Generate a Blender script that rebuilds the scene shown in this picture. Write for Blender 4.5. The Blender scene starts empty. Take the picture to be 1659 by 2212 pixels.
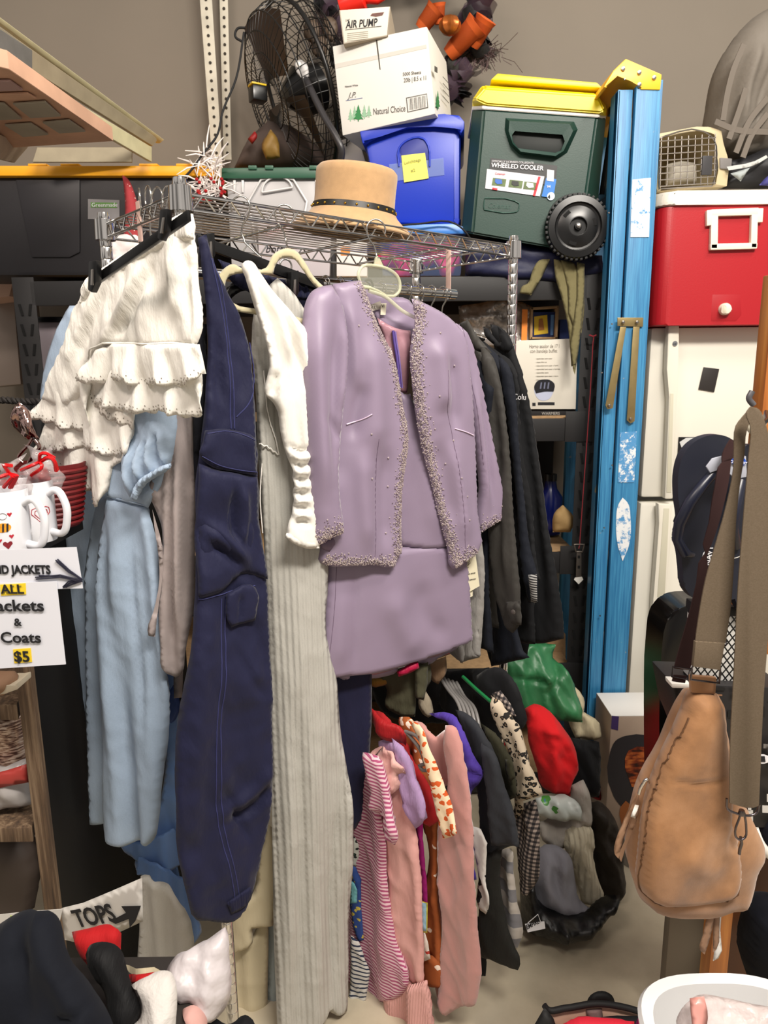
import bpy, bmesh, math, random
import numpy as np
from mathutils import Vector as V, Matrix, noise
from mathutils.geometry import delaunay_2d_cdt
sc = bpy.context.scene
COL = sc.collection
R_ = random.Random(7)
PI = math.pi
# ---------------------------------------------------------------- camera
F = 1533.0
_n = np.array([913 - 829.5, 8600 - 1106, F]); _n /= np.linalg.norm(_n)
AZ = -_n; AY = np.array([0, 0, 1.0]); AY = AY - AY.dot(AZ) * AZ; AY /= np.linalg.norm(AY); AX = np.cross(AY, AZ)
MW = np.array([AX, AY, AZ])
EYE = np.array([0, 0, 1.55])
cam = bpy.data.cameras.new('camera'); camo = bpy.data.objects.new('camera', cam); COL.objects.link(camo)
cam.sensor_fit = 'VERTICAL'; cam.sensor_height = 36; cam.lens = 36 * F / 2212; cam.clip_start = .05
_m = MW @ np.diag([1, -1, -1])
camo.matrix_world = Matrix([list(_m[0]) + [0], list(_m[1]) + [0], list(_m[2]) + [1.55], [0, 0, 0, 1]])
cam.dof.use_dof = True; cam.dof.focus_distance = 1.45; cam.dof.aperture_fstop = 6.5
sc.camera = camo
# ---------------------------------------------------------------- light
sc.view_settings.view_transform = 'Standard'; sc.view_settings.look = 'None'; sc.view_settings.gamma = 1
sc.view_settings.use_curve_mapping = False; sc.view_settings.exposure = 0.0
wd = bpy.data.worlds.new('world'); sc.world = wd; wd.use_nodes = True
_wt = wd.node_tree; _bg = _wt.nodes['Background']; _tc = _wt.nodes.new('ShaderNodeTexCoord'); _nz = _wt.nodes.new('ShaderNodeTexNoise'); _nz.inputs['Scale'].default_value = 2.6; _nz.inputs['Detail'].default_value = 1.0
_rp = _wt.nodes.new('ShaderNodeValToRGB'); _rp.color_ramp.elements[0].position = .42; _rp.color_ramp.elements[0].color = (.10, .09, .08, 1); _rp.color_ramp.elements[1].position = .56; _rp.color_ramp.elements[1].color = (.80, .74, .68, 1)
_wt.links.new(_tc.outputs['Generated'], _nz.inputs['Vector']); _wt.links.new(_nz.outputs[0], _rp.inputs[0]); _wt.links.new(_rp.outputs[0], _bg.inputs[0]); _bg.inputs[1].default_value = .72  # made-up bright and dark patches for the chrome to reflect
def area(name, loc, to, sx, sy, e, c):
    l = bpy.data.lights.new(name, 'AREA'); l.shape = 'RECTANGLE'; l.size = sx; l.size_y = sy; l.energy = e; l.color = c
    o = bpy.data.objects.new(name, l); COL.objects.link(o); o.location = loc
    o.rotation_euler = (V(to) - V(loc)).to_track_quat('-Z', 'Y').to_euler(); return o
area('overhead_area_light', (.85, -.25, 3.5), (.05, 1.7, .5), 1.3, .3, 128, (1, .93, .84))
area('overhead_area_light', (-1.3, -.1, 3.5), (-.3, 1.7, .6), 1.2, .35, 34, (1, .86, .76))  # fill light added at the upper left, no known fixture
area('overhead_area_light', (1.6, 1.0, 3.7), (.8, 2.0, .0), 1.2, .35, 36, (1, .93, .84))  # extra light added to brighten the floor and lower right, no known fixture
# ---------------------------------------------------------------- geometry helpers
def ray(px, py): return MW @ np.array([px - 829.5, py - 1106, F])
def W(px, py, y):
    d = ray(px, py); return V(EYE + d * (y / d[1]))
class PL:
    """a plane standing in the room: passes the point seen at (px,py) at distance y; yaw turns it, tilt leans it"""
    def __init__(s, px, py, y, yaw=0, tilt=0, roll=0):
        s.o = W(px, py, y); a = math.radians(yaw); b = math.radians(tilt); r = math.radians(roll)
        t = V((math.cos(a), math.sin(a), 0)); u = V((-math.sin(a) * math.sin(b), math.cos(a) * math.sin(b), math.cos(b)))
        s.t = t * math.cos(r) + u * math.sin(r); s.u = u * math.cos(r) - t * math.sin(r); s.n = s.t.cross(s.u)
    def w(s, px, py, off=0):
        d = V(ray(px, py)); e = V(EYE)
        k = (s.o + s.n * off - e).dot(s.n) / d.dot(s.n); return e + d * k
    def uv(s, px, py):
        q = s.w(px, py, 0) - s.o; return (q.dot(s.t), q.dot(s.u))
    def p(s, u, v, off=0): return s.o + s.t * u + s.u * v + s.n * off
    def off(s, d):
        q = PL.__new__(PL); q.o = s.o + s.n * d; q.t = s.t; q.u = s.u; q.n = s.n; return q
def chaikin(p, it, closed=True):
    """smooth an outline through its own points; sharp corners stay sharp"""
    P = [np.array(q, float) for q in p]; n = len(P)
    if n < 3 or it < 1: return [tuple(q) for q in P]
    k = 3 if it == 1 else 5; tin = [None] * n; tout = [None] * n
    for i in range(n):
        a = P[i - 1] if (i or closed) else None; b = P[(i + 1) % n] if (i < n - 1 or closed) else None
        if a is None or b is None: continue
        u = P[i] - a; v = b - P[i]; lu, lv = np.linalg.norm(u) + 1e-9, np.linalg.norm(v) + 1e-9; u = u / lu; v = v / lv
        if u.dot(v) > (.45 if closed else -.5): t = (u * lv + v * lu); t = t / (np.linalg.norm(t) + 1e-9); tin[i] = tout[i] = t
    o = []
    for i in range(n if closed else n - 1):
        a, b = P[i], P[(i + 1) % n]; L = np.linalg.norm(b - a); d = (b - a) / (L + 1e-9)
        ta = (d if tout[i] is None else tout[i]) * L; tb = (d if tin[(i + 1) % n] is None else tin[(i + 1) % n]) * L
        for j in range(k):
            s = j / k; o.append(tuple((2 * s**3 - 3 * s**2 + 1) * a + (s**3 - 2 * s**2 + s) * ta + (3 * s**2 - 2 * s**3) * b + (s**3 - s**2) * tb))
    if not closed: o.append(tuple(P[-1]))
    return o
def resamp(p, step, closed=True):
    o = []; n = len(p)
    for i in range(n if closed else n - 1):
        a = np.array(p[i]); b = np.array(p[(i + 1) % n]); L = np.linalg.norm(b - a); k = max(1, int(round(L / step)))
        for j in range(k): o.append(tuple(a + (b - a) * j / k))
    if not closed: o.append(tuple(p[-1]))
    return o
def scal(pts, w=22, amp=6, side=1):
    """scalloped version of an open px polyline"""
    P = [np.array(q, float) for q in resamp(pts, 2.0, False)]; o = []; L = 0
    for i in range(len(P)):
        j = min(i + 1, len(P) - 1); k = max(i - 1, 0); t = P[j] - P[k]; t /= (np.linalg.norm(t) + 1e-9)
        if i: L += np.linalg.norm(P[i] - P[i - 1])
        nn = np.array([-t[1], t[0]]) * side
        o.append(tuple(P[i] + nn * amp * abs(math.sin(PI * L / w))))
    return o
def mesh_obj(name, vs, fs, mat=None, parent=None, smooth=True, uvs=None):
    me = bpy.data.meshes.new(name); me.from_pydata([tuple(v) for v in vs], [], fs); me.update()
    o = bpy.data.objects.new(name, me); COL.objects.link(o)
    if mat: me.materials.append(mat)
    if smooth: me.polygons.foreach_set('use_smooth', [True] * len(me.polygons))
    if uvs is not None:
        l = me.uv_layers.new(name='UVMap'); idx = np.zeros(len(me.loops), int); me.loops.foreach_get('vertex_index', idx)
        l.data.foreach_set('uv', np.array(uvs)[idx].ravel())
    if parent: o.parent = parent
    return o
def bm_obj(name, bm, mat=None, parent=None, smooth=True, ang=35):
    bmesh.ops.recalc_face_normals(bm, faces=bm.faces)
    me = bpy.data.meshes.new(name); bm.to_mesh(me); bm.free()
    o = bpy.data.objects.new(name, me); COL.objects.link(o)
    if mat: me.materials.append(mat)
    if smooth:
        me.polygons.foreach_set('use_smooth', [True] * len(me.polygons))
        try: me.set_sharp_from_angle(angle=math.radians(ang))
        except Exception: pass
    if parent: o.parent = parent
    return o
ROOTS = []
def tag(o, label, cat, group=None, kind=None):
    o['label'] = label; o['category'] = cat
    if group: o['group'] = group
    if kind: o['kind'] = kind
    ROOTS.append(o); return o
def thing(name, label, cat, group=None):
    o = bpy.data.objects.new(name, None); COL.objects.link(o); o.empty_display_size = .03
    return tag(o, label, cat, group)
def struct(o, label=None):
    o['kind'] = 'structure'
    if label: o['label'] = label
    return o
def dup(root, off=(0, 0, 0), rz=0, label=None):
    def cp(o, par):
        c = o.copy(); COL.objects.link(c); c.parent = par
        for ch in [q for q in KIDS.get(o, [])]: cp(ch, c)
        return c
    KIDS = {}
    for q in list(COL.objects):
        if q.parent: KIDS.setdefault(q.parent, []).append(q)
    r = cp(root, None); r.location = V(root.location) + V(off)
    if rz: r.rotation_euler.z += rz
    if label: r['label'] = label
    return r
class Surf: pass
def seg_d(P, poly, closed=True):
    """distance of every P (n,2) to a polyline"""
    A = np.array(poly, float); B = np.roll(A, -1, 0) if closed else A[1:]; A = A if closed else A[:-1]
    out = np.full(len(P), 1e9)
    for i in range(0, len(P), 3000):
        q = P[i:i + 3000, None, :]; d = B - A; L = (d * d).sum(1) + 1e-12
        t = np.clip(((q - A) * d).sum(2) / L, 0, 1); r = q - (A + t[..., None] * d)
        out[i:i + 3000] = np.sqrt((r * r).sum(2)).min(1)
    return out
def seg_t(P, poly):
    """distance to an open polyline and the place along it (0..1)"""
    A = np.array(poly[:-1], float); B = np.array(poly[1:], float); d = B - A; l = np.sqrt((d * d).sum(1)); L = (d * d).sum(1) + 1e-12; cum = np.concatenate([[0], np.cumsum(l)])
    q = P[:, None, :]; t = np.clip(((q - A) * d).sum(2) / L, 0, 1); r = q - (A + t[..., None] * d); D = np.sqrt((r * r).sum(2)); k = D.argmin(1); i = np.arange(len(P))
    return D[i, k], (cum[k] + t[i, k] * l[k]) / (cum[-1] + 1e-9)
def n3(x, y, z): return noise.noise(V((x, y, z)))
TH = [1.0, .0]   # cloth thickness factor, crease depth
def ridge(x, y, z): return 1 - 2.2 * abs(n3(x, y, z))
def sheet(name, pts, pl, mat, parent=None, th=.012, edge=None, res=.009, folds=(), waves=(), fl=.3, nz=(), sm=1, back=1.0, seed=0, curl=0, bulge=0):
    if TH[0] < 1: edge = edge or th * 1.3; edge = edge if th >= .028 else min(edge, .013); th *= TH[0]
    px = chaikin(pts, sm) if sm else list(pts)
    B = [pl.uv(*q) for q in px]; B = resamp(B, res)
    Bn = np.array(B); lo = Bn.min(0); hi = Bn.max(0); edge = edge or th * 1.6
    xs = np.arange(lo[0] + res * .5, hi[0], res); ys = np.arange(lo[1] + res * .5, hi[1], res * .9)
    G = np.array([(x + (res * .5 if j % 2 else 0), y) for j, y in enumerate(ys) for x in xs]) if len(xs) and len(ys) else np.zeros((0, 2))
    # inside test
    if len(G):
        ins = np.zeros(len(G), bool); A = Bn; C = np.roll(Bn, -1, 0)
        for a, c in zip(A, C):
            if a[1] == c[1]: continue
            m = ((a[1] > G[:, 1]) != (c[1] > G[:, 1])) & (G[:, 0] < (c[0] - a[0]) * (G[:, 1] - a[1]) / (c[1] - a[1]) + a[0]); ins ^= m
        G = G[ins]
        if len(G): G = G[seg_d(G, B) > res * .55]
    allv = [V(q) for q in B] + [V(q) for q in G]
    vo, eo, fo, _, _, _ = delaunay_2d_cdt(allv, [], [list(range(len(B)))], 1, 1e-6)
    P = np.array([(v.x, v.y) for v in vo]); d = seg_d(P, B)
    t = np.clip(d / edge, 0, 1); h = th * np.sqrt(np.clip(1 - (1 - t) ** 2, 0, 1))
    if bulge: h = h + bulge * (1 - np.exp(-d / (edge * 2.2)))
    m = np.zeros(len(P)); top = hi[1]; hgt = max(hi[1] - lo[1], 1e-3); uc = (lo[0] + hi[0]) / 2
    for k, wv in enumerate(waves):
        lam, amp, tf = wv[:3]
        for i, (u, v) in enumerate(P):
            f = (top - v) / hgt; g = 1 + fl * f
            uu = (u - uc) / g; ph = 1.6 * n3(v * 2.2, seed + k * 3.1, 1.7) + 2.2 * n3(uu * 5, seed + k + 9.2, v * 1.1)
            m[i] += amp * (tf + (1 - tf) * f) * math.sin(2 * PI * uu / lam + ph + seed + k) * (.75 + .6 * n3(uu * 7, v * 1.5, seed + 4.4))
    for k, z in enumerate(nz):
        amp, su, sv = z[:3]; s2 = seed * 3.3 + k * 7.7
        for i, (u, v) in enumerate(P):
            m[i] += amp * n3(u * su + s2, v * sv, s2) * 1.6
    if TH[1] and th > .003:
        ca = TH[1]
        for i, (u, v) in enumerate(P):
            wx = u + .03 * n3(u * 8, v * 5, seed + 3.3); wy = v + .05 * n3(u * 6 + 7, v * 4, seed)
            m[i] += ca * (.8 * max(0, ridge(wx * 11, wy * 3.6, seed * 1.7 + .3)) ** 2 + .45 * max(0, ridge(wx * 24 + wy * 9, wy * 11, seed + 5.1)) ** 2)
    for fd in folds:
        amp, w, line = fd[:3]
        q = [pl.uv(*a) for a in chaikin(line, 2, False)]
        dd, tt = seg_t(P, q); e = np.clip(np.minimum(tt, 1 - tt) / .28, 0, 1); e = .15 + .85 * e * e * (3 - 2 * e)
        m += amp * np.exp(-(dd / w) ** 2) * e
    if curl: m += curl * ((P[:, 0] - uc) / max(hi[0] - lo[0], 1e-3) * 2) ** 2
    bd = d < 1e-5; n = len(P)
    vs = []; uv = []
    for i in range(n): vs.append(pl.p(P[i, 0], P[i, 1], m[i] + (0 if bd[i] else h[i]))); uv.append(tuple(P[i]))
    bi = {}
    for i in range(n):
        if bd[i]: bi[i] = i
        else: bi[i] = len(vs); vs.append(pl.p(P[i, 0], P[i, 1], m[i] - h[i] * back)); uv.append(tuple(P[i]))
    fs = []
    for f in fo:
        a = P[f[0]]; b = P[f[1]]; c = P[f[2]]
        cr = (b[0] - a[0]) * (c[1] - a[1]) - (b[1] - a[1]) * (c[0] - a[0])
        if abs(cr) < 1e-12: continue
        f = list(f) if cr > 0 else list(f)[::-1]
        fs.append(f); g = [bi[i] for i in f][::-1]
        if not all(bd[i] for i in f): fs.append(g)
        else: fs.append(g) if False else None
    fs = [f for f in fs if f]
    o = mesh_obj(name, vs, fs, mat, parent, True, uv)
    S = Surf(); S.o = o; S.pl = pl; S.P = P; S.h = m + np.where(bd, 0, h); S.B = B
    def at(px, py, off=0):
        u, v = pl.uv(px, py); return atuv(u, v, off)
    def atuv(u, v, off=0):
        dd = (P[:, 0] - u) ** 2 + (P[:, 1] - v) ** 2; k = np.argpartition(dd, 3)[:4]; w = 1 / (dd[k] + 1e-7)
        return pl.p(u, v, float((S.h[k] * w).sum() / w.sum()) + off)
    S.at = at; S.atuv = atuv
    return S
def tube(name, pts, r, mat, parent=None, n=8, closed=False, bm=None):
    own = bm is None
    if own: bm = bmesh.new()
    P = [V(p) for p in pts]; N = len(P); rr = r if isinstance(r, (list, tuple)) else [r] * N
    T = []
    for i in range(N):
        a = P[i - 1] if (i or closed) else P[0]; b = P[(i + 1) % N] if (i < N - 1 or closed) else P[-1]
        t = b - a; T.append(t.normalized() if t.length > 1e-9 else V((0, 0, 1)))
    up = T[0].orthogonal().normalized(); rings = []
    for i in range(N):
        up = up - T[i] * up.dot(T[i]); up = up.normalized() if up.length > 1e-6 else T[i].orthogonal().normalized(); sd = T[i].cross(up)
        rings.append([bm.verts.new(P[i] + (up * math.cos(2 * PI * k / n) + sd * math.sin(2 * PI * k / n)) * rr[i]) for k in range(n)])
    for i in range(N if closed else N - 1):
        a, b = rings[i], rings[(i + 1) % N]
        for k in range(n): bm.faces.new((a[k], a[(k + 1) % n], b[(k + 1) % n], b[k]))
    if not closed: bm.faces.new(rings[0][::-1]); bm.faces.new(rings[-1])
    if own: return bm_obj(name, bm, mat, parent, True, 50)
def smooth3(pts, it=2, closed=False): return [V(q) for q in chaikin([tuple(p) for p in pts], it, closed)]
def prism(bm, front, dirv, bev=0, seg=2, taper=1.0):
    """front polygon (world pts) pushed back along dirv, bevelled"""
    fr = [V(p) for p in front]; c = sum(fr, V()) / len(fr); d = V(dirv)
    a = [bm.verts.new(p) for p in fr]; b = [bm.verts.new(c + (p - c) * taper + d) for p in fr]; n = len(a)
    fs = [bm.faces.new(a), bm.faces.new(b[::-1])] + [bm.faces.new((a[i], b[i], b[(i + 1) % n], a[(i + 1) % n])) for i in range(n)]
    if bev:
        es = list({e for f in fs for e in f.edges})
        bmesh.ops.bevel(bm, geom=es, offset=bev, segments=seg, affect='EDGES', profile=.6)
def slab(name, pts, pl, depth, mat, parent=None, bev=.004, sm=0, off=0, seg=2, taper=1.0):
    px = chaikin(pts, sm) if sm else pts
    bm = bmesh.new(); prism(bm, [pl.w(q[0], q[1], off) for q in px], pl.n * -depth, bev, seg, taper)
    return bm_obj(name, bm, mat, parent)
def card(name, pts, pl, mat, parent=None, off=.001, th=.0008, sm=0): return slab(name, pts, pl, th, mat, parent, 0, sm, off)
def box(name, c, s, mat, parent=None, bev=.004, rot=None, bm=None):
    own = bm is None
    if own: bm = bmesh.new()
    M = (rot or Matrix.Identity(3)); c = V(c); hx, hy, hz = s[0] / 2, s[1] / 2, s[2] / 2
    prism(bm, [c + M @ V(q) for q in ((-hx, -hy, -hz), (hx, -hy, -hz), (hx, -hy, hz), (-hx, -hy, hz))], M @ V((0, s[1], 0)), bev)
    if own: return bm_obj(name, bm, mat, parent)
def lathe(name, prof, c, mat, parent=None, rot=None, n=28, ex=1.0, bm=None):
    own = bm is None
    if own: bm = bmesh.new()
    M = rot or Matrix.Identity(3); c = V(c); rings = []
    for r, z in prof: rings.append([bm.verts.new(c + M @ V((max(r, 1e-5) * math.cos(2 * PI * k / n) * ex, max(r, 1e-5) * math.sin(2 * PI * k / n), z))) for k in range(n)])
    for a, b in zip(rings, rings[1:]):
        for k in range(n): bm.faces.new((a[k], a[(k + 1) % n], b[(k + 1) % n], b[k]))
    bm.faces.new(rings[0][::-1]); bm.faces.new(rings[-1])
    if own: return bm_obj(name, bm, mat, parent, True, 40)
def text(name, s, pl, px, py, h, mat, parent=None, off=.0016, bold=0, wid=1.0, rot=0, shear=0, align='LEFT'):
    """lettering lying on plane pl, cap height h metres, baseline start seen at (px,py)"""
    cu = bpy.data.curves.new(name, 'FONT'); cu.body = s; cu.size = h / .70; cu.offset = bold * h; cu.extrude = .0003; cu.shear = shear; cu.align_x = align
    cu.resolution_u = 3
    to = bpy.data.objects.new(name, cu); COL.objects.link(to)
    dg = bpy.context.evaluated_depsgraph_get(); me = bpy.data.meshes.new_from_object(to.evaluated_get(dg)); me.name = name
    COL.objects.unlink(to); bpy.data.objects.remove(to)
    o0 = pl.w(px, py, off); a = math.radians(rot); t = pl.t * math.cos(a) + pl.u * math.sin(a); u = pl.u * math.cos(a) - pl.t * math.sin(a)
    for v in me.vertices: c = v.co.copy(); v.co = o0 + t * (c.x * wid) + u * c.y + pl.n * c.z
    me.materials.clear(); me.materials.append(mat)
    o = bpy.data.objects.new(name, me); COL.objects.link(o)
    if parent: o.parent = parent
    return o
def axis_rot(z):
    z = V(z).normalized(); x = z.orthogonal().normalized(); y = z.cross(x)
    return Matrix((x, y, z)).transposed()
def Rz(d): return Matrix.Rotation(math.radians(d), 3, 'Z')
# ---------------------------------------------------------------- materials
def lin(h):
    h = h.lstrip('#'); c = [int(h[i:i + 2], 16) / 255 for i in (0, 2, 4)]
    return tuple(x / 12.92 if x < .04045 else ((x + .055) / 1.055) ** 2.4 for x in c) + (1,)
MC = {}
class NT:
    def __init__(s, name):
        s.m = bpy.data.materials.new(name); s.m.use_nodes = True; s.t = s.m.node_tree; s.b = s.t.nodes['Principled BSDF']
    def n(s, typ, **k):
        o = s.t.nodes.new(typ)
        for a, v in k.items():
            if a.startswith('_'): o.inputs[a[1:].replace('_', ' ')].default_value = v
            else: setattr(o, a, v)
        return o
    def l(s, a, b): s.t.links.new(a, b)
    def coord(s, uv, scale=(1, 1, 1), rot=0):
        c = s.n('ShaderNodeTexCoord'); m = s.n('ShaderNodeMapping'); m.inputs['Scale'].default_value = scale; m.inputs['Rotation'].default_value[2] = rot
        s.l(c.outputs['UV' if uv else 'Object'], m.inputs['Vector']); return m.outputs[0]
    def ramp(s, fac, stops, interp='LINEAR'):
        r = s.n('ShaderNodeValToRGB'); r.color_ramp.interpolation = interp; e = r.color_ramp.elements
        while len(e) > 1: e.remove(e[0])
        e[0].position = stops[0][0]; e[0].color = lin(stops[0][1])
        for p, c in stops[1:]: q = e.new(p); q.color = lin(c)
        s.l(fac, r.inputs[0]); return r.outputs[0]
    def mix(s, fac, a, b, mode='MIX'):
        m = s.n('ShaderNodeMix', data_type='RGBA', blend_type=mode)
        for i, x in ((0, fac), (6, a), (7, b)):
            if hasattr(x, 'is_linked') or hasattr(x, 'links'): s.l(x, m.inputs[i])
            else: m.inputs[i].default_value = x
        return m.outputs[2]
    def bump(s, h, st, dist=.002, prev=None):
        b = s.n('ShaderNodeBump'); b.inputs['Strength'].default_value = st; b.inputs['Distance'].default_value = dist; s.l(h, b.inputs['Height'])
        if prev is not None: s.l(prev, b.inputs['Normal'])
        s.l(b.outputs[0], s.b.inputs['Normal']); return b.outputs[0]
def P_(name, hexc, rough=.5, metal=0, var=.0, vs=8, bump=0, bs=200, spec=None, alpha=1, trans=0, coat=0, sheen=0, uv=False, bd=.001):
    k = ('P', name, hexc, rough, metal, var, vs, bump, bs, alpha, trans)
    if k in MC: return MC[k]
    t = NT(name); b = t.b; b.inputs['Base Color'].default_value = lin(hexc); b.inputs['Roughness'].default_value = rough; b.inputs['Metallic'].default_value = metal
    if spec is not None: b.inputs['Specular IOR Level'].default_value = spec
    b.inputs['Alpha'].default_value = alpha; b.inputs['Transmission Weight'].default_value = trans; b.inputs['Coat Weight'].default_value = coat
    if sheen: b.inputs['Sheen Weight'].default_value = sheen; b.inputs['Sheen Roughness'].default_value = .5
    v = t.coord(uv)
    if var:
        n = t.n('ShaderNodeTexNoise', _Scale=vs, _Detail=5.0); t.l(v, n.inputs['Vector'])
        c = lin(hexc); a = tuple(x * (1 - var) for x in c[:3]) + (1,); d = tuple(min(1, x * (1 + var)) for x in c[:3]) + (1,)
        mr = t.n('ShaderNodeMapRange'); mr.inputs['From Min'].default_value = .3; mr.inputs['From Max'].default_value = .7; t.l(n.outputs[0], mr.inputs[0])
        t.l(t.mix(mr.outputs[0], a, d), b.inputs['Base Color'])
    if bump:
        n = t.n('ShaderNodeTexNoise', _Scale=bs, _Detail=3.0); t.l(v, n.inputs['Vector']); t.bump(n.outputs[0], bump, bd)
    MC[k] = t.m; return t.m
def fab(name, hexc, rough=.85, var=.06, weave=900, wb=.25, wr=.55, wrs=(60, 14, 1), sheen=.04, rib=0, ribd=.0015, heather=0):
    """woven or knitted cloth: fine weave bump, soft wrinkles stretched along the drop, faint tonal variation"""
    t = NT(name); b = t.b; b.inputs['Roughness'].default_value = rough; b.inputs['Sheen Weight'].default_value = sheen; b.inputs['Specular IOR Level'].default_value = .25
    v = t.coord(True); c = lin(hexc)
    n = t.n('ShaderNodeTexNoise', _Scale=14.0, _Detail=4.0); t.l(v, n.inputs['Vector'])
    a = tuple(x * (1 - var) for x in c[:3]) + (1,); d = tuple(min(1, x * (1 + var)) for x in c[:3]) + (1,)
    col = t.mix(n.outputs[0], a, d)
    if heather:
        v2 = t.coord(True, (250, 900, 1)); n2 = t.n('ShaderNodeTexNoise', _Scale=1.0, _Detail=3.0); t.l(v2, n2.inputs['Vector'])
        col = t.mix(n2.outputs[0], tuple(x * (1 - heather) for x in c[:3]) + (1,), tuple(min(1, x * (1 + heather)) for x in c[:3]) + (1,))
    t.l(col, b.inputs['Base Color'])
    v3 = t.coord(True, wrs); n3_ = t.n('ShaderNodeTexNoise', _Scale=1.0, _Detail=4.0, _Roughness=.6); t.l(v3, n3_.inputs['Vector'])
    pr = t.bump(n3_.outputs[0], wr, .008)
    if rib:
        w = t.n('ShaderNodeTexWave', wave_type='BANDS', bands_direction='X'); w.inputs['Scale'].default_value = rib; w.inputs['Distortion'].default_value = .6; w.inputs['Detail Scale'].default_value = 3
        t.l(v, w.inputs['Vector']); pr = t.bump(w.outputs[0], .8, ribd, pr)
    n4 = t.n('ShaderNodeTexNoise', _Scale=float(weave), _Detail=2.0); t.l(v, n4.inputs['Vector']); t.bump(n4.outputs[0], wb, .0006, pr)
    return t.m
def stripes(name, c1, c2, period, axis=1, duty=.5, warp=.004, rough=.85):
    t = NT(name); b = t.b; b.inputs['Roughness'].default_value = rough; b.inputs['Sheen Weight'].default_value = .1
    v = t.coord(True); s = t.n('ShaderNodeSeparateXYZ'); t.l(v, s.inputs[0])
    n = t.n('ShaderNodeTexNoise', _Scale=9.0, _Detail=2.0); t.l(v, n.inputs['Vector'])
    m = t.n('ShaderNodeMath', operation='MULTIPLY_ADD'); t.l(n.outputs[0], m.inputs[0]); m.inputs[1].default_value = warp * 4; t.l(s.outputs[axis], m.inputs[2])
    d = t.n('ShaderNodeMath', operation='DIVIDE'); t.l(m.outputs[0], d.inputs[0]); d.inputs[1].default_value = period
    f = t.n('ShaderNodeMath', operation='FRACT'); t.l(d.outputs[0], f.inputs[0])
    t.l(t.ramp(f.outputs[0], [(0, c1), (duty, c2)], 'CONSTANT'), b.inputs['Base Color']); return t.m
def gingham(name, c1, c2, c3, period):
    t = NT(name); b = t.b; b.inputs['Roughness'].default_value = .85
    v = t.coord(True, rot=.1); s = t.n('ShaderNodeSeparateXYZ'); t.l(v, s.inputs[0]); o = []
    for a in (0, 1):
        d = t.n('ShaderNodeMath', operation='DIVIDE'); t.l(s.outputs[a], d.inputs[0]); d.inputs[1].default_value = period
        f = t.n('ShaderNodeMath', operation='FRACT'); t.l(d.outputs[0], f.inputs[0]); g = t.n('ShaderNodeMath', operation='GREATER_THAN'); t.l(f.outputs[0], g.inputs[0]); g.inputs[1].default_value = .5; o.append(g)
    ad = t.n('ShaderNodeMath', operation='ADD'); t.l(o[0].outputs[0], ad.inputs[0]); t.l(o[1].outputs[0], ad.inputs[1])
    h = t.n('ShaderNodeMath', operation='MULTIPLY'); t.l(ad.outputs[0], h.inputs[0]); h.inputs[1].default_value = .5
    t.l(t.ramp(h.outputs[0], [(0, c1), (.4, c2), (.8, c3)], 'CONSTANT'), b.inputs['Base Color']); return t.m
def spots(name, base, spot, scale, thr, center=None, thr2=0, rnd=1.0, uv=True, rough=.85, warp=0):
    """scattered motifs: voronoi cells; optional inner colour (leopard, blossoms)"""
    t = NT(name); b = t.b; b.inputs['Roughness'].default_value = rough
    v = t.coord(uv)
    if warp:
        n = t.n('ShaderNodeTexNoise', _Scale=scale * 1.3, _Detail=2.0); t.l(v, n.inputs['Vector'])
        mx = t.n('ShaderNodeMix', data_type='RGBA', blend_type='LINEAR_LIGHT'); mx.inputs[0].default_value = warp * 1.6 / scale; t.l(v, mx.inputs[6]); t.l(n.outputs[1], mx.inputs[7]); v = mx.outputs[2]
    vo = t.n('ShaderNodeTexVoronoi', _Scale=float(scale), _Randomness=rnd); t.l(v, vo.inputs['Vector'])
    st = [(0, center), (thr2, spot), (thr, base)] if center else [(0, spot), (thr, base)]
    t.l(t.ramp(vo.outputs[0], st, 'CONSTANT'), b.inputs['Base Color']); return t.m
def glass(name, c='#ffffff', alpha=.3, rough=.08):
    return P_(name, c, rough, alpha=alpha, spec=.6)
chrome = P_('chrome', '#d8d6d4', .14, 1); chrome_d = P_('worn_chrome', '#a8a29c', .25, 1)
black_pl = P_('black_plastic', '#0c0c0d', .28); black_m = P_('black_matte', '#0e0e10', .7)
steel_b = P_('black_powder_steel', '#1c1b1c', .55, 0, bump=.35, bs=500, bd=.0006)
wht_pl = P_('white_plastic', '#e9e6df', .35); paper = P_('white_paper', '#e8e8ec', .8); ink = P_('black_ink', '#15151a', .7)
yel_hl = P_('highlighter_yellow', '#f3d22c', .8); dirty_w = P_('white_painted_steel', '#cfc9b8', .5, var=.1, vs=20)
# ================================================================ the room
struct(box('floor', (0, .9, -.02), (8, 6, .04), None, bev=0))
fm = NT('worn_concrete'); v = fm.coord(False); n = fm.n('ShaderNodeTexNoise', _Scale=2.2, _Detail=9.0, _Roughness=.62); fm.l(v, n.inputs[0])
fm.l(fm.ramp(n.outputs[0], [(.3, '#a39883'), (.5, '#bdb29b'), (.68, '#cbc1ac')]), fm.b.inputs['Base Color']); fm.b.inputs['Roughness'].default_value = .55
n = fm.n('ShaderNodeTexNoise', _Scale=60.0, _Detail=5.0); fm.l(v, n.inputs[0]); fm.bump(n.outputs[0], .12, .002)
bpy.data.objects['floor'].data.materials.append(fm.m)
wallm = P_('taupe_wall_paint', '#7f766a', .75, var=.03, vs=3, bump=.08, bs=150)
struct(box('wall_back', (0, 3.1, 2.2), (8, .1, 4.4), wallm, bev=0))
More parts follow.
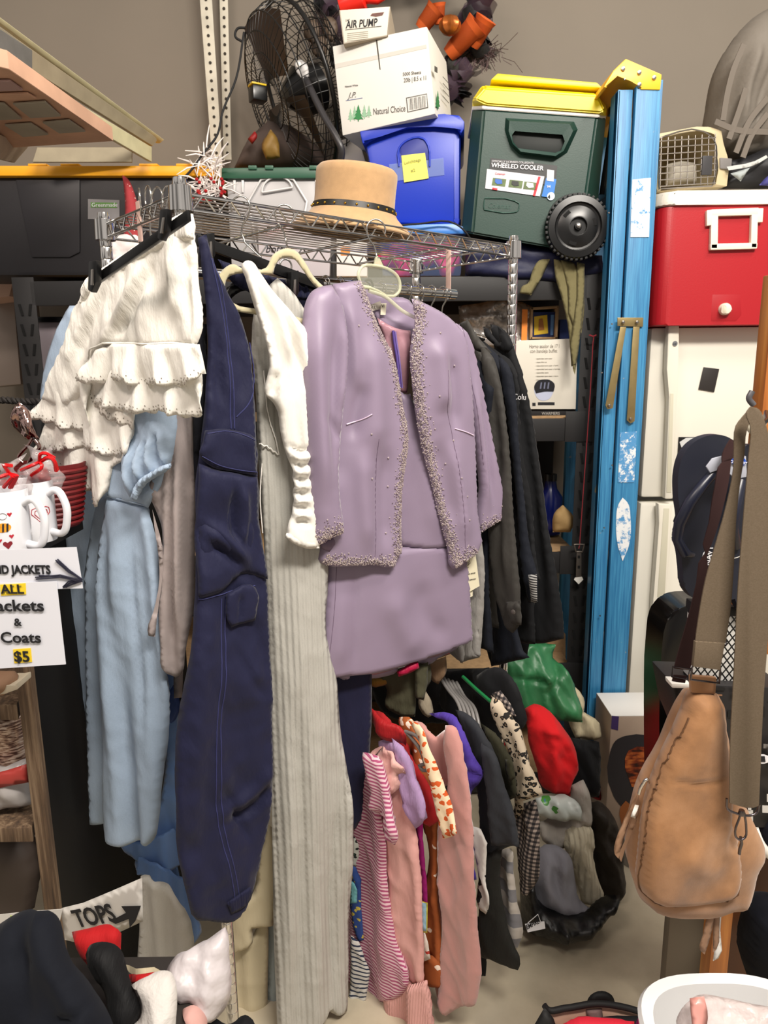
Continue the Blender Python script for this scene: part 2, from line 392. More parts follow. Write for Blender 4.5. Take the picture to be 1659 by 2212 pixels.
# ================================================================ black steel shelving unit
SH = thing('steel_shelving_unit', 'wide black steel shelving unit with slotted posts against the back wall', 'shelving unit')
FY = 2.35; XR, XL = .675, -1.135; ZT = 1.83
blk_in = P_('slot_shadow_black', '#020203', .9)
def upright(x, y):
    bm = bmesh.new(); box('', (x, y, ZT / 2 + .01), (.07, .004, ZT), None, bev=.0015, bm=bm); box('', (x + (.033 if x > 0 else -.033), y + .018, ZT / 2 + .01), (.004, .036, ZT), None, bev=.001, bm=bm)
    bm_obj('upright', bm, steel_b, SH)
    if y > FY + .1: return
    bm = bmesh.new()
    z = 1.74
    while z > .1:
        for sx in (-1, 1):
            prism(bm, [V((x + sx * (.007 + a) , y - .0045, z + b)) for a, b in ((0, -.018), (.008, -.018), (.015, .018), (.007, .018))][::sx], V((0, .003, 0)))
        z -= .062
    bm_obj('slots', bm, blk_in, SH)['kind'] = 'stuff'
for x in (XR, XL):
    for y in (FY, FY + .6): upright(x, y)
brd = P_('particle_board', '#a38561', .8, var=.15, vs=80)
for z in (ZT, 1.38, .925, .5, .09):
    for y in (FY + .004, FY + .596): box('beam', ((XR + XL) / 2, y, z - .04), (XR - XL - .04, .012, .075), steel_b, SH, .003)
    box('shelf_board', ((XR + XL) / 2, FY + .3, z - .012), (XR - XL - .03, .57, .014), brd, SH, .001)
for z in (1.38, .925, .5):
    box('mid_bracket', (XR - .02, FY - .004, z - .03), (.11, .004, .1), steel_b, SH, .001)
# ---- beige slotted angle uprights standing behind (upper left)
def slot_angle(pts, y, lab):
    pl = PL(pts[0][0], 100, y, 0); T = thing('slotted_angle_post', lab, 'post', 'slotted posts against the wall'); o = slab('flange', pts, pl, .003, dirty_w, T, .0005)
    bm = bmesh.new(); x0 = (pts[0][0] + pts[1][0]) / 2; x1 = (pts[3][0] + pts[2][0]) / 2; y0 = -40; k = 0
    while y0 < pts[2][1] - 10:
        f = (y0 - pts[0][1]) / (pts[2][1] - pts[0][1]); c = pl.w(x0 + (x1 - x0) * f, y0, .001)
        lathe('', [(.0055, 0), (.0055, .0012)], c, None, None, axis_rot(pl.n), 10, bm=bm); y0 += 19.5
    bm_obj('holes', bm, P_('hole_shadow', '#3a342c', .9), T)['kind'] = 'stuff'
    return T
slot_angle([(425, -90), (452, -90), (483, 400), (462, 400)], 2.93, 'cream perforated steel angle, left one of the pair above the wide bins')
slot_angle([(472, -90), (490, -90), (500, 345), (483, 345)], 2.99, 'cream perforated steel angle, right one of the pair above the wide bins')
# ---- high pallet shelf upper left
T = thing('overhead_storage_shelf', 'cream steel overhead storage rack with wooden panel boards, at upper left', 'shelf')
pl = PL(200, 250, 1.62, 52); cream_st = P_('cream_beam_paint', '#cfc8a0', .45, var=.08, vs=25); crs = P_('cream_beam_flange', '#9b9078', .5, var=.1, vs=20)
def W2(px, py, y): return W(px, py, y)
def beam3(name, a0, a1, b0, b1, ya, yb, mat, th=.012):
    """long bar: left end edge a0-a1 (top,bottom px) at distance ya, right end edge b0-b1 at yb"""
    q = [W(*a0, ya), W(*b0, yb), W(*b1, yb), W(*a1, ya)]; bm = bmesh.new(); nn = (q[1] - q[0]).cross(q[3] - q[0]).normalized()
    if nn.dot(V((0, -1, 0))) < 0: nn = -nn
    prism(bm, q[::-1] if (q[1] - q[0]).cross(q[3] - q[0]).dot(nn) < 0 else q, nn * -th, .001, 1); return bm_obj(name, bm, mat, T)
beam3('side_beam', (-60, 85), (-60, 125), (328, 318), (328, 350), 1.5, 2.3, cream_st)
beam3('beam_flange', (-60, 15), (-60, 70), (342, 300), (330, 316), 1.55, 2.34, crs)
beam3('top_rail', (-60, -8), (-60, 4), (355, 302), (345, 310), 1.6, 2.36, cream_st)
galv = P_('galvanised_steel', '#a5a5a2', .35, .7, var=.08, vs=30)
beam3('splice_plate', (-60, 25), (-60, 125), (66, 108), (66, 155), 1.49, 1.73, galv, .004)
bm = bmesh.new()
for a, b in ((9, 97), (23, 107), (36, 116), (49, 125), (61, 134)): lathe('', [(.0045, 0), (.0045, .002)], W(a, b, 1.6 + a * .002) + V((-.0, -.003, .0)), None, None, axis_rot((.4, -1, -.2)), 10, bm=bm)
bm_obj('bolt_holes', bm, blk_in, T)
bot = P_('raw_panel_wood', '#c39a80', .7, var=.12, vs=14); 
# underside boards (seen from below): horizontal slab at the rack's level
def lvl(px, py, z): d = ray(px, py); return V(EYE + d * ((z - EYE[2]) / d[2]))
zb = lvl(250, 330, 0).z
zz = 2.05
def under(name, pts, z, th, mat):
    bm = bmesh.new(); q = [lvl(*p, z) for p in pts]
    prism(bm, q, V((0, 0, th)), .001, 1); return bm_obj(name, bm, mat, T)
under('door_panel', [(-60, 130), (20, 150), (245, 305), (-60, 325)], 2.06, .03, bot)
for a in ([(-60, 222), (10, 225), (48, 258), (-60, 263)], [(28, 226), (98, 221), (132, 252), (65, 256)], [(92, 266), (150, 261), (185, 285), (128, 289)], [(10, 272), (68, 268), (105, 292), (50, 297)]):
    under('panel_inset', a, 2.054, .004, P_('greenish_glass_inset', '#9b9484', .5, var=.15, vs=12))
under('panel_strip', [(-60, 178), (22, 176), (50, 196), (-60, 200)], 2.054, .004, P_('mauve_board', '#a78a86', .7))
under('panel_strip', [(-60, 207), (60, 203), (80, 214), (-60, 219)], 2.054, .004, bot)
beam3('lower_beam', (-60, 268), (-60, 330), (50, 315), (20, 350), 1.5, 1.95, P_('worn_beige_beam', '#a9967c', .6, var=.15, vs=20))
beam3('far_rail', (80, 318), (70, 350), (285, 318), (285, 350), 2.28, 2.33, crs)
# ================================================================ totes on the top shelf
def tote_face(T, name, pts, pl, dep, mat, tp=.94, bev=.012): return slab(name, pts, pl, dep, mat, T, bev, taper=tp)
T = thing('storage_tote', 'large black storage tote with a yellow lid on the top shelf', 'tote')
pl = PL(200, 500, 2.37, 0); blkt = P_('black_tote_plastic', '#18161a', .5, bump=.15, bs=300)
slab('body', [(-170, 380), (452, 380), (425, 596), (-140, 596)], pl, .48, blkt, T, .015)
slab('lid', [(-190, 357), (455, 357), (464, 366), (462, 380), (-190, 380)], pl, .52, P_('amber_lid_plastic', '#f0a91c', .4), T, .006, off=.02)
slab('front_panel', [(33, 388), (172, 388), (172, 545), (150, 556), (68, 556)], pl, .01, P_('black_tote_panel', '#1d1b1f', .45), T, .004, off=.006)
for x in (60, 130, 300, 380): slab('lid_notch', [(x, 353), (x + 40, 353), (x + 40, 358), (x, 358)], pl, .05, P_('amber_lid_plastic', '#f0a91c', .4), T, .002, off=.018)
L = thing('label_sticker', 'small clear and green sticker on the black tote beside the wire rack', 'sticker')
card('film', [(190, 430), (258, 432), (258, 475), (190, 473)], pl, P_('sticker_film', '#8d8b8c', .3), L, .002); card('band', [(196, 437), (252, 438), (252, 449), (196, 448)], pl, P_('sticker_green', '#5b8f3e', .5), L, .003)
text('lettering', 'Greenmade', pl, 198, 447, .012, paper, L, .0042)
# gnome hat + berries garland on the shelf edge
T = thing('gnome_figure', 'small gnome with tall pointed red patterned hat hidden behind the wire rack', 'figurine')
pl = PL(300, 480, 2.315, 0)
sheet('hat', [(264, 378), (275, 385), (288, 410), (300, 455), (312, 540), (262, 545), (270, 470), (268, 410)], pl, spots('gnome_knit', '#a3353a', '#e2c9c0', 90, .16), T, th=.02, edge=.04)
sheet('beard', [(240, 520), (290, 505), (318, 530), (300, 575), (250, 588), (232, 565)], pl.off(.01), P_('fluffy_white', '#e6dcda', .9, bump=.5, bs=120), T, th=.02, edge=.03, nz=[(.006, 60, 60)])
T = thing('artificial_garland', 'white frosted twig garland with red berries beside the yellow lid', 'garland')
bm = bmesh.new(); bb = bmesh.new(); cc = W(445, 372, 2.33)
for k in range(90):
    a = R_.uniform(0, 2 * PI); r = R_.uniform(.03, .085); base = cc + V((R_.uniform(-.03, .04), R_.uniform(0, .04), R_.uniform(-.07, .06)))
    e = base + V((math.cos(a) * r, R_.uniform(-.04, .01), math.sin(a) * r)); tube('', [base, base.lerp(e, .5) + V((0, 0, .006)), e], [.0016, .0028, .001], None, n=5, bm=bm)
for k in range(26): bmesh.ops.create_icosphere(bb, subdivisions=1, radius=.006, matrix=Matrix.Translation(cc + V((R_.uniform(-.05, .06), -.04 + R_.uniform(-.01, .02), R_.uniform(-.09, -.02)))))
bm_obj('twigs', bm, P_('frosted_white', '#e8e0dc', .8), T)['kind'] = 'stuff'; bm_obj('berries', bb, P_('berry_red', '#a01016', .3), T)['kind'] = 'stuff'
# clear tote green lid
clr = P_('frosted_clear_plastic', '#c9c7c8', .25, alpha=.75); clr2 = P_('clear_rib', '#d9d7d6', .25)
T = thing('clear_storage_tote', 'frosted clear storage tote with dark green lid on the top shelf', 'tote')
pl = PL(590, 480, 2.40, 0)
slab('body', [(488, 384), (712, 384), (705, 596), (500, 596)], pl, .42, clr, T, .012)
slab('lid', [(478, 362), (718, 360), (718, 384), (478, 386)], pl, .46, P_('forest_green_lid', '#27543f', .4), T, .005, off=.015)
for x in (536, 572, 668): slab('lid_clip', [(x, 357), (x + 18, 357), (x + 18, 366), (x, 366)], pl, .02, P_('forest_green_lid', '#27543f', .4), T, .002, off=.02)
for x in (503, 521, 680, 695): slab('rib', [(x, 388), (x + 6, 388), (x + 5, 416), (x + 1, 416)], pl, .008, clr2, T, .002, off=.006)
tube('handle_arch', [pl.w(*q, .006) for q in chaikin([(566, 590), (564, 388), (634, 388), (636, 590)], 1, False)], .0035, clr2, T)
tube('handle_arch', [pl.w(*q, .008) for q in chaikin([(566, 412), (575, 392), (600, 382), (625, 392), (632, 405), (566, 416)], 2, True)], .003, clr2, T, closed=True)
pl = PL(600, 560, 2.355, 0)
T = thing('clear_storage_box', 'low clear plastic box with handwritten marker words, seen beneath the wire deck', 'box')
slab('body', [(555, 470), (716, 470), (712, 597), (560, 597)], pl, .03, P_('clear_box_side', '#bfb7ba', .25), T, .006)
for s, x, y in (('paint', 573, 500), ('bottles', 573, 545)): text('marker_writing', s, pl, x, y, .022, ink, T, .002, shear=.3)
T = thing('white_carton', 'small white carton with an orange mark beside the pink-filled bin', 'box')
pl = PL(760, 560, 2.37, 0); slab('carton', [(727, 500), (793, 500), (793, 597), (727, 597)], pl, .2, P_('white_card', '#ddd8d4', .7), T, .003)
card('orange_mark', [(736, 533), (756, 533), (756, 552), (736, 552)], pl, P_('orange_print', '#e8862c', .6), T, .001)
# tote with pink toys
T = thing('clear_toy_bin', 'clear bin with blue lid full of bright pink toys under the blue tote', 'bin')
pl = PL(900, 540, 2.37, 0)
slab('body', [(818, 505), (1003, 505), (996, 597), (826, 597)], pl, .4, P_('smoky_clear_plastic', '#5b6a92', .15, alpha=.42), T, .01)
slab('lid', [(810, 486), (985, 482), (1006, 492), (1010, 505), (812, 507)], pl, .45, P_('sky_blue_lid', '#3f7fd0', .35), T, .006, off=.012)
tube('wire_handle', smooth3([pl.w(815, 492, .03), pl.w(900, 484, .034), pl.w(985, 484, .034), pl.w(1005, 500, .032), pl.w(1030, 540, .03)]), .003, black_m, T)
for i, (x, y, r) in enumerate(((840, 560, .045), (880, 575, .05), (930, 545, .05), (965, 570, .045), (905, 530, .035), (975, 535, .035), (860, 535, .03))):
    c = W(x, y, 2.36 + .035); m = sheet('pink_toy', [(x + (r * 620) * math.cos(a) * (1 + .25 * math.sin(3 * a + i)), y + r * 560 * math.sin(a) * (1 + .2 * math.cos(2 * a + i))) for a in [k * PI / 6 for k in range(12)]], PL(x, y, 2.40, 0), P_('hot_pink', '#f0285f', .45), None, th=.02, edge=.025, nz=[(.01, 25, 25)], seed=i)
    tag(m.o, 'bright pink toy pressed against the wall of the clear bin', 'toy', 'pink toys in the clear bin')
# blue tote
T = thing('blue_storage_tote', 'royal blue lidded storage tote with a taped yellow note', 'tote')
pl = PL(890, 380, 2.40, -6, 0, 3); blu = P_('royal_blue_plastic', '#1636b4', .38, bump=.1, bs=250)
slab('body', [(783, 285), (995, 262), (994, 478), (992, 486), (822, 482)], pl, .38, blu, T, .02)
slab('lid', [(776, 282), (830, 265), (900, 251), (960, 246), (992, 248), (1004, 262), (1003, 278), (996, 290), (985, 272), (940, 268), (880, 275), (820, 290), (783, 312)], pl, .42, blu, T, .007, off=.02)
tube('handle_rim', [pl.w(*q, .004) for q in chaikin([(862, 360), (862, 320), (880, 303), (915, 300), (925, 315), (928, 360)], 1, False)], .003, blu, T)
slab('handle_recess', [(866, 318), (878, 306), (914, 303), (922, 315), (926, 345), (868, 345)], pl, .004, P_('deep_blue_recess', '#0d2080', .5), T, .001, sm=1, off=.003)
T = thing('sticky_note', 'pale yellow handwritten note taped to the blue tote', 'note')
card('tape', [(840, 355), (958, 341), (960, 378), (846, 392)], pl, P_('clear_tape', '#9fb2dc', .15, alpha=.25), T, .003)
card('paper', [(867, 336), (918, 330), (926, 385), (873, 394)], pl, P_('pale_yellow_note', '#eee96f', .8), T, .0045)
text('handwriting', 'Lunchbags', pl, 873, 355, .009, P_('pencil_grey', '#9a9c5c', .8), T, .0062, rot=6); text('handwriting', '#2', pl, 888, 372, .009, P_('pencil_grey', '#9a9c5c', .8), T, .0062, rot=6)
# white box sliver behind
T = PL(765, 330, 2.6, 0); tag(slab('white_box', [(735, 303), (772, 292), (790, 350), (790, 372), (740, 372)], T, .15, P_('white_card', '#ddd8d4', .7), None, .002), 'plain white box standing behind the felt hat', 'box')
# paper box
T = thing('paper_carton', 'white copy paper carton with green pine trees, balanced on the blue tote', 'box')
pl = PL(940, 245, 2.33, -16, -3, 0); whb = P_('white_carton_board', '#dedbd4', .75, var=.02, vs=6, bump=.1, bs=40, bd=.002)
fr = [(718, 100), (922, 57), (940, 246), (740, 293)]
bm = bmesh.new(); dpt = W(975, 240, 2.62) - pl.w(940, 246); dpt.z = 0
prism(bm, [pl.w(*q) for q in fr], -pl.n * .30 + pl.t * .0, .003, 2); bm_obj('carton', bm, whb, T)
card('fold_shade_strip', [(724, 138), (921, 96), (922, 104), (725, 148)], pl, P_('carton_fold_shadow', '#c9c5bd', .8), T, .0006)  # shade of the carton fold painted as a darker strip
card('flap_slot', [(811, 80), (814, 79), (822, 150), (820, 150)], pl, P_('slot_dark', '#4a463f', .9), T, .0008)
gr1 = P_('print_green', '#2f7d46', .7); gr2 = P_('print_green_pale', '#8fb596', .7); gi = P_('print_grey', '#55534f', .7)
def tree(px, py, h, w, m, pl_, T_, k):
    pts = [(px, py - h)]
    for i in range(4): y = py - h + h * (i + 1) * .22; ww = w * (i + 1) / 4; pts += [(px + ww, y), (px + ww * .5, y - 1)]
    pts += [(px + 1, py - h * .1), (px + 1, py), (px - 1, py), (px - 1, py - h * .1)]
    for i in range(3, -1, -1): y = py - h + h * (i + 1) * .22; ww = w * (i + 1) / 4; pts += [(px - ww * .5, y - 1), (px - ww, y)]
    card('tree_print', pts, pl_, m, T_, .0008 + .0004 * k)
for i, (x, y, h, w, m) in enumerate(((757, 262, 28, 6, gr2), (766, 260, 32, 7, gr2), (787, 256, 30, 7, gr2), (797, 253, 26, 6, gr2), (774, 262, 36, 11, gr1))): tree(x, y, h, w, m, pl, T, i * .5)
text('lettering', 'Natural Choice', pl, 806, 248, .018, gi, T, .001, wid=.64, rot=0); text('lettering', '5000 Sheets', pl, 870, 164, .009, gi, T, .001, wid=.9)
text('lettering', '20lb | 8.5 x 11', pl, 872, 178, .0115, gi, T, .001, wid=.75); text('lettering', 'Natural White', pl, 745, 189, .005, gi, T, .001)
text('lettering', 'J.P.', pl, 752, 212, .015, gi, T, .001, shear=.4); card('rule', [(747, 217), (783, 211), (783, 212), (747, 218)], pl, P_('print_blue', '#4a5f8f', .7), T, .001)
card('barcode_frame', [(877, 211), (922, 202), (925, 233), (880, 243)], pl, gi, T, .0008); card('barcode_ground', [(879, 213), (921, 204), (923, 231), (882, 241)], pl, whb, T, .0012)
for i in range(13): x = 883 + i * 2.9; w = 1.3 if i % 3 else .7; card('barcode_bar', [(x, 213 - i * .55), (x + w, 213 - i * .55), (x + w + 1, 238 - i * .55), (x + 1, 238 - i * .55)], pl, ink, T, .0016)
# right-face prints
rp = PL.__new__(PL); rp.o = pl.w(940, 246); rp.t = -pl.n; rp.u = pl.u; rp.n = pl.t
tree(946, 236, 40, 5, gr1, rp, T, 0); card('side_lettering', [(939, 142), (945, 146), (945, 158), (939, 154)], rp, gi, T, .001)
for i in range(4): card('side_lettering', [(957, 165 + i * 14), (970, 180 + i * 14), (970, 181.5 + i * 14), (957, 166.5 + i * 14)], rp, gi, T, .001)
# air pump box
T = thing('air_pump_box', 'open white box lettered AIR PUMP on top of the paper carton', 'box')
pl = PL(790, 60, 2.36, -6, 0, 0)
slab('front', [(733, 22), (843, 14), (838, 78), (742, 95)], pl, .004, P_('aged_white_board', '#d9d2c4', .75, var=.04), T, .001)
bm = bmesh.new()
for a, b in (((733, 22), (742, 95)), ((843, 14), (838, 78))):
    q = [pl.w(*a), pl.w(*b)]; prism(bm, [q[0], q[1], q[1] - pl.n * .16, q[0] - pl.n * .16], pl.t * (.003 if a[0] < 800 else -.003), 0)
q = [pl.w(733, 22), pl.w(742, 95), pl.w(838, 78), pl.w(843, 14)]; prism(bm, [p - pl.n * .16 for p in q], pl.n * -.003); prism(bm, [q[1], q[2], q[2] - pl.n * .16, q[1] - pl.n * .16], V((0, 0, .003)))
bm_obj('sides', bm, P_('brown_card_inner', '#a99c88', .8), T)
text('lettering', 'AIR PUMP', pl, 747, 61, .020, ink, T, .001, bold=.025, wid=.76, shear=.2, rot=1); text('lettering', '14"', pl, 746, 47, .007, ink, T, .001)
card('underline', [(746, 64), (824, 56), (824, 57), (746, 65)], pl, ink, T, .001)
for i in range(5): card('small_print', [(750, 72 + i * 4), (795, 67 + i * 4), (795, 68 + i * 4), (750, 73 + i * 4)], pl, P_('print_fade', '#a29b8c', .8), T, .001)
card('logo_print', [(800, 34), (804, 29), (830, 26), (826, 33), (812, 36)], pl, P_('logo_brown', '#6b4b45', .8), T, .001)
T = thing('hand_air_pump', 'red plastic hand air pump sticking out of the open white box', 'pump')
rd = P_('glossy_red_plastic', '#e0271a', .3); c = pl.w(765, 5, -.06)
lathe('body', [(.001, -.05), (.035, -.04), (.04, 0), (.034, .03), (.001, .036)], c, rd, T, axis_rot((.9, -.3, .25)), 18)
tube('nozzle', smooth3([c + V((.03, 0, .01)), c + V((.07, -.01, 0)), c + V((.11, 0, .02))]), [.012] * 4 + [.009] * 10, rd, T) if False else tube('nozzle', [c + V((.03, 0, .01)), c + V((.07, -.01, 0)), c + V((.12, 0, .03))], [.014, .012, .01], rd, T)
# halloween wreath
T = thing('halloween_wreath', 'purple and orange mesh wreath with copper pumpkin behind the paper carton', 'wreath')
pu = P_('purple_mesh_ribbon', '#453341', .6, alpha=.7); bk = P_('black_glitter_mesh', '#2a2a2c', .5, var=.4, vs=200); orr = P_('orange_burlap', '#c8571a', .75, bump=.4, bs=300)
cw = W(880, 55, 2.85); rad = .27
bm = bmesh.new(); b2 = bmesh.new()
def curl(bm, c, r, ax, w, tw=1.3, thk=.0025):
    M = axis_rot(ax); k = 18; pr = None
    for i in range(k + 1):
        a = 2 * PI * tw * i / k; rr = r * (.5 + .5 * i / k); p = c + M @ V((math.cos(a) * rr, math.sin(a) * rr, 0)); q = p + M @ V((0, 0, w)) * (1 + .3 * math.sin(a * 2))
        cur = (bm.verts.new(p), bm.verts.new(q))
        if pr: bm.faces.new((pr[0], pr[1], cur[1], cur[0]))
        pr = cur
for k in range(120):
    a = R_.uniform(-PI * .75, PI * 1.75); c = cw + V((math.cos(a) * rad * R_.uniform(.85, 1.05), R_.uniform(-.06, .04), math.sin(a) * rad * R_.uniform(.85, 1.05)))
    curl(bm if k % 3 else b2, c, R_.uniform(.03, .06), (R_.uniform(-1, 1), R_.uniform(-1, .2), R_.uniform(-1, 1)), R_.uniform(.03, .07))
bm_obj('purple_ribbon_curls', bm, pu, T)['kind'] = 'stuff'; bm_obj('black_ribbon_curls', b2, bk, T)['kind'] = 'stuff'
b3 = bmesh.new()
for k in range(190):
    px = R_.choice((R_.gauss(1040, 18), R_.gauss(700, 18))); c = W(px, 120 if px > 900 else 70, 2.8); e = c + V((R_.uniform(-.07, .07), R_.uniform(-.05, 0), R_.uniform(-.07, .06)))
    tube('', [c + V((R_.uniform(-.03, .03), 0, R_.uniform(-.03, .03))), c.lerp(e, .5) + V((0, 0, R_.uniform(-.01, .02))), e], .0011, None, n=3, bm=b3)
bm_obj('purple_threads', b3, P_('purple_thread', '#54403f', .6), T)['kind'] = 'stuff'
bm = bmesh.new()
for px, py, ax, r, L in ((1000, 85, (.7, -.4, .55), .034, .13), (1035, 70, (.5, -.5, .8), .03, .09), (925, 40, (.6, -.3, .6), .028, .08), (948, 30, (-.1, -.3, 1), .02, .06)):
    c = W(px, py, 2.72); M = axis_rot(ax)
    for s in range(2): lathe('', [(r * (.7 + .05 * s), -L / 2), (r * .95, -L / 4), (r, 0), (r * 1.1, L / 3), (r * (1.3 - s * .3), L / 2), (r * .8, L / 2 - .005), (r * .7, 0)], c, None, None, M, 14, bm=bm)
bm_obj('orange_ribbon_rolls', bm, orr, T)
bm = bmesh.new(); c = W(972, 55, 2.66); rings = []
for j in range(13):
    t = PI * j / 12; rings.append([bm.verts.new(c + V((math.cos(a) * math.sin(t) * .038 * (1 - .16 * abs(math.sin(a * 4))), math.sin(a) * math.sin(t) * .038 * (1 - .16 * abs(math.sin(a * 4))), math.cos(t) * .03))) for a in [2 * PI * k / 48 for k in range(48)]])
for a, b in zip(rings, rings[1:]):
    for k in range(48): bm.faces.new((a[k], b[k], b[(k + 1) % 48], a[(k + 1) % 48]))
bm_obj('pumpkin', bm, P_('copper_glitter', '#b06228', .3, .6, bump=.4, bs=400), T)
for i, (px, py) in enumerate(((672, 65), (712, 60), (690, 100))): sheet('dark_petal', [(px - 12, py - 25), (px + 8, py - 22), (px + 18, py + 5), (px + 5, py + 32), (px - 14, py + 15)], PL(px, py, 2.7, 15 * i - 20), P_('bronze_leaf', '#5a4a3c', .6), T, th=.004, edge=.01, folds=[(.01, .01, [(px, py - 20), (px, py + 25)])])
# ================================================================ floor fan (black)
T = thing('drum_fan', 'black wire cage drum fan standing tilted on the green lidded tote', 'fan')
fc = W(634, 203, 2.68); fax = V((-.85, -.38, -.34)).normalized(); M = axis_rot(fax); R0 = .268
# orient so that M's z is the axis; cage front faces left
bm = bmesh.new()
def ringp(r, z, k=48): return [fc + M @ V((math.cos(2 * PI * i / k) * r, math.sin(2 * PI * i / k) * r, z)) for i in range(k)]
for z, r in ((.085, .09), (.09, .14), (.085, .2), (.06, .25), (.02, R0), (-.06, R0), (-.10, .25), (-.12, .2), (-.125, .13), (-.12, .07)): tube('', ringp(r, z), .0022, None, n=5, closed=True, bm=bm)
for i in range(56):
    a = 2 * PI * i / 56; f = lambda r, z, da=0: fc + M @ V((math.cos(a + da) * r, math.sin(a + da) * r, z))
    tube('', [f(.05, .08), f(.14, .09, .08), f(.2, .085, .14), f(.25, .06, .18), f(R0, .02, .2), f(R0, -.06, .2), f(.25, -.1, .2), f(.2, -.12, .2), f(.06, -.12, .2)], .0013, None, n=4, bm=bm)
bm_obj('wire_cage', bm, P_('fan_wire_black', '#141312', .35), T)
tube('rim_band', ringp(R0 + .003, -.02), .0075, P_('fan_wire_black', '#141312', .35), T, closed=True)
lathe('motor', [(.001, -.11), (.075, -.10), (.08, -.02), (.06, .0), (.035, .03), (.001, .032)], fc, black_pl, T, M, 20)
bm = bmesh.new()
for k in range(3):
    a0 = 2 * PI * k / 3; rows = []
    for i in range(8):
        r = .06 + .19 * i / 7; rows.append([bm.verts.new(fc + M @ V((math.cos(a0 + (j - 2) * .22) * r, math.sin(a0 + (j - 2) * .22) * r, .04 + (j - 2) * .014))) for j in range(5)])
    for a, b in zip(rows, rows[1:]):
        for j in range(4): bm.faces.new((a[j], a[j + 1], b[j + 1], b[j]))
bm_obj('blades', bm, P_('fan_blade_bronze', '#3b2d22', .45), T)
sw = W(557, 205, 2.55); box('switch_box', sw, (.05, .05, .045), black_pl, T, .006, Rz(30)); box('switch_plate', sw + V((0, -.005, .026)), (.05, .04, .006), P_('switch_yellow', '#d9b71e', .4), T, .002, Rz(30))
pts = [W(646, 142, 2.5), W(660, 170, 2.47), W(702, 255, 2.42), W(728, 300, 2.40), W(738, 325, 2.40), W(735, 350, 2.42), W(715, 365, 2.5)]
tube('stand_leg', smooth3(pts), .011, P_('stand_dark_grey', '#2f2d2f', .35), T, 10)
slab('pivot_bracket', [(636, 135), (648, 127), (662, 136), (668, 165), (655, 172), (640, 155)], PL(650, 150, 2.46, 0), .01, P_('bracket_grey', '#8f8d8c', .4, .5), T, .003, sm=1)
lathe('pivot_bolt', [(.009, 0), (.009, .004), (.004, .008)], W(645, 140, 2.455), wht_pl, T, axis_rot((0, -1, 0)), 12)
tube('cage_handle', smooth3([W(530, 60, 2.6), W(513, 62, 2.6), W(508, 78, 2.6), W(523, 90, 2.6)]), .004, black_m, T)
tube('power_cord', smooth3([W(527, 70, 2.5), W(510, 170, 2.45), W(480, 245, 2.4), W(470, 290, 2.38), W(440, 330, 2.34), W(415, 365, 2.33), W(398, 384, 2.33)]), .0035, black_m, T)
T = thing('fabric_bundle', 'dark bundle of decorations lying behind the fan on the tote', 'bundle')
sheet('dark_cloth', [(505, 365), (540, 300), (580, 260), (640, 280), (700, 330), (715, 365)], PL(600, 330, 2.72, 0), P_('brown_grey_cloth', '#4a3d37', .85), T, th=.06, edge=.06, nz=[(.02, 10, 10)], folds=())
sheet('gold_cloth', [(565, 310), (585, 280), (600, 300), (605, 340), (575, 345)], PL(600, 330, 2.62, 0), P_('dull_gold', '#8a6a2e', .6), T, th=.02, edge=.03, nz=[(.01, 30, 30)])
sheet('red_cloth', [(535, 300), (550, 283), (556, 292), (545, 312)], PL(600, 330, 2.62, 0), P_('dark_red_ribbon', '#8f1a18', .6), T, th=.01, edge=.02)
# ================================================================ green wheeled cooler
T = thing('wheeled_cooler', 'dark green wheeled cooler with bright yellow lid, tilted on the top shelf', 'cooler')
pl = PL(1150, 400, 2.30, -4, 0, 0); gcool = P_('dark_green_cooler', '#17382f', .45, bump=.2, bs=260, bd=.0008); yl = P_('yellow_cooler_lid', '#f4dc10', .38, bump=.1, bs=200)
cw_ = P_('cooler_white_liner', '#e6e2da', .5)
def fr3(poly_f, poly_b, pl_, dep, bm, bev):
    """front polygon and a different back polygon"""
    a = [bm.verts.new(pl_.w(*q)) for q in poly_f]; b = [bm.verts.new(pl_.w(*q) - pl_.n * dep) for q in poly_b]; n = len(a)
    fs = [bm.faces.new(a), bm.faces.new(b[::-1])] + [bm.faces.new((a[i], b[i], b[(i + 1) % n], a[(i + 1) % n])) for i in range(n)]
    bmesh.ops.bevel(bm, geom=list({e for f in fs for e in f.edges}), offset=bev, segments=3, affect='EDGES')
bm = bmesh.new()
# chamfered body: front face narrower, then full width behind
fr3([(1045, 235), (1290, 252), (1248, 545), (1020, 505)], [(1022, 222), (1319, 240), (1290, 545), (998, 495)], pl, .05, bm, .006)
prism(bm, [pl.w(*q) - pl.n * .048 for q in ((1022, 222), (1319, 240), (1290, 545), (998, 495))], -pl.n * .30, .01, 3, .95)
bm_obj('body', bm, gcool, T)
bm = bmesh.new(); fr3([(1042, 228), (1294, 247), (1292, 254), (1043, 236)], [(1022, 214), (1320, 234), (1319, 243), (1022, 223)], pl, .06, bm, .002)
prism(bm, [pl.w(*q) - pl.n * .058 for q in ((1022, 214), (1320, 234), (1319, 243), (1022, 223))], -pl.n * .28, .002); bm_obj('liner_rim', bm, cw_, T)
plf = pl.off(.008); bm = bmesh.new()
fr3([(1048, 190), (1292, 206), (1306, 238), (1298, 244), (1052, 226), (1026, 215)], [(1048, 164), (1298, 182), (1324, 212), (1320, 240), (1025, 216), (1022, 196)], plf, .07, bm, .005)
prism(bm, [plf.w(*q) - pl.n * .068 for q in ((1044, 164), (1298, 182), (1324, 212), (1320, 240), (1025, 216), (1022, 196))], -pl.n * .28, .01, 3, .93); bm_obj('lid', bm, yl, T)
slab('lid_panel', [(1075, 158), (1290, 178), (1302, 190), (1060, 172)], plf, .2, yl, T, .004, off=-.05)
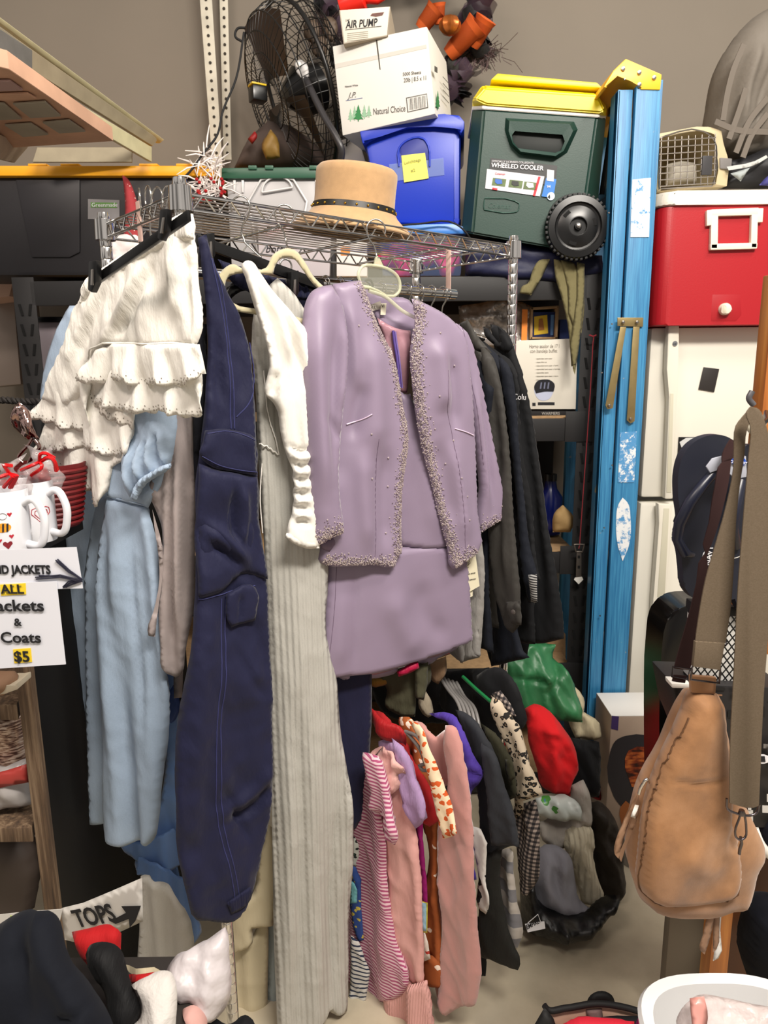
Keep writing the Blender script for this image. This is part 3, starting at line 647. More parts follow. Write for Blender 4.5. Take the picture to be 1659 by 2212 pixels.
# moulded handle
bm = bmesh.new(); rim = [(1092, 255), (1240, 263), (1248, 280), (1225, 330), (1205, 343), (1120, 332), (1100, 312), (1090, 280)]
inn = [(1112, 283), (1215, 291), (1220, 305), (1212, 325), (1200, 330), (1118, 320), (1108, 306), (1106, 292)]
a = [bm.verts.new(pl.w(*q, .0)) for q in rim]; b = [bm.verts.new(pl.w(*q, .022)) for q in [(x + (1163 - x) * .12, y + (300 - y) * .14) for x, y in rim]]; c = [bm.verts.new(pl.w(*q, .018)) for q in inn]; d = [bm.verts.new(pl.w(*q, -.0)) for q in inn]
for A, B in ((a, b), (b, c), (c, d)):
    for i in range(8): bm.faces.new((A[i], A[(i + 1) % 8], B[(i + 1) % 8], B[i]))
o = bm_obj('handle_moulding', bm, gcool, T)
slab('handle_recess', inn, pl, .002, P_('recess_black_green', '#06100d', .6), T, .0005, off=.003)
# label
L = thing('cooler_label', 'printed label reading WHEELED COOLER on the green cooler', 'label')
card('label_black', [(1060, 341), (1204, 358), (1199, 402), (1056, 382)], pl, P_('label_black', '#121214', .4), L, .002)
card('label_white', [(1052, 365), (1176, 381), (1166, 424), (1048, 407)], pl, P_('label_grey_white', '#d5d5dc', .5), L, .003)
text('lettering', 'OFFICIALLY LICENSED COLLEGIATE', pl, 1062, 350, .0055, paper, L, .0045, rot=-4); text('lettering', 'WHEELED COOLER', pl, 1061, 361, .0125, paper, L, .0045, bold=.02, wid=1.0, rot=-5)
text('lettering', 'Coleman', pl, 1069, 377, .006, P_('label_red', '#c9182b', .5), L, .0045, rot=-4)
for i, (x, y, c1) in enumerate(((1068, 384, '#2c62b8'), (1104, 388, '#1d211d'), (1136, 392, '#e8e8ea'))):
    card('photo_panel', [(x - 3, y), (x + 26, y + 3), (x + 23, y + 19), (x - 6, y + 16)], pl, P_('photo_green', '#55683a', .5, var=.3, vs=60), L, .004)
    card('photo_item', [(x + 2, y + 2), (x + 16, y + 4), (x + 17, y + 13), (x + 6, y + 14), (x + 1, y + 9)], pl, P_('photo_item_' + str(i), c1, .5), L, .0052)
card('red_edge', [(1163, 381), (1168, 382), (1156, 424), (1151, 422)], pl, P_('label_red', '#c9182b', .5), L, .004)
card('blue_panel', [(1180, 384), (1202, 387), (1195, 428), (1170, 424)], pl, P_('label_blue', '#2273c4', .5), L, .004)
card('white_tag', [(1182, 366), (1197, 368), (1196, 392), (1181, 390)], pl, paper, L, .0052); text('lettering', '94', pl, 1181, 406, .008, paper, L, .0052)
lathe('round_badge', [(.0115, 0), (.0115, .0012)], pl.w(1190, 424, .003), P_('badge_blue', '#cfe0ee', .5), L, axis_rot(pl.n), 20); text('lettering', '4', pl, 1183, 429, .011, ink, L, .0052, bold=.03)
card('label_red_mark', [(1064, 405), (1075, 407), (1074, 411), (1063, 409)], pl, P_('label_red', '#c9182b', .5), L, .004)
eb = P_('dark_green_emboss', '#234b40', .35)
tube('logo_frame', [pl.w(*q, .002) for q in chaikin([(1047, 428), (1112, 434), (1122, 440), (1118, 456), (1108, 459), (1046, 453), (1045, 445)], 1)], .0016, eb, T, closed=True); text('logo_emboss', 'Coleman', pl, 1053, 449, .015, eb, T, .001, wid=.9, rot=-4, shear=.2)
# wheel
wc = W(1248, 490, 2.262); wax = V(pl.n)
gry = P_('tyre_grey_black', '#1d1d1e', .6)
T2 = T
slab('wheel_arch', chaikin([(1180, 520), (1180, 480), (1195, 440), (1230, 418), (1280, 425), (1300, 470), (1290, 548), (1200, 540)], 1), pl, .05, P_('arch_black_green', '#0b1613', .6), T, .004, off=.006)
Mw = axis_rot(wax); bm = bmesh.new()
lathe('', [(.055, -.03), (.086, -.03), (.0915, -.022), (.0915, .0), (.088, .008), (.07, .010), (.066, .004), (.06, .002), (.03, .012), (.026, .012), (.024, .002), (.012, .002), (.010, .012), (.001, .013)], wc, None, None, Mw, 44, bm=bm)
w_ = bm_obj('wheel', bm, P_('gloss_black_wheel', '#101011', .3), T)
bm = bmesh.new()
for k in range(40): a = 2 * PI * k / 40; box('', wc + Mw @ V((math.cos(a) * .0915, math.sin(a) * .0915, -.008)), (.010, .008, .022), None, bev=.0015, rot=Mw @ Matrix.Rotation(a, 3, 'Z') @ Matrix.Identity(3), bm=bm)
bm_obj('tyre_tread', bm, gry, w_)
bm = bmesh.new()
for k in range(3): a = 2 * PI * k / 3 + .5; box('', wc + Mw @ V((math.cos(a) * .045, math.sin(a) * .045, .005)), (.02, .022, .004), None, bev=.001, rot=Mw @ Matrix.Rotation(a, 3, 'Z'), bm=bm)
bm_obj('hub_slots', bm, blk_in, w_)['kind'] = 'stuff'; lathe('axle_cap', [(.007, 0), (.006, .004), (.001, .005)], wc + Mw @ V((0, 0, .012)), chrome_d, w_, Mw, 14)
# tow handle on the right side
bm = bmesh.new(); q0 = W(1320, 225, 2.42)
tube('', [W(1322, 200, 2.40), W(1327, 235, 2.40), W(1300, 420, 2.42)], .009, None, bm=bm); box('', W(1326, 215, 2.40), (.03, .03, .09), None, bm=bm); bm_obj('tow_handle', bm, black_pl, T)
# dark cloth under the cooler
T = thing('folded_navy_cloth', 'navy blue folded camp chair cloth with olive straps under the wheeled cooler', 'cloth'); nv = P_('navy_nylon', '#12173a', .6, bump=.3, bs=60, bd=.004)
sheet('fabric', [(1005, 512), (1060, 515), (1150, 530), (1230, 545), (1300, 552), (1306, 588), (1290, 596), (1005, 596)], PL(1150, 560, 2.36, 0), nv, T, th=.03, edge=.03, nz=[(.012, 9, 22)], back=3)
olv = fab('olive_webbing', '#77704e', .85, weave=700, wb=.5)
for i, p in enumerate(([(1165, 562), (1188, 560), (1170, 600), (1147, 638), (1122, 633), (1128, 618), (1140, 612), (1150, 585)], [(1196, 560), (1222, 565), (1238, 620), (1243, 700), (1240, 790), (1234, 792), (1226, 700), (1212, 640), (1200, 600)], [(1212, 562), (1240, 568), (1256, 610), (1263, 660), (1256, 720), (1236, 700), (1226, 620)], [(1246, 566), (1263, 570), (1262, 640), (1252, 740), (1242, 810), (1238, 800), (1246, 640)])):
    sheet('olive_strap', p, PL(1200, 600, 2.318 - .006 * i, 0), olv, T, th=.003, res=.008, sm=1)
# ================================================================ level 2 items
T = thing('bagged_foil_parcel', 'clear crinkled plastic bag with silvery contents on the middle shelf', 'bag')
sheet('plastic', [(990, 662), (1130, 652), (1155, 665), (1153, 720), (1150, 752), (1000, 752)], PL(1080, 700, 2.5, 0), P_('crinkled_plastic', '#b4aea9', .12, .35, var=.35, vs=40, bump=.6, bs=40, bd=.01), T, th=.03, edge=.04, nz=[(.02, 16, 22), (.008, 50, 60)])
card('orange_print', [(1128, 668), (1140, 668), (1138, 740), (1126, 745)], PL(1130, 700, 2.455, 0), P_('orange_print', '#e8862c', .6), T)
# card box open with yellow/blue packs
T = thing('small_open_carton', 'small open brown carton holding a blue and yellow boxed figurine', 'box')
pl = PL(1178, 700, 2.46, 0)
bm = bmesh.new()
for q in ([(1147, 664), (1207, 660), (1207, 665), (1147, 669)], [(1147, 664), (1152, 664), (1150, 732), (1145, 732)], [(1203, 662), (1208, 662), (1204, 732), (1199, 732)], [(1146, 728), (1204, 728), (1204, 732), (1146, 732)]): prism(bm, [pl.w(*a) for a in q], -pl.n * .2, .001)
bm_obj('carton_walls', bm, brd, T); card('back_panel', [(1150, 668), (1204, 668), (1202, 730), (1148, 730)], pl.off(-.15), P_('dark_navy_card', '#121a3c', .6), T)
T = thing('blue_yellow_pack', 'blue and yellow boxed set inside the small open carton', 'box')
slab('pack', [(1150, 674), (1200, 674), (1197, 728), (1150, 728)], pl, .08, P_('pack_blue', '#1a2c63', .5), T, .002, off=-.02)
card('yellow_panel', [(1154, 684), (1182, 680), (1184, 720), (1154, 724)], pl, P_('pack_yellow', '#e0bc2e', .5), T, -.018); card('figure_print', [(1164, 690), (1172, 688), (1176, 712), (1163, 714)], pl, P_('print_brown', '#a2662e', .5), T, -.016); card('blue_stripe', [(1190, 680), (1197, 680), (1195, 724), (1189, 724)], pl, P_('pack_light', '#5c84b8', .5), T, -.018)
T = tag(slab('blue_yellow_box', [(1210, 690), (1236, 690), (1236, 735), (1208, 735)], PL(1220, 700, 2.5, 0), .1, P_('pack_blue', '#1a2c63', .5), None, .002), 'dark blue box with yellow stripe behind the olive straps', 'box')
# oven box
T = thing('oven_box', 'white oven carton with Spanish lettering and picture of a black roaster', 'box')
pl = PL(1180, 800, 2.37, -3)
slab('carton', [(1110, 736), (1248, 731), (1244, 884), (1118, 884)], pl, .35, P_('offwhite_box', '#d9d3c6', .6, var=.03, bump=.15, bs=25, bd=.002), T, .003)
text('lettering', 'Horno asador de 17 l', pl, 1143, 752, .0115, P_('print_soft_grey', '#8e887c', .7), T, .001, wid=.68); text('lettering', 'con bandeja buffet', pl, 1145, 762, .0115, P_('print_soft_grey', '#8e887c', .7), T, .001, wid=.72)
for i, L_ in enumerate((1205, 1190, 1223, 1228, 1196, 1222, 1200)): text('small_print', '- capacidad para asar y hornear'[:int((L_ - 1155) * .42)], pl, 1156, 776 + i * 7.6, .0042, P_('print_soft_grey', '#8e887c', .7), T, .001, wid=1.1)
rk = P_('roaster_print_black', '#14141c', .4)
card('roaster_body', [(1154, 838), (1162, 822), (1190, 822), (1198, 836), (1194, 850), (1186, 862), (1166, 864), (1156, 852)], pl, P_('roaster_print_white', '#b9bed4', .5), T, .001, sm=1)
card('roaster_top', [(1154, 836), (1160, 824), (1172, 820), (1190, 822), (1198, 830), (1196, 846), (1176, 846), (1158, 850)], pl, rk, T, .002, sm=1)
for i in range(3): card('roaster_slot', [(1168 + i * 8, 826), (1171 + i * 8, 826), (1169 + i * 8, 840), (1166 + i * 8, 840)], pl, P_('roaster_gleam', '#6b6f85', .4), T, .003)
card('dark_band', [(1162, 869), (1198, 869), (1198, 875), (1162, 875)], pl, ink, T, .001); card('dark_dot', [(1150, 870), (1157, 870), (1157, 877), (1150, 877)], pl, ink, T, .001)
T = thing('flat_black_box', 'flat black box with pale lettering beneath the white oven carton', 'box')
slab('carton', [(1124, 886), (1244, 885), (1243, 897), (1122, 899)], PL(1180, 890, 2.38, -3), .3, P_('black_card', '#1a1718', .6), T, .002); text('lettering', 'WARMERS', PL(1180, 890, 2.38, -3), 1170, 896, .009, P_('pale_grey_print', '#b5b0a8', .6), T, .001)
tag(slab('cardboard_tray', [(1120, 899), (1247, 897), (1247, 904), (1120, 906)], PL(1180, 900, 2.375, -3), .32, brd, None, .002), 'thin brown cardboard sheet under the flat black box', 'cardboard')
T = thing('blue_cylinder_bottle', 'dark blue glossy flask standing deep on the lower steel shelf', 'bottle')
lathe('body', [(.001, 0), (.04, 0), (.045, .02), (.045, .14), (.025, .17), (.02, .2), (.001, .2)], (W(1187, 1110, 2.6).x, 2.6, .93), P_('deep_blue_gloss', '#0a1450', .2), T); lathe('cap', [(.022, .2), (.022, .225), (.001, .228)], (W(1187, 1110, 2.6).x, 2.6, .93), black_pl, T)
tag(sheet('brown_paper_bag', [(1196, 1110), (1215, 1090), (1240, 1120), (1232, 1150), (1195, 1150)], PL(1220, 1130, 2.42, 0), P_('kraft_paper', '#a98a5a', .8, bump=.4, bs=40, bd=.004), None, th=.03, edge=.03, nz=[(.01, 20, 20)]).o, 'crumpled brown paper bag on the lower steel shelf', 'bag')
tag(slab('brown_carton', [(1160, 1370), (1222, 1370), (1222, 1424), (1160, 1424)], PL(1190, 1400, 2.5, 0), .3, brd, None, .003), 'plain brown carton low on the steel shelving', 'box')
for (p, l) in (([(60, 690), (150, 690), (135, 862), (80, 862)], 'grey translucent bin with black rim behind the white shorts'), ([(150, 740), (300, 740), (290, 900), (160, 900)], 'dim grey bin deep in the steel shelving behind the blue dress')):
    T = thing('storage_bin', l, 'bin'); pl = PL(100, 780, 2.45, 0); slab('body', p, pl, .35, P_('grey_translucent', '#958a90', .4), T, .01); x0, x1 = p[0][0], p[1][0]; slab('rim', [(x0 - 6, p[0][1] - 6), (x1 + 6, p[0][1] - 6), (x1 + 6, p[0][1] + 6), (x0 - 6, p[0][1] + 6)], pl, .37, black_pl, T, .003, off=.01)
T = thing('hanging_cord', 'thin red cord with a strap buckle hanging from the slotted black post', 'cord')
red_c = P_('red_cord', '#9c2a35', .7); cx = 2.31
tube('cord', [W(*q, cx) for q in ((1272, 724), (1283, 726), (1281, 740), (1275, 850), (1266, 980), (1258, 1090), (1252, 1178), (1250, 1185))], .0014, red_c, T); tube('knot', [W(1274, 724, cx), W(1281, 727, cx), W(1288, 724, cx)], .0025, red_c, T)
pl = PL(1250, 1200, cx, 0); stl = P_('aged_steel', '#6d655e', .4, .7)
tube('ring', [pl.w(*q) for q in chaikin([(1240, 1176), (1262, 1176), (1258, 1192), (1244, 1192)], 2)], .0026, stl, T, closed=True)
slab('buckle_bar', [(1246, 1190), (1256, 1190), (1256, 1248), (1249, 1260), (1244, 1248)], pl, .003, stl, T, .0008); card('hole', [(1248, 1200), (1253, 1200), (1253, 1206), (1248, 1206)], pl, blk_in, T); card('hole', [(1248, 1222), (1253, 1222), (1253, 1228), (1248, 1228)], pl, blk_in, T)
card('white_tip', [(1242, 1248), (1257, 1246), (1260, 1252), (1250, 1262), (1240, 1252)], pl, wht_pl, T, .002)
# ================================================================ step ladder
T = thing('step_ladder', 'tall folded blue fibreglass step ladder with yellow top cap', 'ladder')
fb = NT('blue_fibreglass'); v = fb.coord(False, (30, 30, 1)); n = fb.n('ShaderNodeTexNoise', _Scale=8.0, _Detail=6.0); fb.l(v, n.inputs[0]); v = fb.coord(False); n2 = fb.n('ShaderNodeTexNoise', _Scale=16.0, _Detail=8.0, _Roughness=.7); fb.l(v, n2.inputs[0])
col = fb.ramp(n.outputs[0], [(.3, '#24699a'), (.7, '#418cb8')]); msk = fb.ramp(n2.outputs[0], [(.66, '#000000'), (.71, '#ffffff')])
fb.l(fb.mix(msk, col, lin('#a89c74')), fb.b.inputs['Base Color']); fb.b.inputs['Roughness'].default_value = .45
yc = P_('orange_yellow_cap', '#f2b321', .4)
def col3(name, xw0, xw1, y0, y1, z0, z1, mat, bev=.003, par=None):
    return box(name, ((xw0 + xw1) / 2, (y0 + y1) / 2, (z0 + z1) / 2), (xw1 - xw0, y1 - y0, z1 - z0), mat, par or T, bev)
LX = .683; LM = .722; LR = .790; LY = 2.19
XA = lambda px, py: W(px, py, LY).x
x0, x1, x2 = XA(1308, 800), XA(1340, 800), XA(1394, 800)
col3('front_rail', x1 + .002, x2, LY, LY + .028, .02, 2.33, fb.m); col3('front_rail_flange', x2 - .006, x2, LY, LY + .07, .02, 2.33, fb.m, .001)
col3('rear_rail', x0, x1 - .003, LY + .012, LY + .04, .02, 2.31, fb.m); col3('rear_rail_flange', x0, x0 + .006, LY + .012, LY + .08, .02, 2.31, fb.m, .001)
col3('far_front_rail', x1 + .002, x2, LY + .42, LY + .45, .02, 2.33, fb.m); col3('far_rear_rail', x0, x1 - .003, LY + .42, LY + .45, .02, 2.31, fb.m)
for k in range(7): col3('step', x1 + .004, x2 - .006, LY + .03, LY + .42, .3 * k + .28, .3 * k + .305, galv, .002)
pl = PL(1380, 160, LY - .004, 0)
slab('top_cap', [(1352, 126), (1430, 160), (1427, 194), (1385, 193), (1364, 172), (1333, 160), (1310, 190), (1304, 188), (1325, 152)], pl, .46, yc, T, .004)
bm = bmesh.new()
for q in ((1346, 149), (1381, 157), (1413, 168), (1381, 183)): lathe('', [(.006, 0), (.0055, .003), (.001, .004)], pl.w(*q, .001), None, None, axis_rot(pl.n), 12, bm=bm)
bm_obj('rivets', bm, chrome_d, T)
bm = bmesh.new(); pr = PL(1350, 800, LY - .001, 0)
for q in ((1349, 171), (1315, 460), (1322, 700), (1300, 805), (1322, 1005), (1305, 1140), (1296, 1330)): lathe('', [(.003, 0), (.002, .003)], pr.w(*q), None, None, axis_rot((0, -1, 0)), 8, bm=bm)
bm_obj('rail_screws', bm, chrome_d, T)
lbw = NT('worn_white_label'); v = lbw.coord(False); n = lbw.n('ShaderNodeTexNoise', _Scale=38.0, _Detail=8.0, _Roughness=.75); lbw.l(v, n.inputs[0]); lbw.l(lbw.ramp(n.outputs[0], [(.40, '#4f8fc2'), (.47, '#dfe3e6')]), lbw.b.inputs['Base Color'])
lbx = NT('scraped_white_label'); v = lbx.coord(False); n = lbx.n('ShaderNodeTexNoise', _Scale=40.0, _Detail=8.0, _Roughness=.75); lbx.l(v, n.inputs[0]); lbx.l(lbx.ramp(n.outputs[0], [(.5, '#4f8fc2'), (.55, '#dfe3e6')]), lbx.b.inputs['Base Color'])
card('worn_label', [(1366, 388), (1406, 384), (1402, 512), (1362, 512)], pr, lbw.m, T, .001); card('worn_label', [(1340, 934), (1376, 932), (1370, 1042), (1335, 1042)], pr, lbx.m, T, .001)
card('worn_label', [(1345, 1075), (1355, 1085), (1362, 1120), (1358, 1180), (1345, 1212), (1335, 1180), (1331, 1130), (1336, 1090)], pr, lbw.m, T, .001, sm=2)
br = P_('brass_brown_steel', '#8e7d55', .4, .6, var=.1, vs=30)
slab('spreader_bracket', [(1334, 686), (1390, 686), (1389, 706), (1334, 704)], pr, .004, br, T, .001, off=.006)
slab('spreader_arm', [(1340, 706), (1353, 706), (1324, 882), (1312, 884), (1308, 876)], pr, .003, br, T, .001, off=.010); slab('spreader_arm', [(1368, 706), (1382, 706), (1371, 910), (1362, 915), (1354, 908)], pr, .003, br, T, .001, off=.010)
bm = bmesh.new()
for q in ((1346, 696), (1376, 696), (1316, 876), (1362, 905)): lathe('', [(.005, 0), (.0045, .003), (.001, .004)], pr.w(*q, .011), None, None, axis_rot((0, -1, 0)), 12, bm=bm)
bm_obj('bracket_rivets', bm, chrome_d, T)
# ================================================================ refrigerator
T = thing('refrigerator', 'white top-freezer refrigerator behind the blue ladder', 'refrigerator')
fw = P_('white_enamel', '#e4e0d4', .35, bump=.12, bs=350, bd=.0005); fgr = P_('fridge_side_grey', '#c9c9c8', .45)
fx = W(1404, 760, 2.35).x; ft = W(1450, 707, 2.35).z; fm_ = W(1440, 1078, 2.35).z
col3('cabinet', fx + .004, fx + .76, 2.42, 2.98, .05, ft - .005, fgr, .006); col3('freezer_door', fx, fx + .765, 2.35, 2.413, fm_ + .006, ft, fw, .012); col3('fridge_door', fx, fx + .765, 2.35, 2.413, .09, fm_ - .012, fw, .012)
col3('gasket', fx + .01, fx + .75, 2.41, 2.422, .1, ft - .01, P_('gasket_grey', '#8f8f8e', .6), .001)
col3('base_grille', fx + .02, fx + .74, 2.40, 2.44, .0, .09, P_('grille_dark', '#4a4a4a', .6), .002)
pf = PL(1440, 900, 2.349, 0)
hw = P_('handle_cream', '#ded9cb', .4)
H = slab('freezer_handle', [(1444, 703), (1468, 703), (1466, 800), (1462, 870), (1454, 1078), (1436, 1078), (1446, 860), (1441, 800)], pf, .03, hw, T, .006, off=.042)
slab('handle_inset', [(1448, 850), (1455, 850), (1450, 1064), (1440, 1064)], pf, .003, P_('handle_inset_beige', '#c6c2ae', .5), H, .001, off=.0435)
H = slab('fridge_handle', [(1422, 1088), (1452, 1090), (1448, 1180), (1437, 1300), (1430, 1440), (1424, 1462), (1408, 1462), (1404, 1440), (1412, 1290), (1424, 1130)], pf, .03, hw, T, .006, off=.042)
slab('handle_inset', [(1434, 1098), (1446, 1098), (1436, 1290), (1420, 1290)], pf, .003, P_('handle_inset_beige', '#c6c2ae', .5), H, .001, off=.0435); slab('handle_grip', [(1414, 1300), (1434, 1300), (1428, 1345), (1412, 1340)], pf, .003, P_('grip_taupe', '#a89c8a', .5), H, .001, off=.0435, sm=1)
slab('handle_tab', [(1410, 1418), (1421, 1418), (1420, 1436), (1408, 1436)], pf, .003, P_('tab_yellowed', '#d6c98f', .5), H, .001, off=.0435)
lathe('badge', [(.008, 0), (.008, .0015)], pf.w(1458, 742, .043), P_('badge_silver', '#9c9fa2', .3, .8), T, axis_rot((0, -1, 0)), 20); text('badge_lettering', 'GE', pf, 1454, 745, .006, ink, T, .0448)
M_ = tag(slab('fridge_magnet', [(1520, 793), (1554, 797), (1543, 847), (1509, 841)], pf, .002, P_('dark_magnet', '#2a2624', .5), None, .0005, off=.003), 'small dark rectangular magnet on the freezer door', 'magnet')
T = thing('warranty_sticker', 'black sticker reading 60 with white gem and red band on the freezer door', 'sticker')
card('ground', [(1466, 944), (1560, 944), (1558, 1012), (1462, 1012)], pf, P_('sticker_black', '#121214', .4), T, .002); card('gem', [(1468, 955), (1482, 946), (1510, 945), (1522, 955), (1500, 968), (1484, 974), (1472, 966)], pf, P_('gem_silver', '#c9cbcb', .3), T, .003)
text('lettering', '60', pf, 1488, 961, .012, ink, T, .0042, bold=.02); card('red_band', [(1466, 980), (1500, 972), (1500, 980), (1465, 988)], pf, P_('sticker_red', '#b3202c', .4), T, .003)
# ================================================================ red cooler
T = thing('picnic_cooler', 'red picnic cooler with white lid standing on the refrigerator', 'cooler')
pl = PL(1500, 560, 2.28, 0); rc = P_('red_cooler_plastic', '#a8101c', .45, bump=.25, bs=220, bd=.0008); wl = P_('weathered_white_lid', '#ddd6c8', .5, var=.06, vs=20, bump=.2, bs=150)
zc = ft; xa = W(1411, 560, 2.28).x; bm = bmesh.new()
def rbox(bm, x0, x1, y0, y1, z0, z1, r, bev, ta=1.0):
    pts = []
    for cx_, cy_, a0 in ((x0 + r, y0 + r, 180), (x1 - r, y0 + r, 270), (x1 - r, y1 - r, 0), (x0 + r, y1 - r, 90)):
        for k in range(6): a = math.radians(a0 + 18 * k); pts.append(V((cx_ + math.cos(a) * r, cy_ + math.sin(a) * r, z0)))
    prism(bm, pts, V((0, 0, z1 - z0)), bev, 2, ta)
zl = W(1500, 445, 2.28).z; zt_ = W(1600, 408, 2.28).z
xb = W(1402, 690, 2.3).x
rbox(bm, xa + .012, xa + .62, 2.275, 2.66, zc + .002, zl, .045, .008, 1.02); bm_obj('body', bm, rc, T)
bm = bmesh.new(); rbox(bm, xa - .004, xa + .64, 2.262, 2.675, zl, zt_ - .006, .055, .01, .985); bm_obj('lid', bm, wl, T)
for x, y0 in ((1473, 460), (1582, 470)): tube('body_groove', [pl.w(x, y0, .0), pl.w(x - 2, 590, .0)], .0012, P_('groove_red', '#8f0e18', .5), T)
for x in (1527, 1575): tube('body_groove', [pl.w(x, 545, .004), pl.w(x - 4, 680, .004)], .0012, P_('groove_red', '#8f0e18', .5), T)
bm = bmesh.new()
for q in ([(1537, 452), (1640, 448), (1639, 464), (1537, 467)], [(1537, 464), (1552, 464), (1551, 538), (1535, 538)], [(1624, 462), (1638, 462), (1636, 536), (1622, 536)], [(1535, 526), (1637, 524), (1636, 537), (1535, 540)], [(1527, 454), (1540, 452), (1540, 486), (1527, 488)], [(1636, 450), (1650, 449), (1648, 480), (1636, 480)]): prism(bm, [pl.w(*a, .022) for a in q], pl.n * -.016, .003)
bm_obj('handle', bm, P_('cream_handle', '#e6dfcc', .4), T)
slab('spout_recess', [(1538, 628), (1600, 628), (1602, 680), (1590, 694), (1536, 694)], pl, .006, P_('recess_red', '#a30f1b', .5), T, .002, off=.006)
lathe('spout', [(.018, 0), (.018, .012), (.014, .02), (.006, .022), (.001, .022)], pl.w(1564, 668, .006), P_('cream_handle', '#e6dfcc', .4), T, axis_rot((0, -1, 0)), 18)
bm = bmesh.new()
for i in range(7): a = -1.2 + .4 * i; box('', pl.w(1564, 668, .028) + V((math.sin(a) * .008, 0, 0)), (.0015, .003, .026 * math.cos(a * .7)), None, bev=.0004, bm=bm)
box('', pl.w(1574, 668, .022), (.02, .006, .006), None, bm=bm); bm_obj('spout_ribs', bm, P_('cream_handle', '#e6dfcc', .4), T)
for i in range(5): card('moulded_text', [(1596, 595 + i * 5), (1635, 595 + i * 5), (1635, 596.5 + i * 5), (1596, 596.5 + i * 5)], pl, P_('emboss_red', '#b01420', .4), T, .006)
# ================================================================ pet carrier
T = thing('pet_carrier', 'beige pet carrier with wire door sitting on the red cooler', 'pet carrier')
pl = PL(1480, 350, 2.34, 12); bgp = P_('beige_carrier_plastic', '#c3b491', .5); drk = P_('carrier_inner_dark', '#4a4238', .8)
bm = bmesh.new(); outl = chaikin([(1417, 290), (1455, 283), (1530, 274), (1558, 282), (1563, 310), (1574, 350), (1570, 402), (1420, 415), (1410, 360)], 1); inl = chaikin([(1424, 298), (1460, 291), (1525, 284), (1543, 290), (1546, 320), (1552, 360), (1546, 398), (1428, 412), (1420, 360)], 1)
n = len(outl); A = [bm.verts.new(pl.w(*q)) for q in outl]; B = [bm.verts.new(pl.w(*q, .006)) for q in inl]; C = [bm.verts.new(pl.w(*q, -.02)) for q in inl]; D_ = [bm.verts.new(pl.w(*q) - pl.n * .3) for q in outl]; E_ = [bm.verts.new(pl.w(*q) - pl.n * .27) for q in inl]
for X, Y in ((A, B), (B, C), (D_, A), (C, E_)):
    for i in range(n): bm.faces.new((X[i], X[(i + 1) % n], Y[(i + 1) % n], Y[i]))
bm.faces.new(D_); bm.faces.new(E_)
bm_obj('shell', bm, bgp, T)
bm = bmesh.new()
for i in range(9):
    x = 1427 + i * 14.6; tube('', [pl.w(x + 2, 298 - i * 1.2, .012), pl.w(x - 1, 400, .012)], .0016, None, n=5, bm=bm)
for j in range(8): y = 305 + j * 14; tube('', [pl.w(1424, y, .014), pl.w(1546, y - 8, .014)], .0016, None, n=5, bm=bm)
tube('', [pl.w(*q, .013) for q in chaikin([(1422, 300), (1440, 293), (1520, 284), (1541, 300), (1548, 350), (1545, 380), (1538, 402), (1424, 408)], 1)], .0024, None, n=6, closed=True, bm=bm)
bm_obj('wire_door', bm, chrome_d, T)
slab('latch', [(1519, 336), (1540, 336), (1538, 378), (1516, 378)], pl, .006, P_('latch_grey', '#3c3b3d', .4), T, .002, off=.018); slab('side_clip', [(1556, 340), (1582, 342), (1580, 366), (1556, 364)], pl, .03, P_('latch_grey2', '#777472', .4), T, .003, off=.01)
tag(sheet('grey_fur_cushion', [(1440, 355), (1470, 348), (1500, 352), (1502, 400), (1438, 402)], PL(1470, 380, 2.45, 12), P_('striped_grey_fleece', '#b8b2a6', .9, bump=.5, bs=80), None, th=.03, edge=.03).o, 'pale fleece cushion inside the beige pet carrier', 'cushion')
# ================================================================ backpack & dark bags
T = thing('travel_backpack', 'large grey-brown travel backpack slumped at the upper right', 'backpack')
gb = P_('taupe_nylon', '#6f685f', .75, bump=.35, bs=50, bd=.004); gd = P_('taupe_nylon_strap', '#675f56', .8)
sheet('body', [(1625, 40), (1659, 20), (1800, 20), (1800, 360), (1640, 350), (1560, 345), (1532, 300), (1536, 230), (1548, 150), (1585, 85)], PL(1640, 200, 2.50, 10), gb, T, th=.12, edge=.14, folds=[(.03, .02, [(1600, 100), (1572, 200), (1560, 300)]), (-.02, .015, [(1640, 120), (1605, 230), (1590, 320)]), (.025, .02, [(1650, 180), (1600, 330)])], nz=[(.02, 7, 5)])
for i, q in enumerate(([(1608, 95), (1585, 150), (1572, 200), (1562, 260)], [(1612, 190), (1600, 230), (1575, 300)], [(1545, 262), (1590, 280), (1660, 285)], [(1659, 210), (1620, 260), (1590, 330)], [(1659, 245), (1625, 290), (1605, 340)])):
    P2 = PL(1600, 200, 2.36, 10); pts = [P2.w(*a) for a in chaikin(q, 2, False)]; bm = bmesh.new(); w = .012; pr0 = None
    for p, p2 in zip(pts, pts[1:] + [pts[-1] + (pts[-1] - pts[-2])]):
        d = (p2 - p).normalized(); s = d.cross(V((0, -1, 0))).normalized() * w * .7; cur = [bm.verts.new(p + s), bm.verts.new(p - s), bm.verts.new(p - s + V((0, .004, 0))), bm.verts.new(p + s + V((0, .004, 0)))]
        if pr0:
            for k in range(4): bm.faces.new((pr0[k], pr0[(k + 1) % 4], cur[(k + 1) % 4], cur[k]))
        pr0 = cur
    bm_obj('strap', bm, gd, T)
T = thing('black_duffel', 'black duffel bag with grey patches under the travel backpack', 'bag')
sheet('body', [(1560, 350), (1600, 342), (1659, 320), (1800, 300), (1800, 408), (1562, 408)], PL(1620, 370, 2.42, 0), P_('black_nylon', '#16161a', .6, bump=.3, bs=50, bd=.004), T, th=.05, edge=.05, nz=[(.015, 12, 20)])
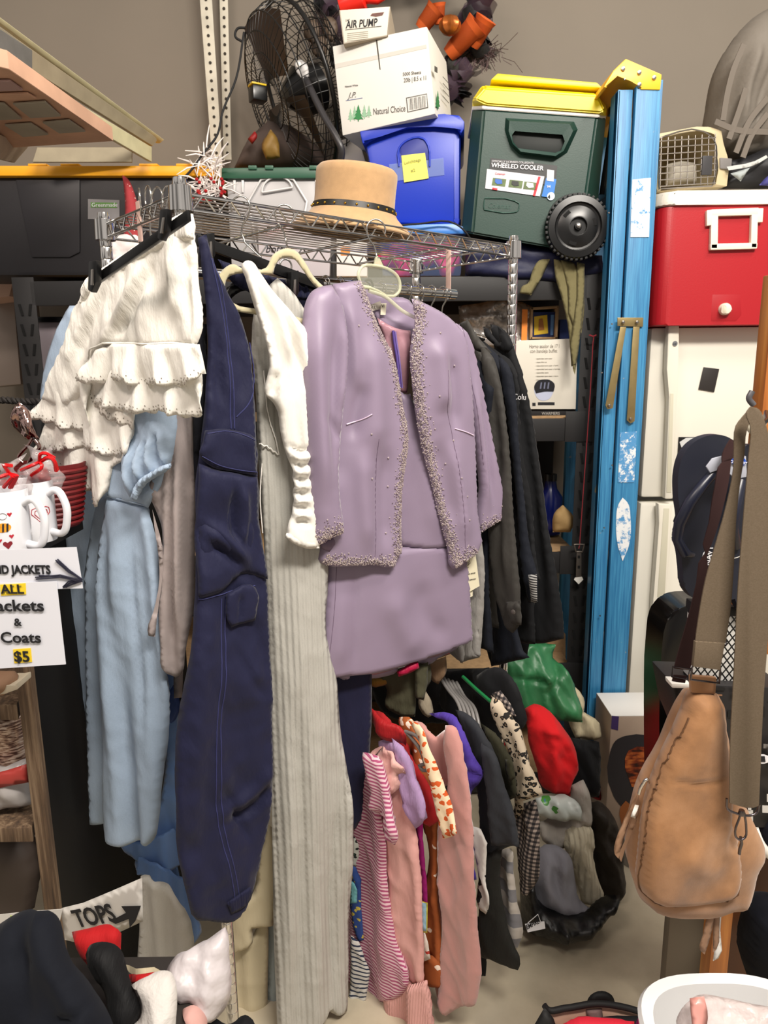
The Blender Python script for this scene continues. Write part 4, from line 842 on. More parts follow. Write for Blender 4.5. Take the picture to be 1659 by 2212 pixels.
sheet('grey_patch', [(1578, 375), (1620, 362), (1600, 392)], PL(1600, 380, 2.355, 0), P_('light_grey_patch', '#9da4a4', .8), T, th=.006); sheet('white_piping', [(1570, 360), (1630, 348), (1655, 335), (1659, 340), (1632, 356), (1574, 368)], PL(1600, 380, 2.352, 0), P_('pale_piping', '#b8bab8', .8), T, th=.004)
sheet('purple_lining', [(1640, 400), (1659, 380), (1700, 380), (1700, 405)], PL(1650, 390, 2.35, 0), P_('purple_lining', '#3b3a7c', .7), T, th=.008)
# ================================================================ chrome wire rack
e1 = V((.755, .656, 0)).normalized(); e2 = V((-e1.y, e1.x, 0)); NP = V((-.349, 1.324, 0)); LN, WD = .914, .362; ZR = 1.863
LP = NP + e2 * WD; RP = NP + e1 * LN; BP = RP + e2 * WD; MID = NP + e2 * (WD / 2)
RK = thing('wire_shelf_rack', 'chrome wire shelf rack with round posts carrying the hanging clothes', 'wire rack')
def post(p, nm='post'):
    pr = [(.001, .0), (.02, 0), (.02, .02), (.0127, .022)]; z = .03
    while z < ZR - .01: pr += [(.0127, z), (.0127, z + .022), (.0119, z + .0235), (.0127, z + .025)]; z += .0254
    pr += [(.0127, ZR + .004), (.0115, ZR + .012), (.001, ZR + .012)]
    o = lathe(nm, pr, p, chrome, RK, n=20); lathe('collar', [(.0145, ZR - .043), (.021, ZR - .043), (.0195, ZR - .002), (.0145, ZR)], p, chrome, RK, n=24); return o
for p in (NP, LP, RP, BP): post(p)
zt, zb_ = ZR - .012, ZR - .038
def truss(a, b, nz):
    bm = bmesh.new(); d = (b - a).normalized(); A = a + d * .018; B = b - d * .018
    for z in (zt, zb_): tube('', [A + V((0, 0, z)), B + V((0, 0, z))], .0029, None, n=8, bm=bm)
    n = nz; pts = []
    for i in range(n + 1): p = A.lerp(B, i / n); pts.append(p + V((0, 0, zt - .001 if i % 2 else zb_ + .001)))
    q = []
    for i, p in enumerate(pts): q += [p - d * .003, p + d * .003]
    tube('', q[1:-1], .0019, None, n=6, bm=bm); bm_obj('edge_truss', bm, chrome, RK)
truss(NP, RP, 34); truss(LP, BP, 34); truss(NP, LP, 13); truss(RP, BP, 13)
bm = bmesh.new()
for i in range(1, 14): o = e2 * (WD * i / 14); tube('', [NP + o + e1 * .004 + V((0, 0, zt + .004)), RP + o - e1 * .004 + V((0, 0, zt + .004))], .0020, None, n=6, bm=bm)
bm_obj('deck_wires', bm, chrome, RK)
bm = bmesh.new()
for f in (.25, .5, .75):
    a = NP + e1 * LN * f; tube('', [a + V((0, 0, zb_ + .002)), a + e2 * WD + V((0, 0, zb_ + .002))], .0029, None, n=8, bm=bm)
bm_obj('cross_trusses', bm, chrome, RK)
# garment rails
def G(t, s=0, z=1.5): return MID + e1 * t - e2 * s + V((0, 0, z))
def PLW(o, yaw=0, tilt=0):
    q = PL(829, 1106, 1, yaw, tilt); q.o = V(o); return q
def GP(t, dy=0): return PLW(G(t, 0, 1.2), -49.0)
ZU = W(1029, 634, G(.86).y).z; ZL = .80
for nm, lab, z, a, b in (('garment_rail', 'chrome hanging rail under the wire deck holding dark shirts', ZU, -.02, .88), ('garment_rail', 'lower chrome rail holding the colourful tops near the floor', ZL, .30, .93)):
    T = thing(nm, lab, 'rail'); so = 0 if z > 1 else .16; G_ = G; G = lambda t, s=0, z=1.5, so=so: G_(t, so + s, z); tube('bar', [G(a, 0, z), G(b, 0, z)], .0125, chrome, T, 14)
    for t in (a + .01, b - .01): tube('end_cap', [G(t - .01, 0, z), G(t + .015, 0, z)], .0145, chrome, T, 14)
    G = G_
pnk = P_('pale_pink_strap', '#d9b7ab', .5)
for i, t in enumerate((.0, .862)):
    c = G(t, 0, 0); T = tag(box('rail_strap', c + V((0, 0, (ZU + zt) / 2 + .002)), (.003, .017, zt - ZU + .03), pnk, None, .0008, Matrix.Rotation(math.atan2(e1.y, e1.x), 3, 'Z')), ('pale pink flat strap holding the rail at the left end of the rack', 'pale pink flat strap holding the rail at the right end of the rack')[i], 'strap')
# ---------------------------------------------------------------- hat
T = thing('felt_hat', 'tan felt bolero hat with black studded band on the wire deck', 'hat')
hc = W(762, 452, 1.74); hc.z = zt + .010; ft_ = P_('tan_felt', '#b08d64', .95, var=.07, vs=60, bump=.5, bs=900, sheen=.3, bd=.0008)
Mh = Matrix.Rotation(math.radians(6), 3, 'Y') @ Matrix.Rotation(math.radians(3), 3, 'X')
hc += V((.0, .0, .012))
pr = [(.128, -.020), (.138, -.0185), (.1385, -.016), (.130, -.010), (.115, .002), (.098, .018), (.091, .030), (.089, .04), (.0885, .07), (.0895, .1), (.0885, .112), (.082, .119), (.07, .121), (.04, .1205), (.001, .118)]
inner = [(.001, .112), (.07, .113), (.084, .1), (.085, .04), (.088, .022), (.105, .0), (.126, -.0185)]
lathe('crown_and_brim', inner[::1] + pr, hc, ft_, T, Mh, 64, ex=1.04)
lathe('band', [(.0925, .022), (.0945, .023), (.0915, .038), (.0905, .038)], hc, P_('black_leather_band', '#15130f', .4), T, Mh, 64, ex=1.04)
bm = bmesh.new()
for k in range(24): a = 2 * PI * k / 24 + .1; bmesh.ops.create_icosphere(bm, subdivisions=2, radius=.0028, matrix=Matrix.Translation(hc + Mh @ V((math.cos(a) * .0935 * 1.04, math.sin(a) * .0935, .0305))))
bm_obj('brass_studs', bm, P_('brass', '#b58a35', .25, 1), T)
TH[0] = .5; TH[1] = .004
# ================================================================ hangers
wirem = P_('hanger_wire', '#c9c6c0', .2, 1)
def hook(T, top_px, y, h=.075, r=.019, rr=.0018, mat=None, yaw=20, base=None):
    """question-mark wire hook whose crest is seen at top_px"""
    c = W(*top_px, y) - V((0, 0, r)); a = math.radians(yaw); t = V((math.cos(a), math.sin(a), 0)); p = []
    for k in range(13): b = math.radians(200 - 17.5 * k); p.append(c + t * math.cos(b) * r + V((0, 0, math.sin(b) * r)))
    p += [c + t * r * .75 + V((0, 0, -r * .9)), c + t * r * .15 + V((0, 0, -r * 1.7)), c + V((0, 0, -r * 2.4)), base or c + V((0, 0, -h))]
    return tube('hook', smooth3(p, 1), rr, mat or wirem, T)
def cliphanger(lab, a, b, y0, yaw, hk, clips, grp=None, flip=0, mat=black_pl, hy=None, hyaw=20):
    T = thing('clip_hanger', lab, 'hanger', grp); pl = PL(a[0], a[1], y0, yaw)
    A, B = np.array(a, float), np.array(b, float)
    slab('bar', [tuple(A), tuple(B), (B[0] + 2, B[1] + 24), (A[0] - 2, A[1] + 24)], pl, .008, mat, T, .002)
    if hk: hook(T, hk, hy or y0, yaw=hyaw, base=pl.w(*((A + B) / 2), -.004))
    for (cx, cy, dx) in clips:
        bm = bmesh.new(); prism(bm, [pl.w(*q, .014) for q in ((cx - 7, cy - 26), (cx + 9, cy - 28), (cx + 7 - dx, cy + 20), (cx - 3 - dx, cy + 42), (cx - 11 - dx, cy + 36))], pl.n * -.012, .002)
        bm_obj('clip', bm, mat, T); slab('clip_spring', [(cx - 2, cy - 8), (cx + 3, cy - 9), (cx + 1 - dx, cy + 26), (cx - 5 - dx, cy + 26)], pl, .002, chrome_d, T, .0005, off=.016)
    return T, pl
cliphanger('black clip hanger carrying the white ruffled shorts', (200, 596), (404, 452), 1.20, -28, (362, 402), [(198, 590, -2), (352, 478, 2)], hy=1.36, hyaw=-40)
cliphanger('black clip hanger carrying the wide navy cargo trousers', (428, 506), (700, 606), 1.275, 50, (518, 424), [(455, 530, -4), (637, 612, -2)], hy=1.405, hyaw=-15)
# inner black hanger
T = thing('plastic_hanger', 'glossy black curved hanger behind the beige velvet hanger', 'hanger'); pl = PL(600, 640, 1.46, 30)
sheet('body', [(478, 640), (500, 612), (540, 600), (600, 606), (640, 600), (690, 622), (720, 660), (716, 668), (680, 650), (650, 630), (625, 608), (600, 620), (560, 628), (520, 630), (492, 655), (482, 680), (474, 676)], pl, black_pl, T, th=.006, res=.006); hook(T, (617, 560), 1.46, mat=wirem, r=.012, yaw=30)
# beige velvet hanger
T = thing('velvet_hanger', 'beige flocked hanger holding the white draped top', 'hanger'); pl = PL(600, 620, 1.36, 26)
vel = P_('beige_flock', '#b9b08f', .95, bump=.4, bs=900, bd=.0006, sheen=.4)
bm = bmesh.new(); o_ = chaikin([(470, 628), (470, 600), (484, 580), (505, 570), (520, 578), (540, 582), (575, 578), (588, 552), (605, 540), (622, 536), (640, 542), (655, 560), (680, 600), (710, 628), (705, 640), (675, 612), (650, 578), (635, 560), (620, 556), (606, 560), (596, 572), (590, 592), (560, 592), (510, 592), (492, 600), (486, 620), (490, 640), (500, 652), (560, 668), (640, 684), (700, 700), (700, 712), (620, 694), (555, 680), (498, 667), (480, 652)], 2)
n = len(o_); A = [pl.w(*q) for q in o_]
sheet('body', [(470, 628), (470, 600), (484, 580), (505, 570), (520, 578), (540, 582), (575, 578), (588, 552), (605, 540), (622, 536), (640, 542), (655, 560), (680, 600), (710, 628), (705, 640), (675, 612), (650, 578), (635, 560), (620, 556), (606, 560), (596, 572), (590, 592), (560, 592), (510, 592), (492, 600), (486, 620), (490, 640), (500, 652), (560, 668), (640, 684), (700, 700), (700, 712), (620, 694), (555, 680), (498, 667), (480, 652)], pl, vel, T, th=.004, res=.004, edge=.004); bm.free()
hook(T, (614, 442), 1.5, yaw=200, base=pl.w(621, 540)); 
# clear hanger of the suit
T = thing('clear_hanger', 'clear moulded plastic hanger carrying the lavender suit', 'hanger'); pls = PL(820, 620, 1.50, 28)
clp = P_('clear_acrylic_edge', '#dfe0c0', .1, alpha=.45, spec=.8); clq = P_('clear_acrylic_web', '#bfc0b0', .06, alpha=.18, spec=.8)
fr = chaikin([(778, 610), (774, 592), (782, 576), (812, 574), (840, 582), (858, 596), (864, 612), (862, 630), (850, 640), (800, 622), (780, 622)], 1)
tube('rim', [pls.w(*q) for q in fr], .0032, clp, T, closed=True); slab('web', fr, pls, .002, clq, T, 0); slab('neck', [(808, 575), (812, 556), (816, 552), (822, 560), (830, 578)], pls, .006, clp, T, .001)
tube('shoulder_rib', smooth3([pls.w(796, 628), pls.w(830, 640), pls.w(870, 672), pls.w(905, 690)]), [.004] * 40, clp, T); tube('shoulder_rib', smooth3([pls.w(800, 622), pls.w(770, 618), pls.w(730, 632)]), .004, clp, T) if True else 0
hook(T, (812, 474), 1.60, yaw=200, r=.021, base=pls.w(816, 556))
# extra hooks over the left side and the upper rail
for i, (q, lab) in enumerate((((300, 408), 'steel wire hook over the left rack edge, nearest the pink strap'), ((318, 402), 'steel wire hook over the left rack edge, second from the pink strap'), ((338, 405), 'steel wire hook over the left rack edge, third from the pink strap'), ((376, 418), 'steel wire hook over the left rack edge, closest to the near post'))):
    T = thing('wire_hanger', lab, 'hanger'); y = 1.33 + (388 - q[0]) * .0015; hook(T, q, y, yaw=-70 + 12 * i, r=.021, h=.09); c = W(*q, y)
    tube('shoulders', [c + V((-.10, .09, -.15)), c + V((-.02, .02, -.112)), c + V((0, 0, -.10)), c + V((.02, -.02, -.112)), c + V((.04, -.04, -.125))], .0018, wirem, T)
hk = []
ub = ['silver', 'silver', 'silver', 'silver', 'black', 'silver', 'silver', 'silver', 'silver', 'silver', 'silver']
for i in range(11):
    t = .40 + i * .044; T = thing('rail_hanger', 'steel hanger hook on the upper rail between suit and right post', 'hanger', 'hanger hooks on the upper rail')
    if ub[i] == 'black': T['label'] = 'black plastic hanger hook among the steel ones on the upper rail'; del T['group']
    c = G(t, 0, ZU); w = -e2; p = []
    for k in range(13): b = math.radians(205 - 18 * k); p.append(c + w * math.cos(b) * .017 + V((0, 0, math.sin(b) * .017 + .001)))
    p += [c + w * .012 + V((0, 0, -.02)), c + V((0, 0, -.035)), c + V((0, 0, -.075))]
    mt = black_pl if ub[i] == 'black' else wirem
    tube('hook', smooth3(p, 1), .0018 if i != 4 else .003, mt, T); tube('shoulders', [c - w * .19 + V((0, 0, -.13)), c + V((0, 0, -.075)), c + w * .19 + V((0, 0, -.13))], .003, black_pl if i % 2 else wirem, T)
# ================================================================ WHITE RUFFLED SHORTS
T = thing('ruffled_shorts', 'white cotton shorts with tiered eyelet lace ruffles, clipped to a black hanger', 'shorts')
wc_ = fab('white_cotton', '#eeebe3', .9, var=.02, weave=1200, wb=.2, wr=.55, wrs=(55, 16, 1)); wcr = fab('white_cotton_gathers', '#eeebe3', .9, var=.02, wr=1.0, wrs=(130, 8, 1))
eye_ = P_('eyelet_shadow', '#8f887e', .9); s0 = PL(330, 700, 1.232, -28)
WR = dict(th=.012, nz=[(.006, 16, 9), (.0035, 38, 26)])
S1 = sheet('body', [(186, 604), (196, 596), (240, 568), (300, 528), (345, 498), (380, 468), (400, 459), (415, 462), (419, 480), (420, 520), (426, 545), (424, 580), (436, 640), (443, 690), (440, 720), (431, 748), (360, 752), (290, 748), (235, 748), (212, 770), (190, 800), (178, 850), (140, 880), (95, 862), (104, 825), (118, 790), (140, 742), (154, 705), (162, 665), (176, 645)], s0, wc_, T, res=.006, th=.02, edge=.03, waves=[(.085, .006, .3)], nz=[(.003, 14, 8), (.003, 60, 16)], seed=2,
    folds=[(.012, .012, [(335, 545), (300, 620), (250, 720), (215, 770)]), (-.012, .01, [(345, 550), (318, 620), (280, 700), (235, 748)]), (.012, .012, [(390, 520), (385, 600), (395, 700)]), (-.008, .008, [(412, 530), (415, 620), (420, 700)]), (-.008, .01, [(250, 600), (215, 680), (170, 780)]), (.008, .01, [(225, 620), (190, 700), (150, 800)])])
S1b = sheet('gathered_waistband', [(190, 604), (240, 570), (300, 530), (345, 500), (380, 470), (400, 461), (414, 464), (418, 480), (420, 518), (372, 530), (330, 548), (280, 580), (236, 606), (196, 640), (172, 668), (180, 640)], s0.off(.006), wcr, T, res=.004, th=.018, edge=.014, waves=[(.0125, .0022, 1)], fl=0, seed=5)
def ruf(name, top, hem, pl_, seed, amp=6, w=24, side=1, th=.004, mat=wc_, wav=.010):
    h = scal(hem, w, amp, side); S = sheet(name, list(top) + h, pl_, mat, T, res=.006, th=th, edge=.006, sm=0, waves=[(.07, wav, .15), (.031, wav * .4, .1)], nz=[(.004, 30, 20)], seed=seed)
    pts = resamp(hem, 7.5, False); bm = bmesh.new()
    for i, p in enumerate(pts[1:-1]):
        q = pts[i + 2]; tx, ty = q[0] - pts[i][0], q[1] - pts[i][1]; L = math.hypot(tx, ty) + 1e-6; nx, ny = -ty / L * side, tx / L * side
        d = -2 - 3 * (i % 2) + amp * .6 * abs(math.sin(PI * (i + 1) * 7.5 / w)); c = S.at(p[0] + nx * d, p[1] + ny * d, .0012)
        M = axis_rot(pl_.n); r = .0019 if i % 2 else .0014
        lathe('', [(r, -.0002), (r, .0004)], c, None, None, M, 8, bm=bm)
        d2 = d - 8; c = S.at(p[0] + nx * d2, p[1] + ny * d2, .001); lathe('', [(r * .6, -.0002), (r * .6, .0004)], c, None, None, M, 6, bm=bm)
    o = bm_obj('eyelets', bm, eye_, S.o); o['kind'] = 'stuff'; return S
# left leg tiers (further), then right leg tiers
ruf('lower_ruffle', [(220, 1092), (235, 1060), (240, 1010), (275, 990), (292, 960), (290, 880), (140, 880), (105, 915), (95, 935)], [(74, 975), (100, 1000), (130, 1018), (148, 1045), (185, 1062), (212, 1092)], s0.off(-.012), 11, side=1, wav=.016)
ruf('middle_ruffle', [(284, 975), (290, 880), (180, 830), (110, 900), (98, 930)], [(76, 968), (120, 975), (160, 965), (200, 970), (240, 985), (282, 975)], s0.off(-.004), 12, side=1)
ruf('upper_ruffle', [(190, 930), (200, 830), (150, 780), (115, 800), (98, 850)], [(66, 895), (85, 905), (108, 912), (140, 922), (186, 930)], s0.off(.003), 13, side=1)
ruf('lace_underlayer', [(285, 925), (290, 830), (190, 790), (165, 815)], [(166, 826), (185, 850), (198, 868), (230, 900), (262, 912), (284, 925)], s0.off(.002), 14, side=1, mat=fab('white_lace_shade', '#dcd6cc', .9, var=.04, wr=.5), wav=.012)
ruf('lower_ruffle', [(438, 892), (439, 850), (436, 800), (330, 790), (240, 800), (215, 840)], [(198, 865), (235, 878), (270, 885), (320, 890), (350, 884), (375, 893), (405, 900), (436, 893)], s0.off(.008), 15, side=1)
ruf('upper_ruffle', [(440, 806), (436, 770), (431, 744), (380, 742), (330, 744), (290, 742), (240, 742), (208, 756), (190, 785)], [(163, 808), (180, 822), (205, 826), (240, 816), (270, 820), (300, 832), (340, 826), (375, 832), (410, 828), (438, 804)], s0.off(.018), 16, side=1, wav=.013)
tube('seam', [S1.at(*q, .004) for q in resamp([(432, 745), (380, 741), (330, 744), (290, 741), (240, 742), (210, 755), (198, 775)], 8, False)], .0016, wc_, T)
# ================================================================ NAVY CARGO TROUSERS
T = thing('cargo_trousers', 'navy wide-leg cargo trousers with flap pockets hanging from the front edge', 'trousers')
nvy = fab('navy_cotton', '#171936', .7, var=.06, wr=.45, wrs=(30, 12, 1), sheen=.08); nvs = P_('navy_stitch', '#2e3160', .8); pn = PL(430, 800, 1.255, 38)
SL = sheet('rear_leg', [(690, 1250), (775, 1230), (800, 1330), (802, 1400), (803, 1480), (800, 1600), (790, 1700), (768, 1790), (735, 1800), (700, 1700), (670, 1400)], PL(780, 1500, 1.528, 12), nvy, T, res=.010, th=.018, edge=.03, waves=[(.12, .006, .3)], seed=3)
sheet('rear_leg_top', [(560, 600), (665, 618), (700, 660), (740, 900), (750, 1250), (700, 1300), (640, 1300), (580, 900)], pn.off(-.13), nvy, T, res=.014, th=.018, edge=.03)
SR = sheet('front_leg', [(425, 516), (440, 509), (452, 545), (465, 580), (500, 640), (528, 700), (541, 760), (546, 830), (549, 930), (553, 985), (556, 1060), (562, 1150), (573, 1235), (576, 1300), (582, 1400), (585, 1500), (585, 1620), (582, 1760), (565, 1850), (548, 1925), (520, 1968), (490, 1992), (450, 1992), (425, 1988), (402, 1930), (386, 1850), (378, 1740), (379, 1620), (392, 1520), (405, 1430), (416, 1340), (421, 1200), (421, 1090), (424, 1010), (434, 920), (442, 830), (445, 740), (436, 640), (427, 560)], pn, nvy, T, res=.008, th=.022, edge=.03, seed=8, nz=[(.007, 12, 9), (.003, 40, 25)], waves=[(.11, .010, .4)],
    folds=[(-.012, .008, [(424, 1150), (470, 1185), (520, 1240)]), (.014, .014, [(425, 1130), (475, 1170), (540, 1225)]), (-.012, .007, [(500, 1060), (506, 1160), (530, 1210)]), (.010, .01, [(520, 1090), (528, 1180), (515, 1210)]), (-.014, .009, [(580, 1680), (540, 1750), (480, 1775)]), (.012, .014, [(580, 1640), (530, 1720), (470, 1750)]), (-.008, .008, [(490, 1370), (530, 1450), (575, 1520)]), (.01, .01, [(455, 640), (480, 760), (490, 880)]), (-.008, .007, [(446, 600), (465, 720), (462, 880)]), (-.01, .008, [(545, 1830), (510, 1760), (480, 1700)]), (.012, .02, [(430, 1450), (415, 1620), (420, 1850)]), (-.008, .012, [(520, 1300), (560, 1400), (570, 1500)])])
sheet('waistband', [(424, 515), (440, 508), (452, 545), (446, 560), (430, 560)], pn.off(.006), fab('navy_gathers', '#171936', .7, wr=1.0, wrs=(150, 8, 1)), T, th=.016, res=.005, edge=.012, waves=[(.012, .002, 1)])
sheet('rear_waistband', [(470, 560), (560, 590), (668, 618), (672, 650), (560, 640), (500, 610)], pn.off(-.085), fab('navy_gathers', '#171936', .7, wr=1.0, wrs=(150, 8, 1)), T, th=.012, res=.006, edge=.012, waves=[(.014, .003, 1)])
def seam(S, pts, T_, mat, r=.0009, off=.0006, nm='seam', step=6): return tube(nm, [S.at(*q, off) for q in resamp(chaikin(pts, 2, False), step, False)], r, mat, T_, 5)
F1 = sheet('pocket_flap', [(441, 930), (470, 926), (510, 930), (548, 946), (552, 980), (558, 1026), (530, 1024), (500, 1018), (460, 1010), (440, 996), (428, 982), (434, 955)], pn.off(.02), nvy, T, res=.006, th=.007, edge=.008, sm=1, nz=[(.004, 25, 20)], seed=4)
F2 = sheet('pocket_bag', [(428, 1000), (470, 1015), (500, 1020), (553, 1030), (556, 1060), (558, 1120), (572, 1200), (575, 1250), (520, 1240), (470, 1280), (424, 1290), (422, 1180), (424, 1060)], pn.off(.010), nvy, T, res=.007, th=.016, edge=.02, nz=[(.008, 16, 12)], seed=14, folds=[(-.016, .008, [(430, 1140), (480, 1190), (520, 1225)]), (.014, .01, [(430, 1120), (490, 1165), (540, 1225)]), (-.014, .007, [(502, 1040), (504, 1150), (525, 1200)]), (.014, .01, [(515, 1040), (522, 1140), (510, 1190)])])
F3 = sheet('lower_pocket_flap', [(488, 1282), (540, 1262), (552, 1270), (551, 1340), (520, 1348), (500, 1355), (490, 1340)], pn.off(.016), nvy, T, res=.006, th=.008, edge=.008, seed=6, folds=[(-.008, .005, [(520, 1280), (518, 1350)])])
for p in ([(447, 560), (475, 680), (488, 800), (492, 925)], [(455, 560), (485, 680), (497, 800), (500, 925)], [(424, 1292), (480, 1278), (545, 1262)], [(482, 1290), (478, 1450), (470, 1600), (478, 1780), (500, 1880), (512, 1950)], [(472, 1290), (468, 1450), (460, 1600), (467, 1780), (490, 1880), (502, 1955)], [(540, 740), (545, 830), (530, 870), (505, 900)]): seam(SR, p, T, nvs, .0011)
for p in ([(444, 936), (480, 931), (512, 935), (548, 951)], [(434, 985), (470, 1004), (510, 1014), (556, 1020)]): seam(F1, p, T, nvs, .0009)
sheet('hem_tab', [(490, 1950), (540, 1915), (548, 1925), (530, 1958), (500, 1975)], pn.off(.022), fab('navy_gathers', '#171936', .7, wr=1.0, wrs=(150, 8, 1)), T, th=.006, res=.005)
# ================================================================ GREY RIBBED DRESS
T = thing('ribbed_dress', 'long pale grey ribbed knit dress hanging to the floor', 'dress')
rg = fab('grey_rib_knit', '#b3b1aa', .9, var=.04, heather=.14, rib=26, ribd=.0022, wr=.25); pd = PL(650, 1400, 1.41, 22)
SD = sheet('body', [(545, 700), (560, 640), (600, 600), (640, 640), (690, 760), (705, 1000), (712, 1240), (708, 1380), (728, 1452), (738, 1560), (746, 1640), (757, 1720), (762, 1830), (758, 1960), (757, 2100), (753, 2192), (735, 2196), (712, 2186), (690, 2215), (660, 2240), (600, 2230), (595, 2100), (590, 1900), (588, 1700), (583, 1500), (578, 1340), (572, 1200), (562, 1080), (556, 980), (552, 860)], pd, rg, T, res=.010, th=.02, edge=.03, waves=[(.10, .016, .2), (.045, .005, .3)], fl=.5, seed=21, nz=[(.006, 9, 3)],
    folds=[(-.014, .009, [(742, 1650), (735, 1720), (722, 1850), (720, 2190)]), (.014, .014, [(745, 1600), (755, 1700), (750, 1800)]), (-.012, .01, [(640, 1500), (650, 1800), (655, 2200)]), (.012, .015, [(610, 1300), (625, 1700), (620, 2200)]), (-.01, .008, [(575, 1080), (585, 1400), (600, 1800), (605, 2200)]), (.01, .012, [(680, 1480), (690, 1800), (690, 2180)])])
lt = P_('white_lettuce_edge', '#eeeae4', .8)
e_ = [SD.at(*q, .004) for q in resamp([(558, 958), (572, 962), (590, 975), (598, 980), (592, 950), (580, 915), (572, 880), (565, 800)], 3, False)]
tube('lettuce_edging', [p + V((0, 0, .0015 * math.sin(i * 1.7))) for i, p in enumerate(e_)], .0014, lt, T, 5)
seam(SD, [(563, 1000), (560, 1080), (566, 1150)], T, lt, .0012, .002, 'edging')
# ================================================================ WHITE DRAPED TOP
T = thing('draped_top', 'white draped sleeveless top with ruched side on a beige velvet hanger', 'top')
wt = fab('white_jersey', '#e6e3dc', .8, var=.02, wr=.3, wrs=(40, 8, 1)); pt = PL(600, 850, 1.345, 24)
ST = sheet('body', [(521, 572), (530, 564), (545, 566), (560, 585), (590, 630), (620, 668), (650, 700), (690, 740), (705, 900), (700, 1100), (690, 1184), (660, 1184), (635, 1172), (617, 1160), (622, 1130), (630, 1110), (634, 1060), (630, 1010), (618, 980), (606, 930), (600, 890), (590, 870), (576, 856), (571, 846), (575, 820), (580, 790), (570, 740), (558, 700), (540, 640), (528, 600)], pt, wt, T, res=.006, th=.016, edge=.02, seed=31, nz=[(.004, 20, 8)],
    folds=[(.016, .008, [(535, 570), (560, 680), (585, 790)]), (-.012, .006, [(540, 572), (572, 680), (600, 800)]), (.014, .009, [(542, 572), (590, 660), (630, 800)]), (-.012, .007, [(548, 576), (610, 680), (655, 830)]), (.01, .01, [(560, 590), (630, 700), (680, 850)]), (-.014, .006, [(598, 800), (590, 840), (582, 858)]), (.008, .006, [(608, 810), (602, 850), (608, 900)])] + [(.011 * (1 if k % 2 else -.9), .0045, [(622 + k * 1.1, 960 + k * 17), (650, 975 + k * 15), (668, 962 + k * 17)]) for k in range(11)] + [(-.012, .005, [(640, 880), (648, 1000), (655, 1120)])])
sheet('cuff', [(618, 1150), (650, 1160), (680, 1166), (690, 1184), (660, 1184), (634, 1174), (615, 1160)], pt.off(.006), wt, T, res=.006, th=.01, seed=2)
TH[1] = 0; TH[0] = .7
# ================================================================ LAVENDER SUIT
lav = NT('lavender_satin'); b = lav.b; b.inputs['Base Color'].default_value = lin('#8d7e94'); b.inputs['Roughness'].default_value = .42; b.inputs['Specular IOR Level'].default_value = .45; b.inputs['Sheen Weight'].default_value = .25; b.inputs['Sheen Roughness'].default_value = .3
v = lav.coord(True); n = lav.n('ShaderNodeTexNoise', _Scale=1100.0, _Detail=2.0); lav.l(v, n.inputs[0]); pr_ = lav.bump(n.outputs[0], .3, .0005); n = lav.n('ShaderNodeTexNoise', _Scale=5.0, _Detail=2.0); lav.l(v, n.inputs[0]); lav.bump(n.outputs[0], .35, .02, pr_)
lav = lav.m; lin_p = P_('pink_lining_satin', '#b0848f', .35, bump=.4, bs=30, bd=.006); lvs = P_('lavender_seam', '#6c5a70', .6)
bead = P_('crystal_bead', '#d9ccca', .15, .6); bead2 = P_('smoky_bead', '#8d7c8a', .2, .5)
JK = thing('beaded_jacket', 'lavender satin evening jacket with crystal beaded edges on a clear hanger', 'jacket')
pj = pls
# inner back and collar
sheet('inner_back', [(776, 606), (800, 628), (840, 640), (884, 648), (900, 680), (895, 760), (880, 800), (850, 790), (820, 720), (800, 670), (780, 630)], pj.off(-.035), lav, JK, res=.008, th=.004, sm=1, folds=[(.006, .01, [(800, 660), (840, 700), (885, 690)])])
SB = sheet('left_front_panel', [(716, 614), (745, 610), (776, 606), (786, 628), (794, 650), (803, 674), (815, 702), (829, 730), (846, 758), (858, 800), (864, 835), (870, 880), (879, 920), (880, 960), (874, 1010), (868, 1060), (866, 1110), (866, 1160), (868, 1196), (862, 1198), (852, 1226), (830, 1226), (808, 1220), (760, 1222), (700, 1220), (684, 1213), (690, 1180), (700, 1100), (705, 1000), (715, 860), (722, 740), (712, 660)], pj.off(.012), lav, JK, res=.007, th=.016, edge=.022, sm=1, seed=41, bulge=.008, nz=[(.010, 8, 2.6)],
    folds=[(.018, .03, [(790, 700), (800, 850), (800, 1000)]), (-.010, .014, [(775, 820), (760, 900), (750, 960)]), (.012, .02, [(770, 950), (775, 1080), (790, 1200)]), (-.012, .02, [(830, 950), (825, 1080), (830, 1200)]), (.010, .012, [(740, 640), (752, 720), (756, 850)]), (-.004, .0025, [(802, 940), (803, 1080), (801, 1200)]), (.01, .02, [(720, 1000), (720, 1120), (712, 1200)])])
SRt = sheet('right_front_panel', [(884, 646), (905, 652), (935, 664), (970, 684), (1000, 720), (1015, 800), (1025, 900), (1032, 1000), (1034, 1100), (1032, 1195), (1018, 1205), (1002, 1216), (982, 1231), (976, 1228), (968, 1190), (958, 1150), (945, 1105), (934, 1058), (920, 1010), (906, 960), (897, 915), (890, 870), (884, 820), (880, 765), (885, 722), (891, 690), (888, 662)], pj.off(.014), lav, JK, res=.007, th=.016, edge=.022, sm=1, seed=42, bulge=.006, nz=[(.010, 8, 2.6)],
    folds=[(.018, .025, [(930, 720), (945, 830), (950, 900)]), (-.012, .016, [(965, 760), (975, 860), (978, 940)]), (.012, .02, [(960, 940), (985, 1060), (1005, 1180)]), (-.01, .02, [(930, 940), (955, 1040), (975, 1140)]), (-.004, .0025, [(966, 930), (985, 1050), (1000, 1190)])])
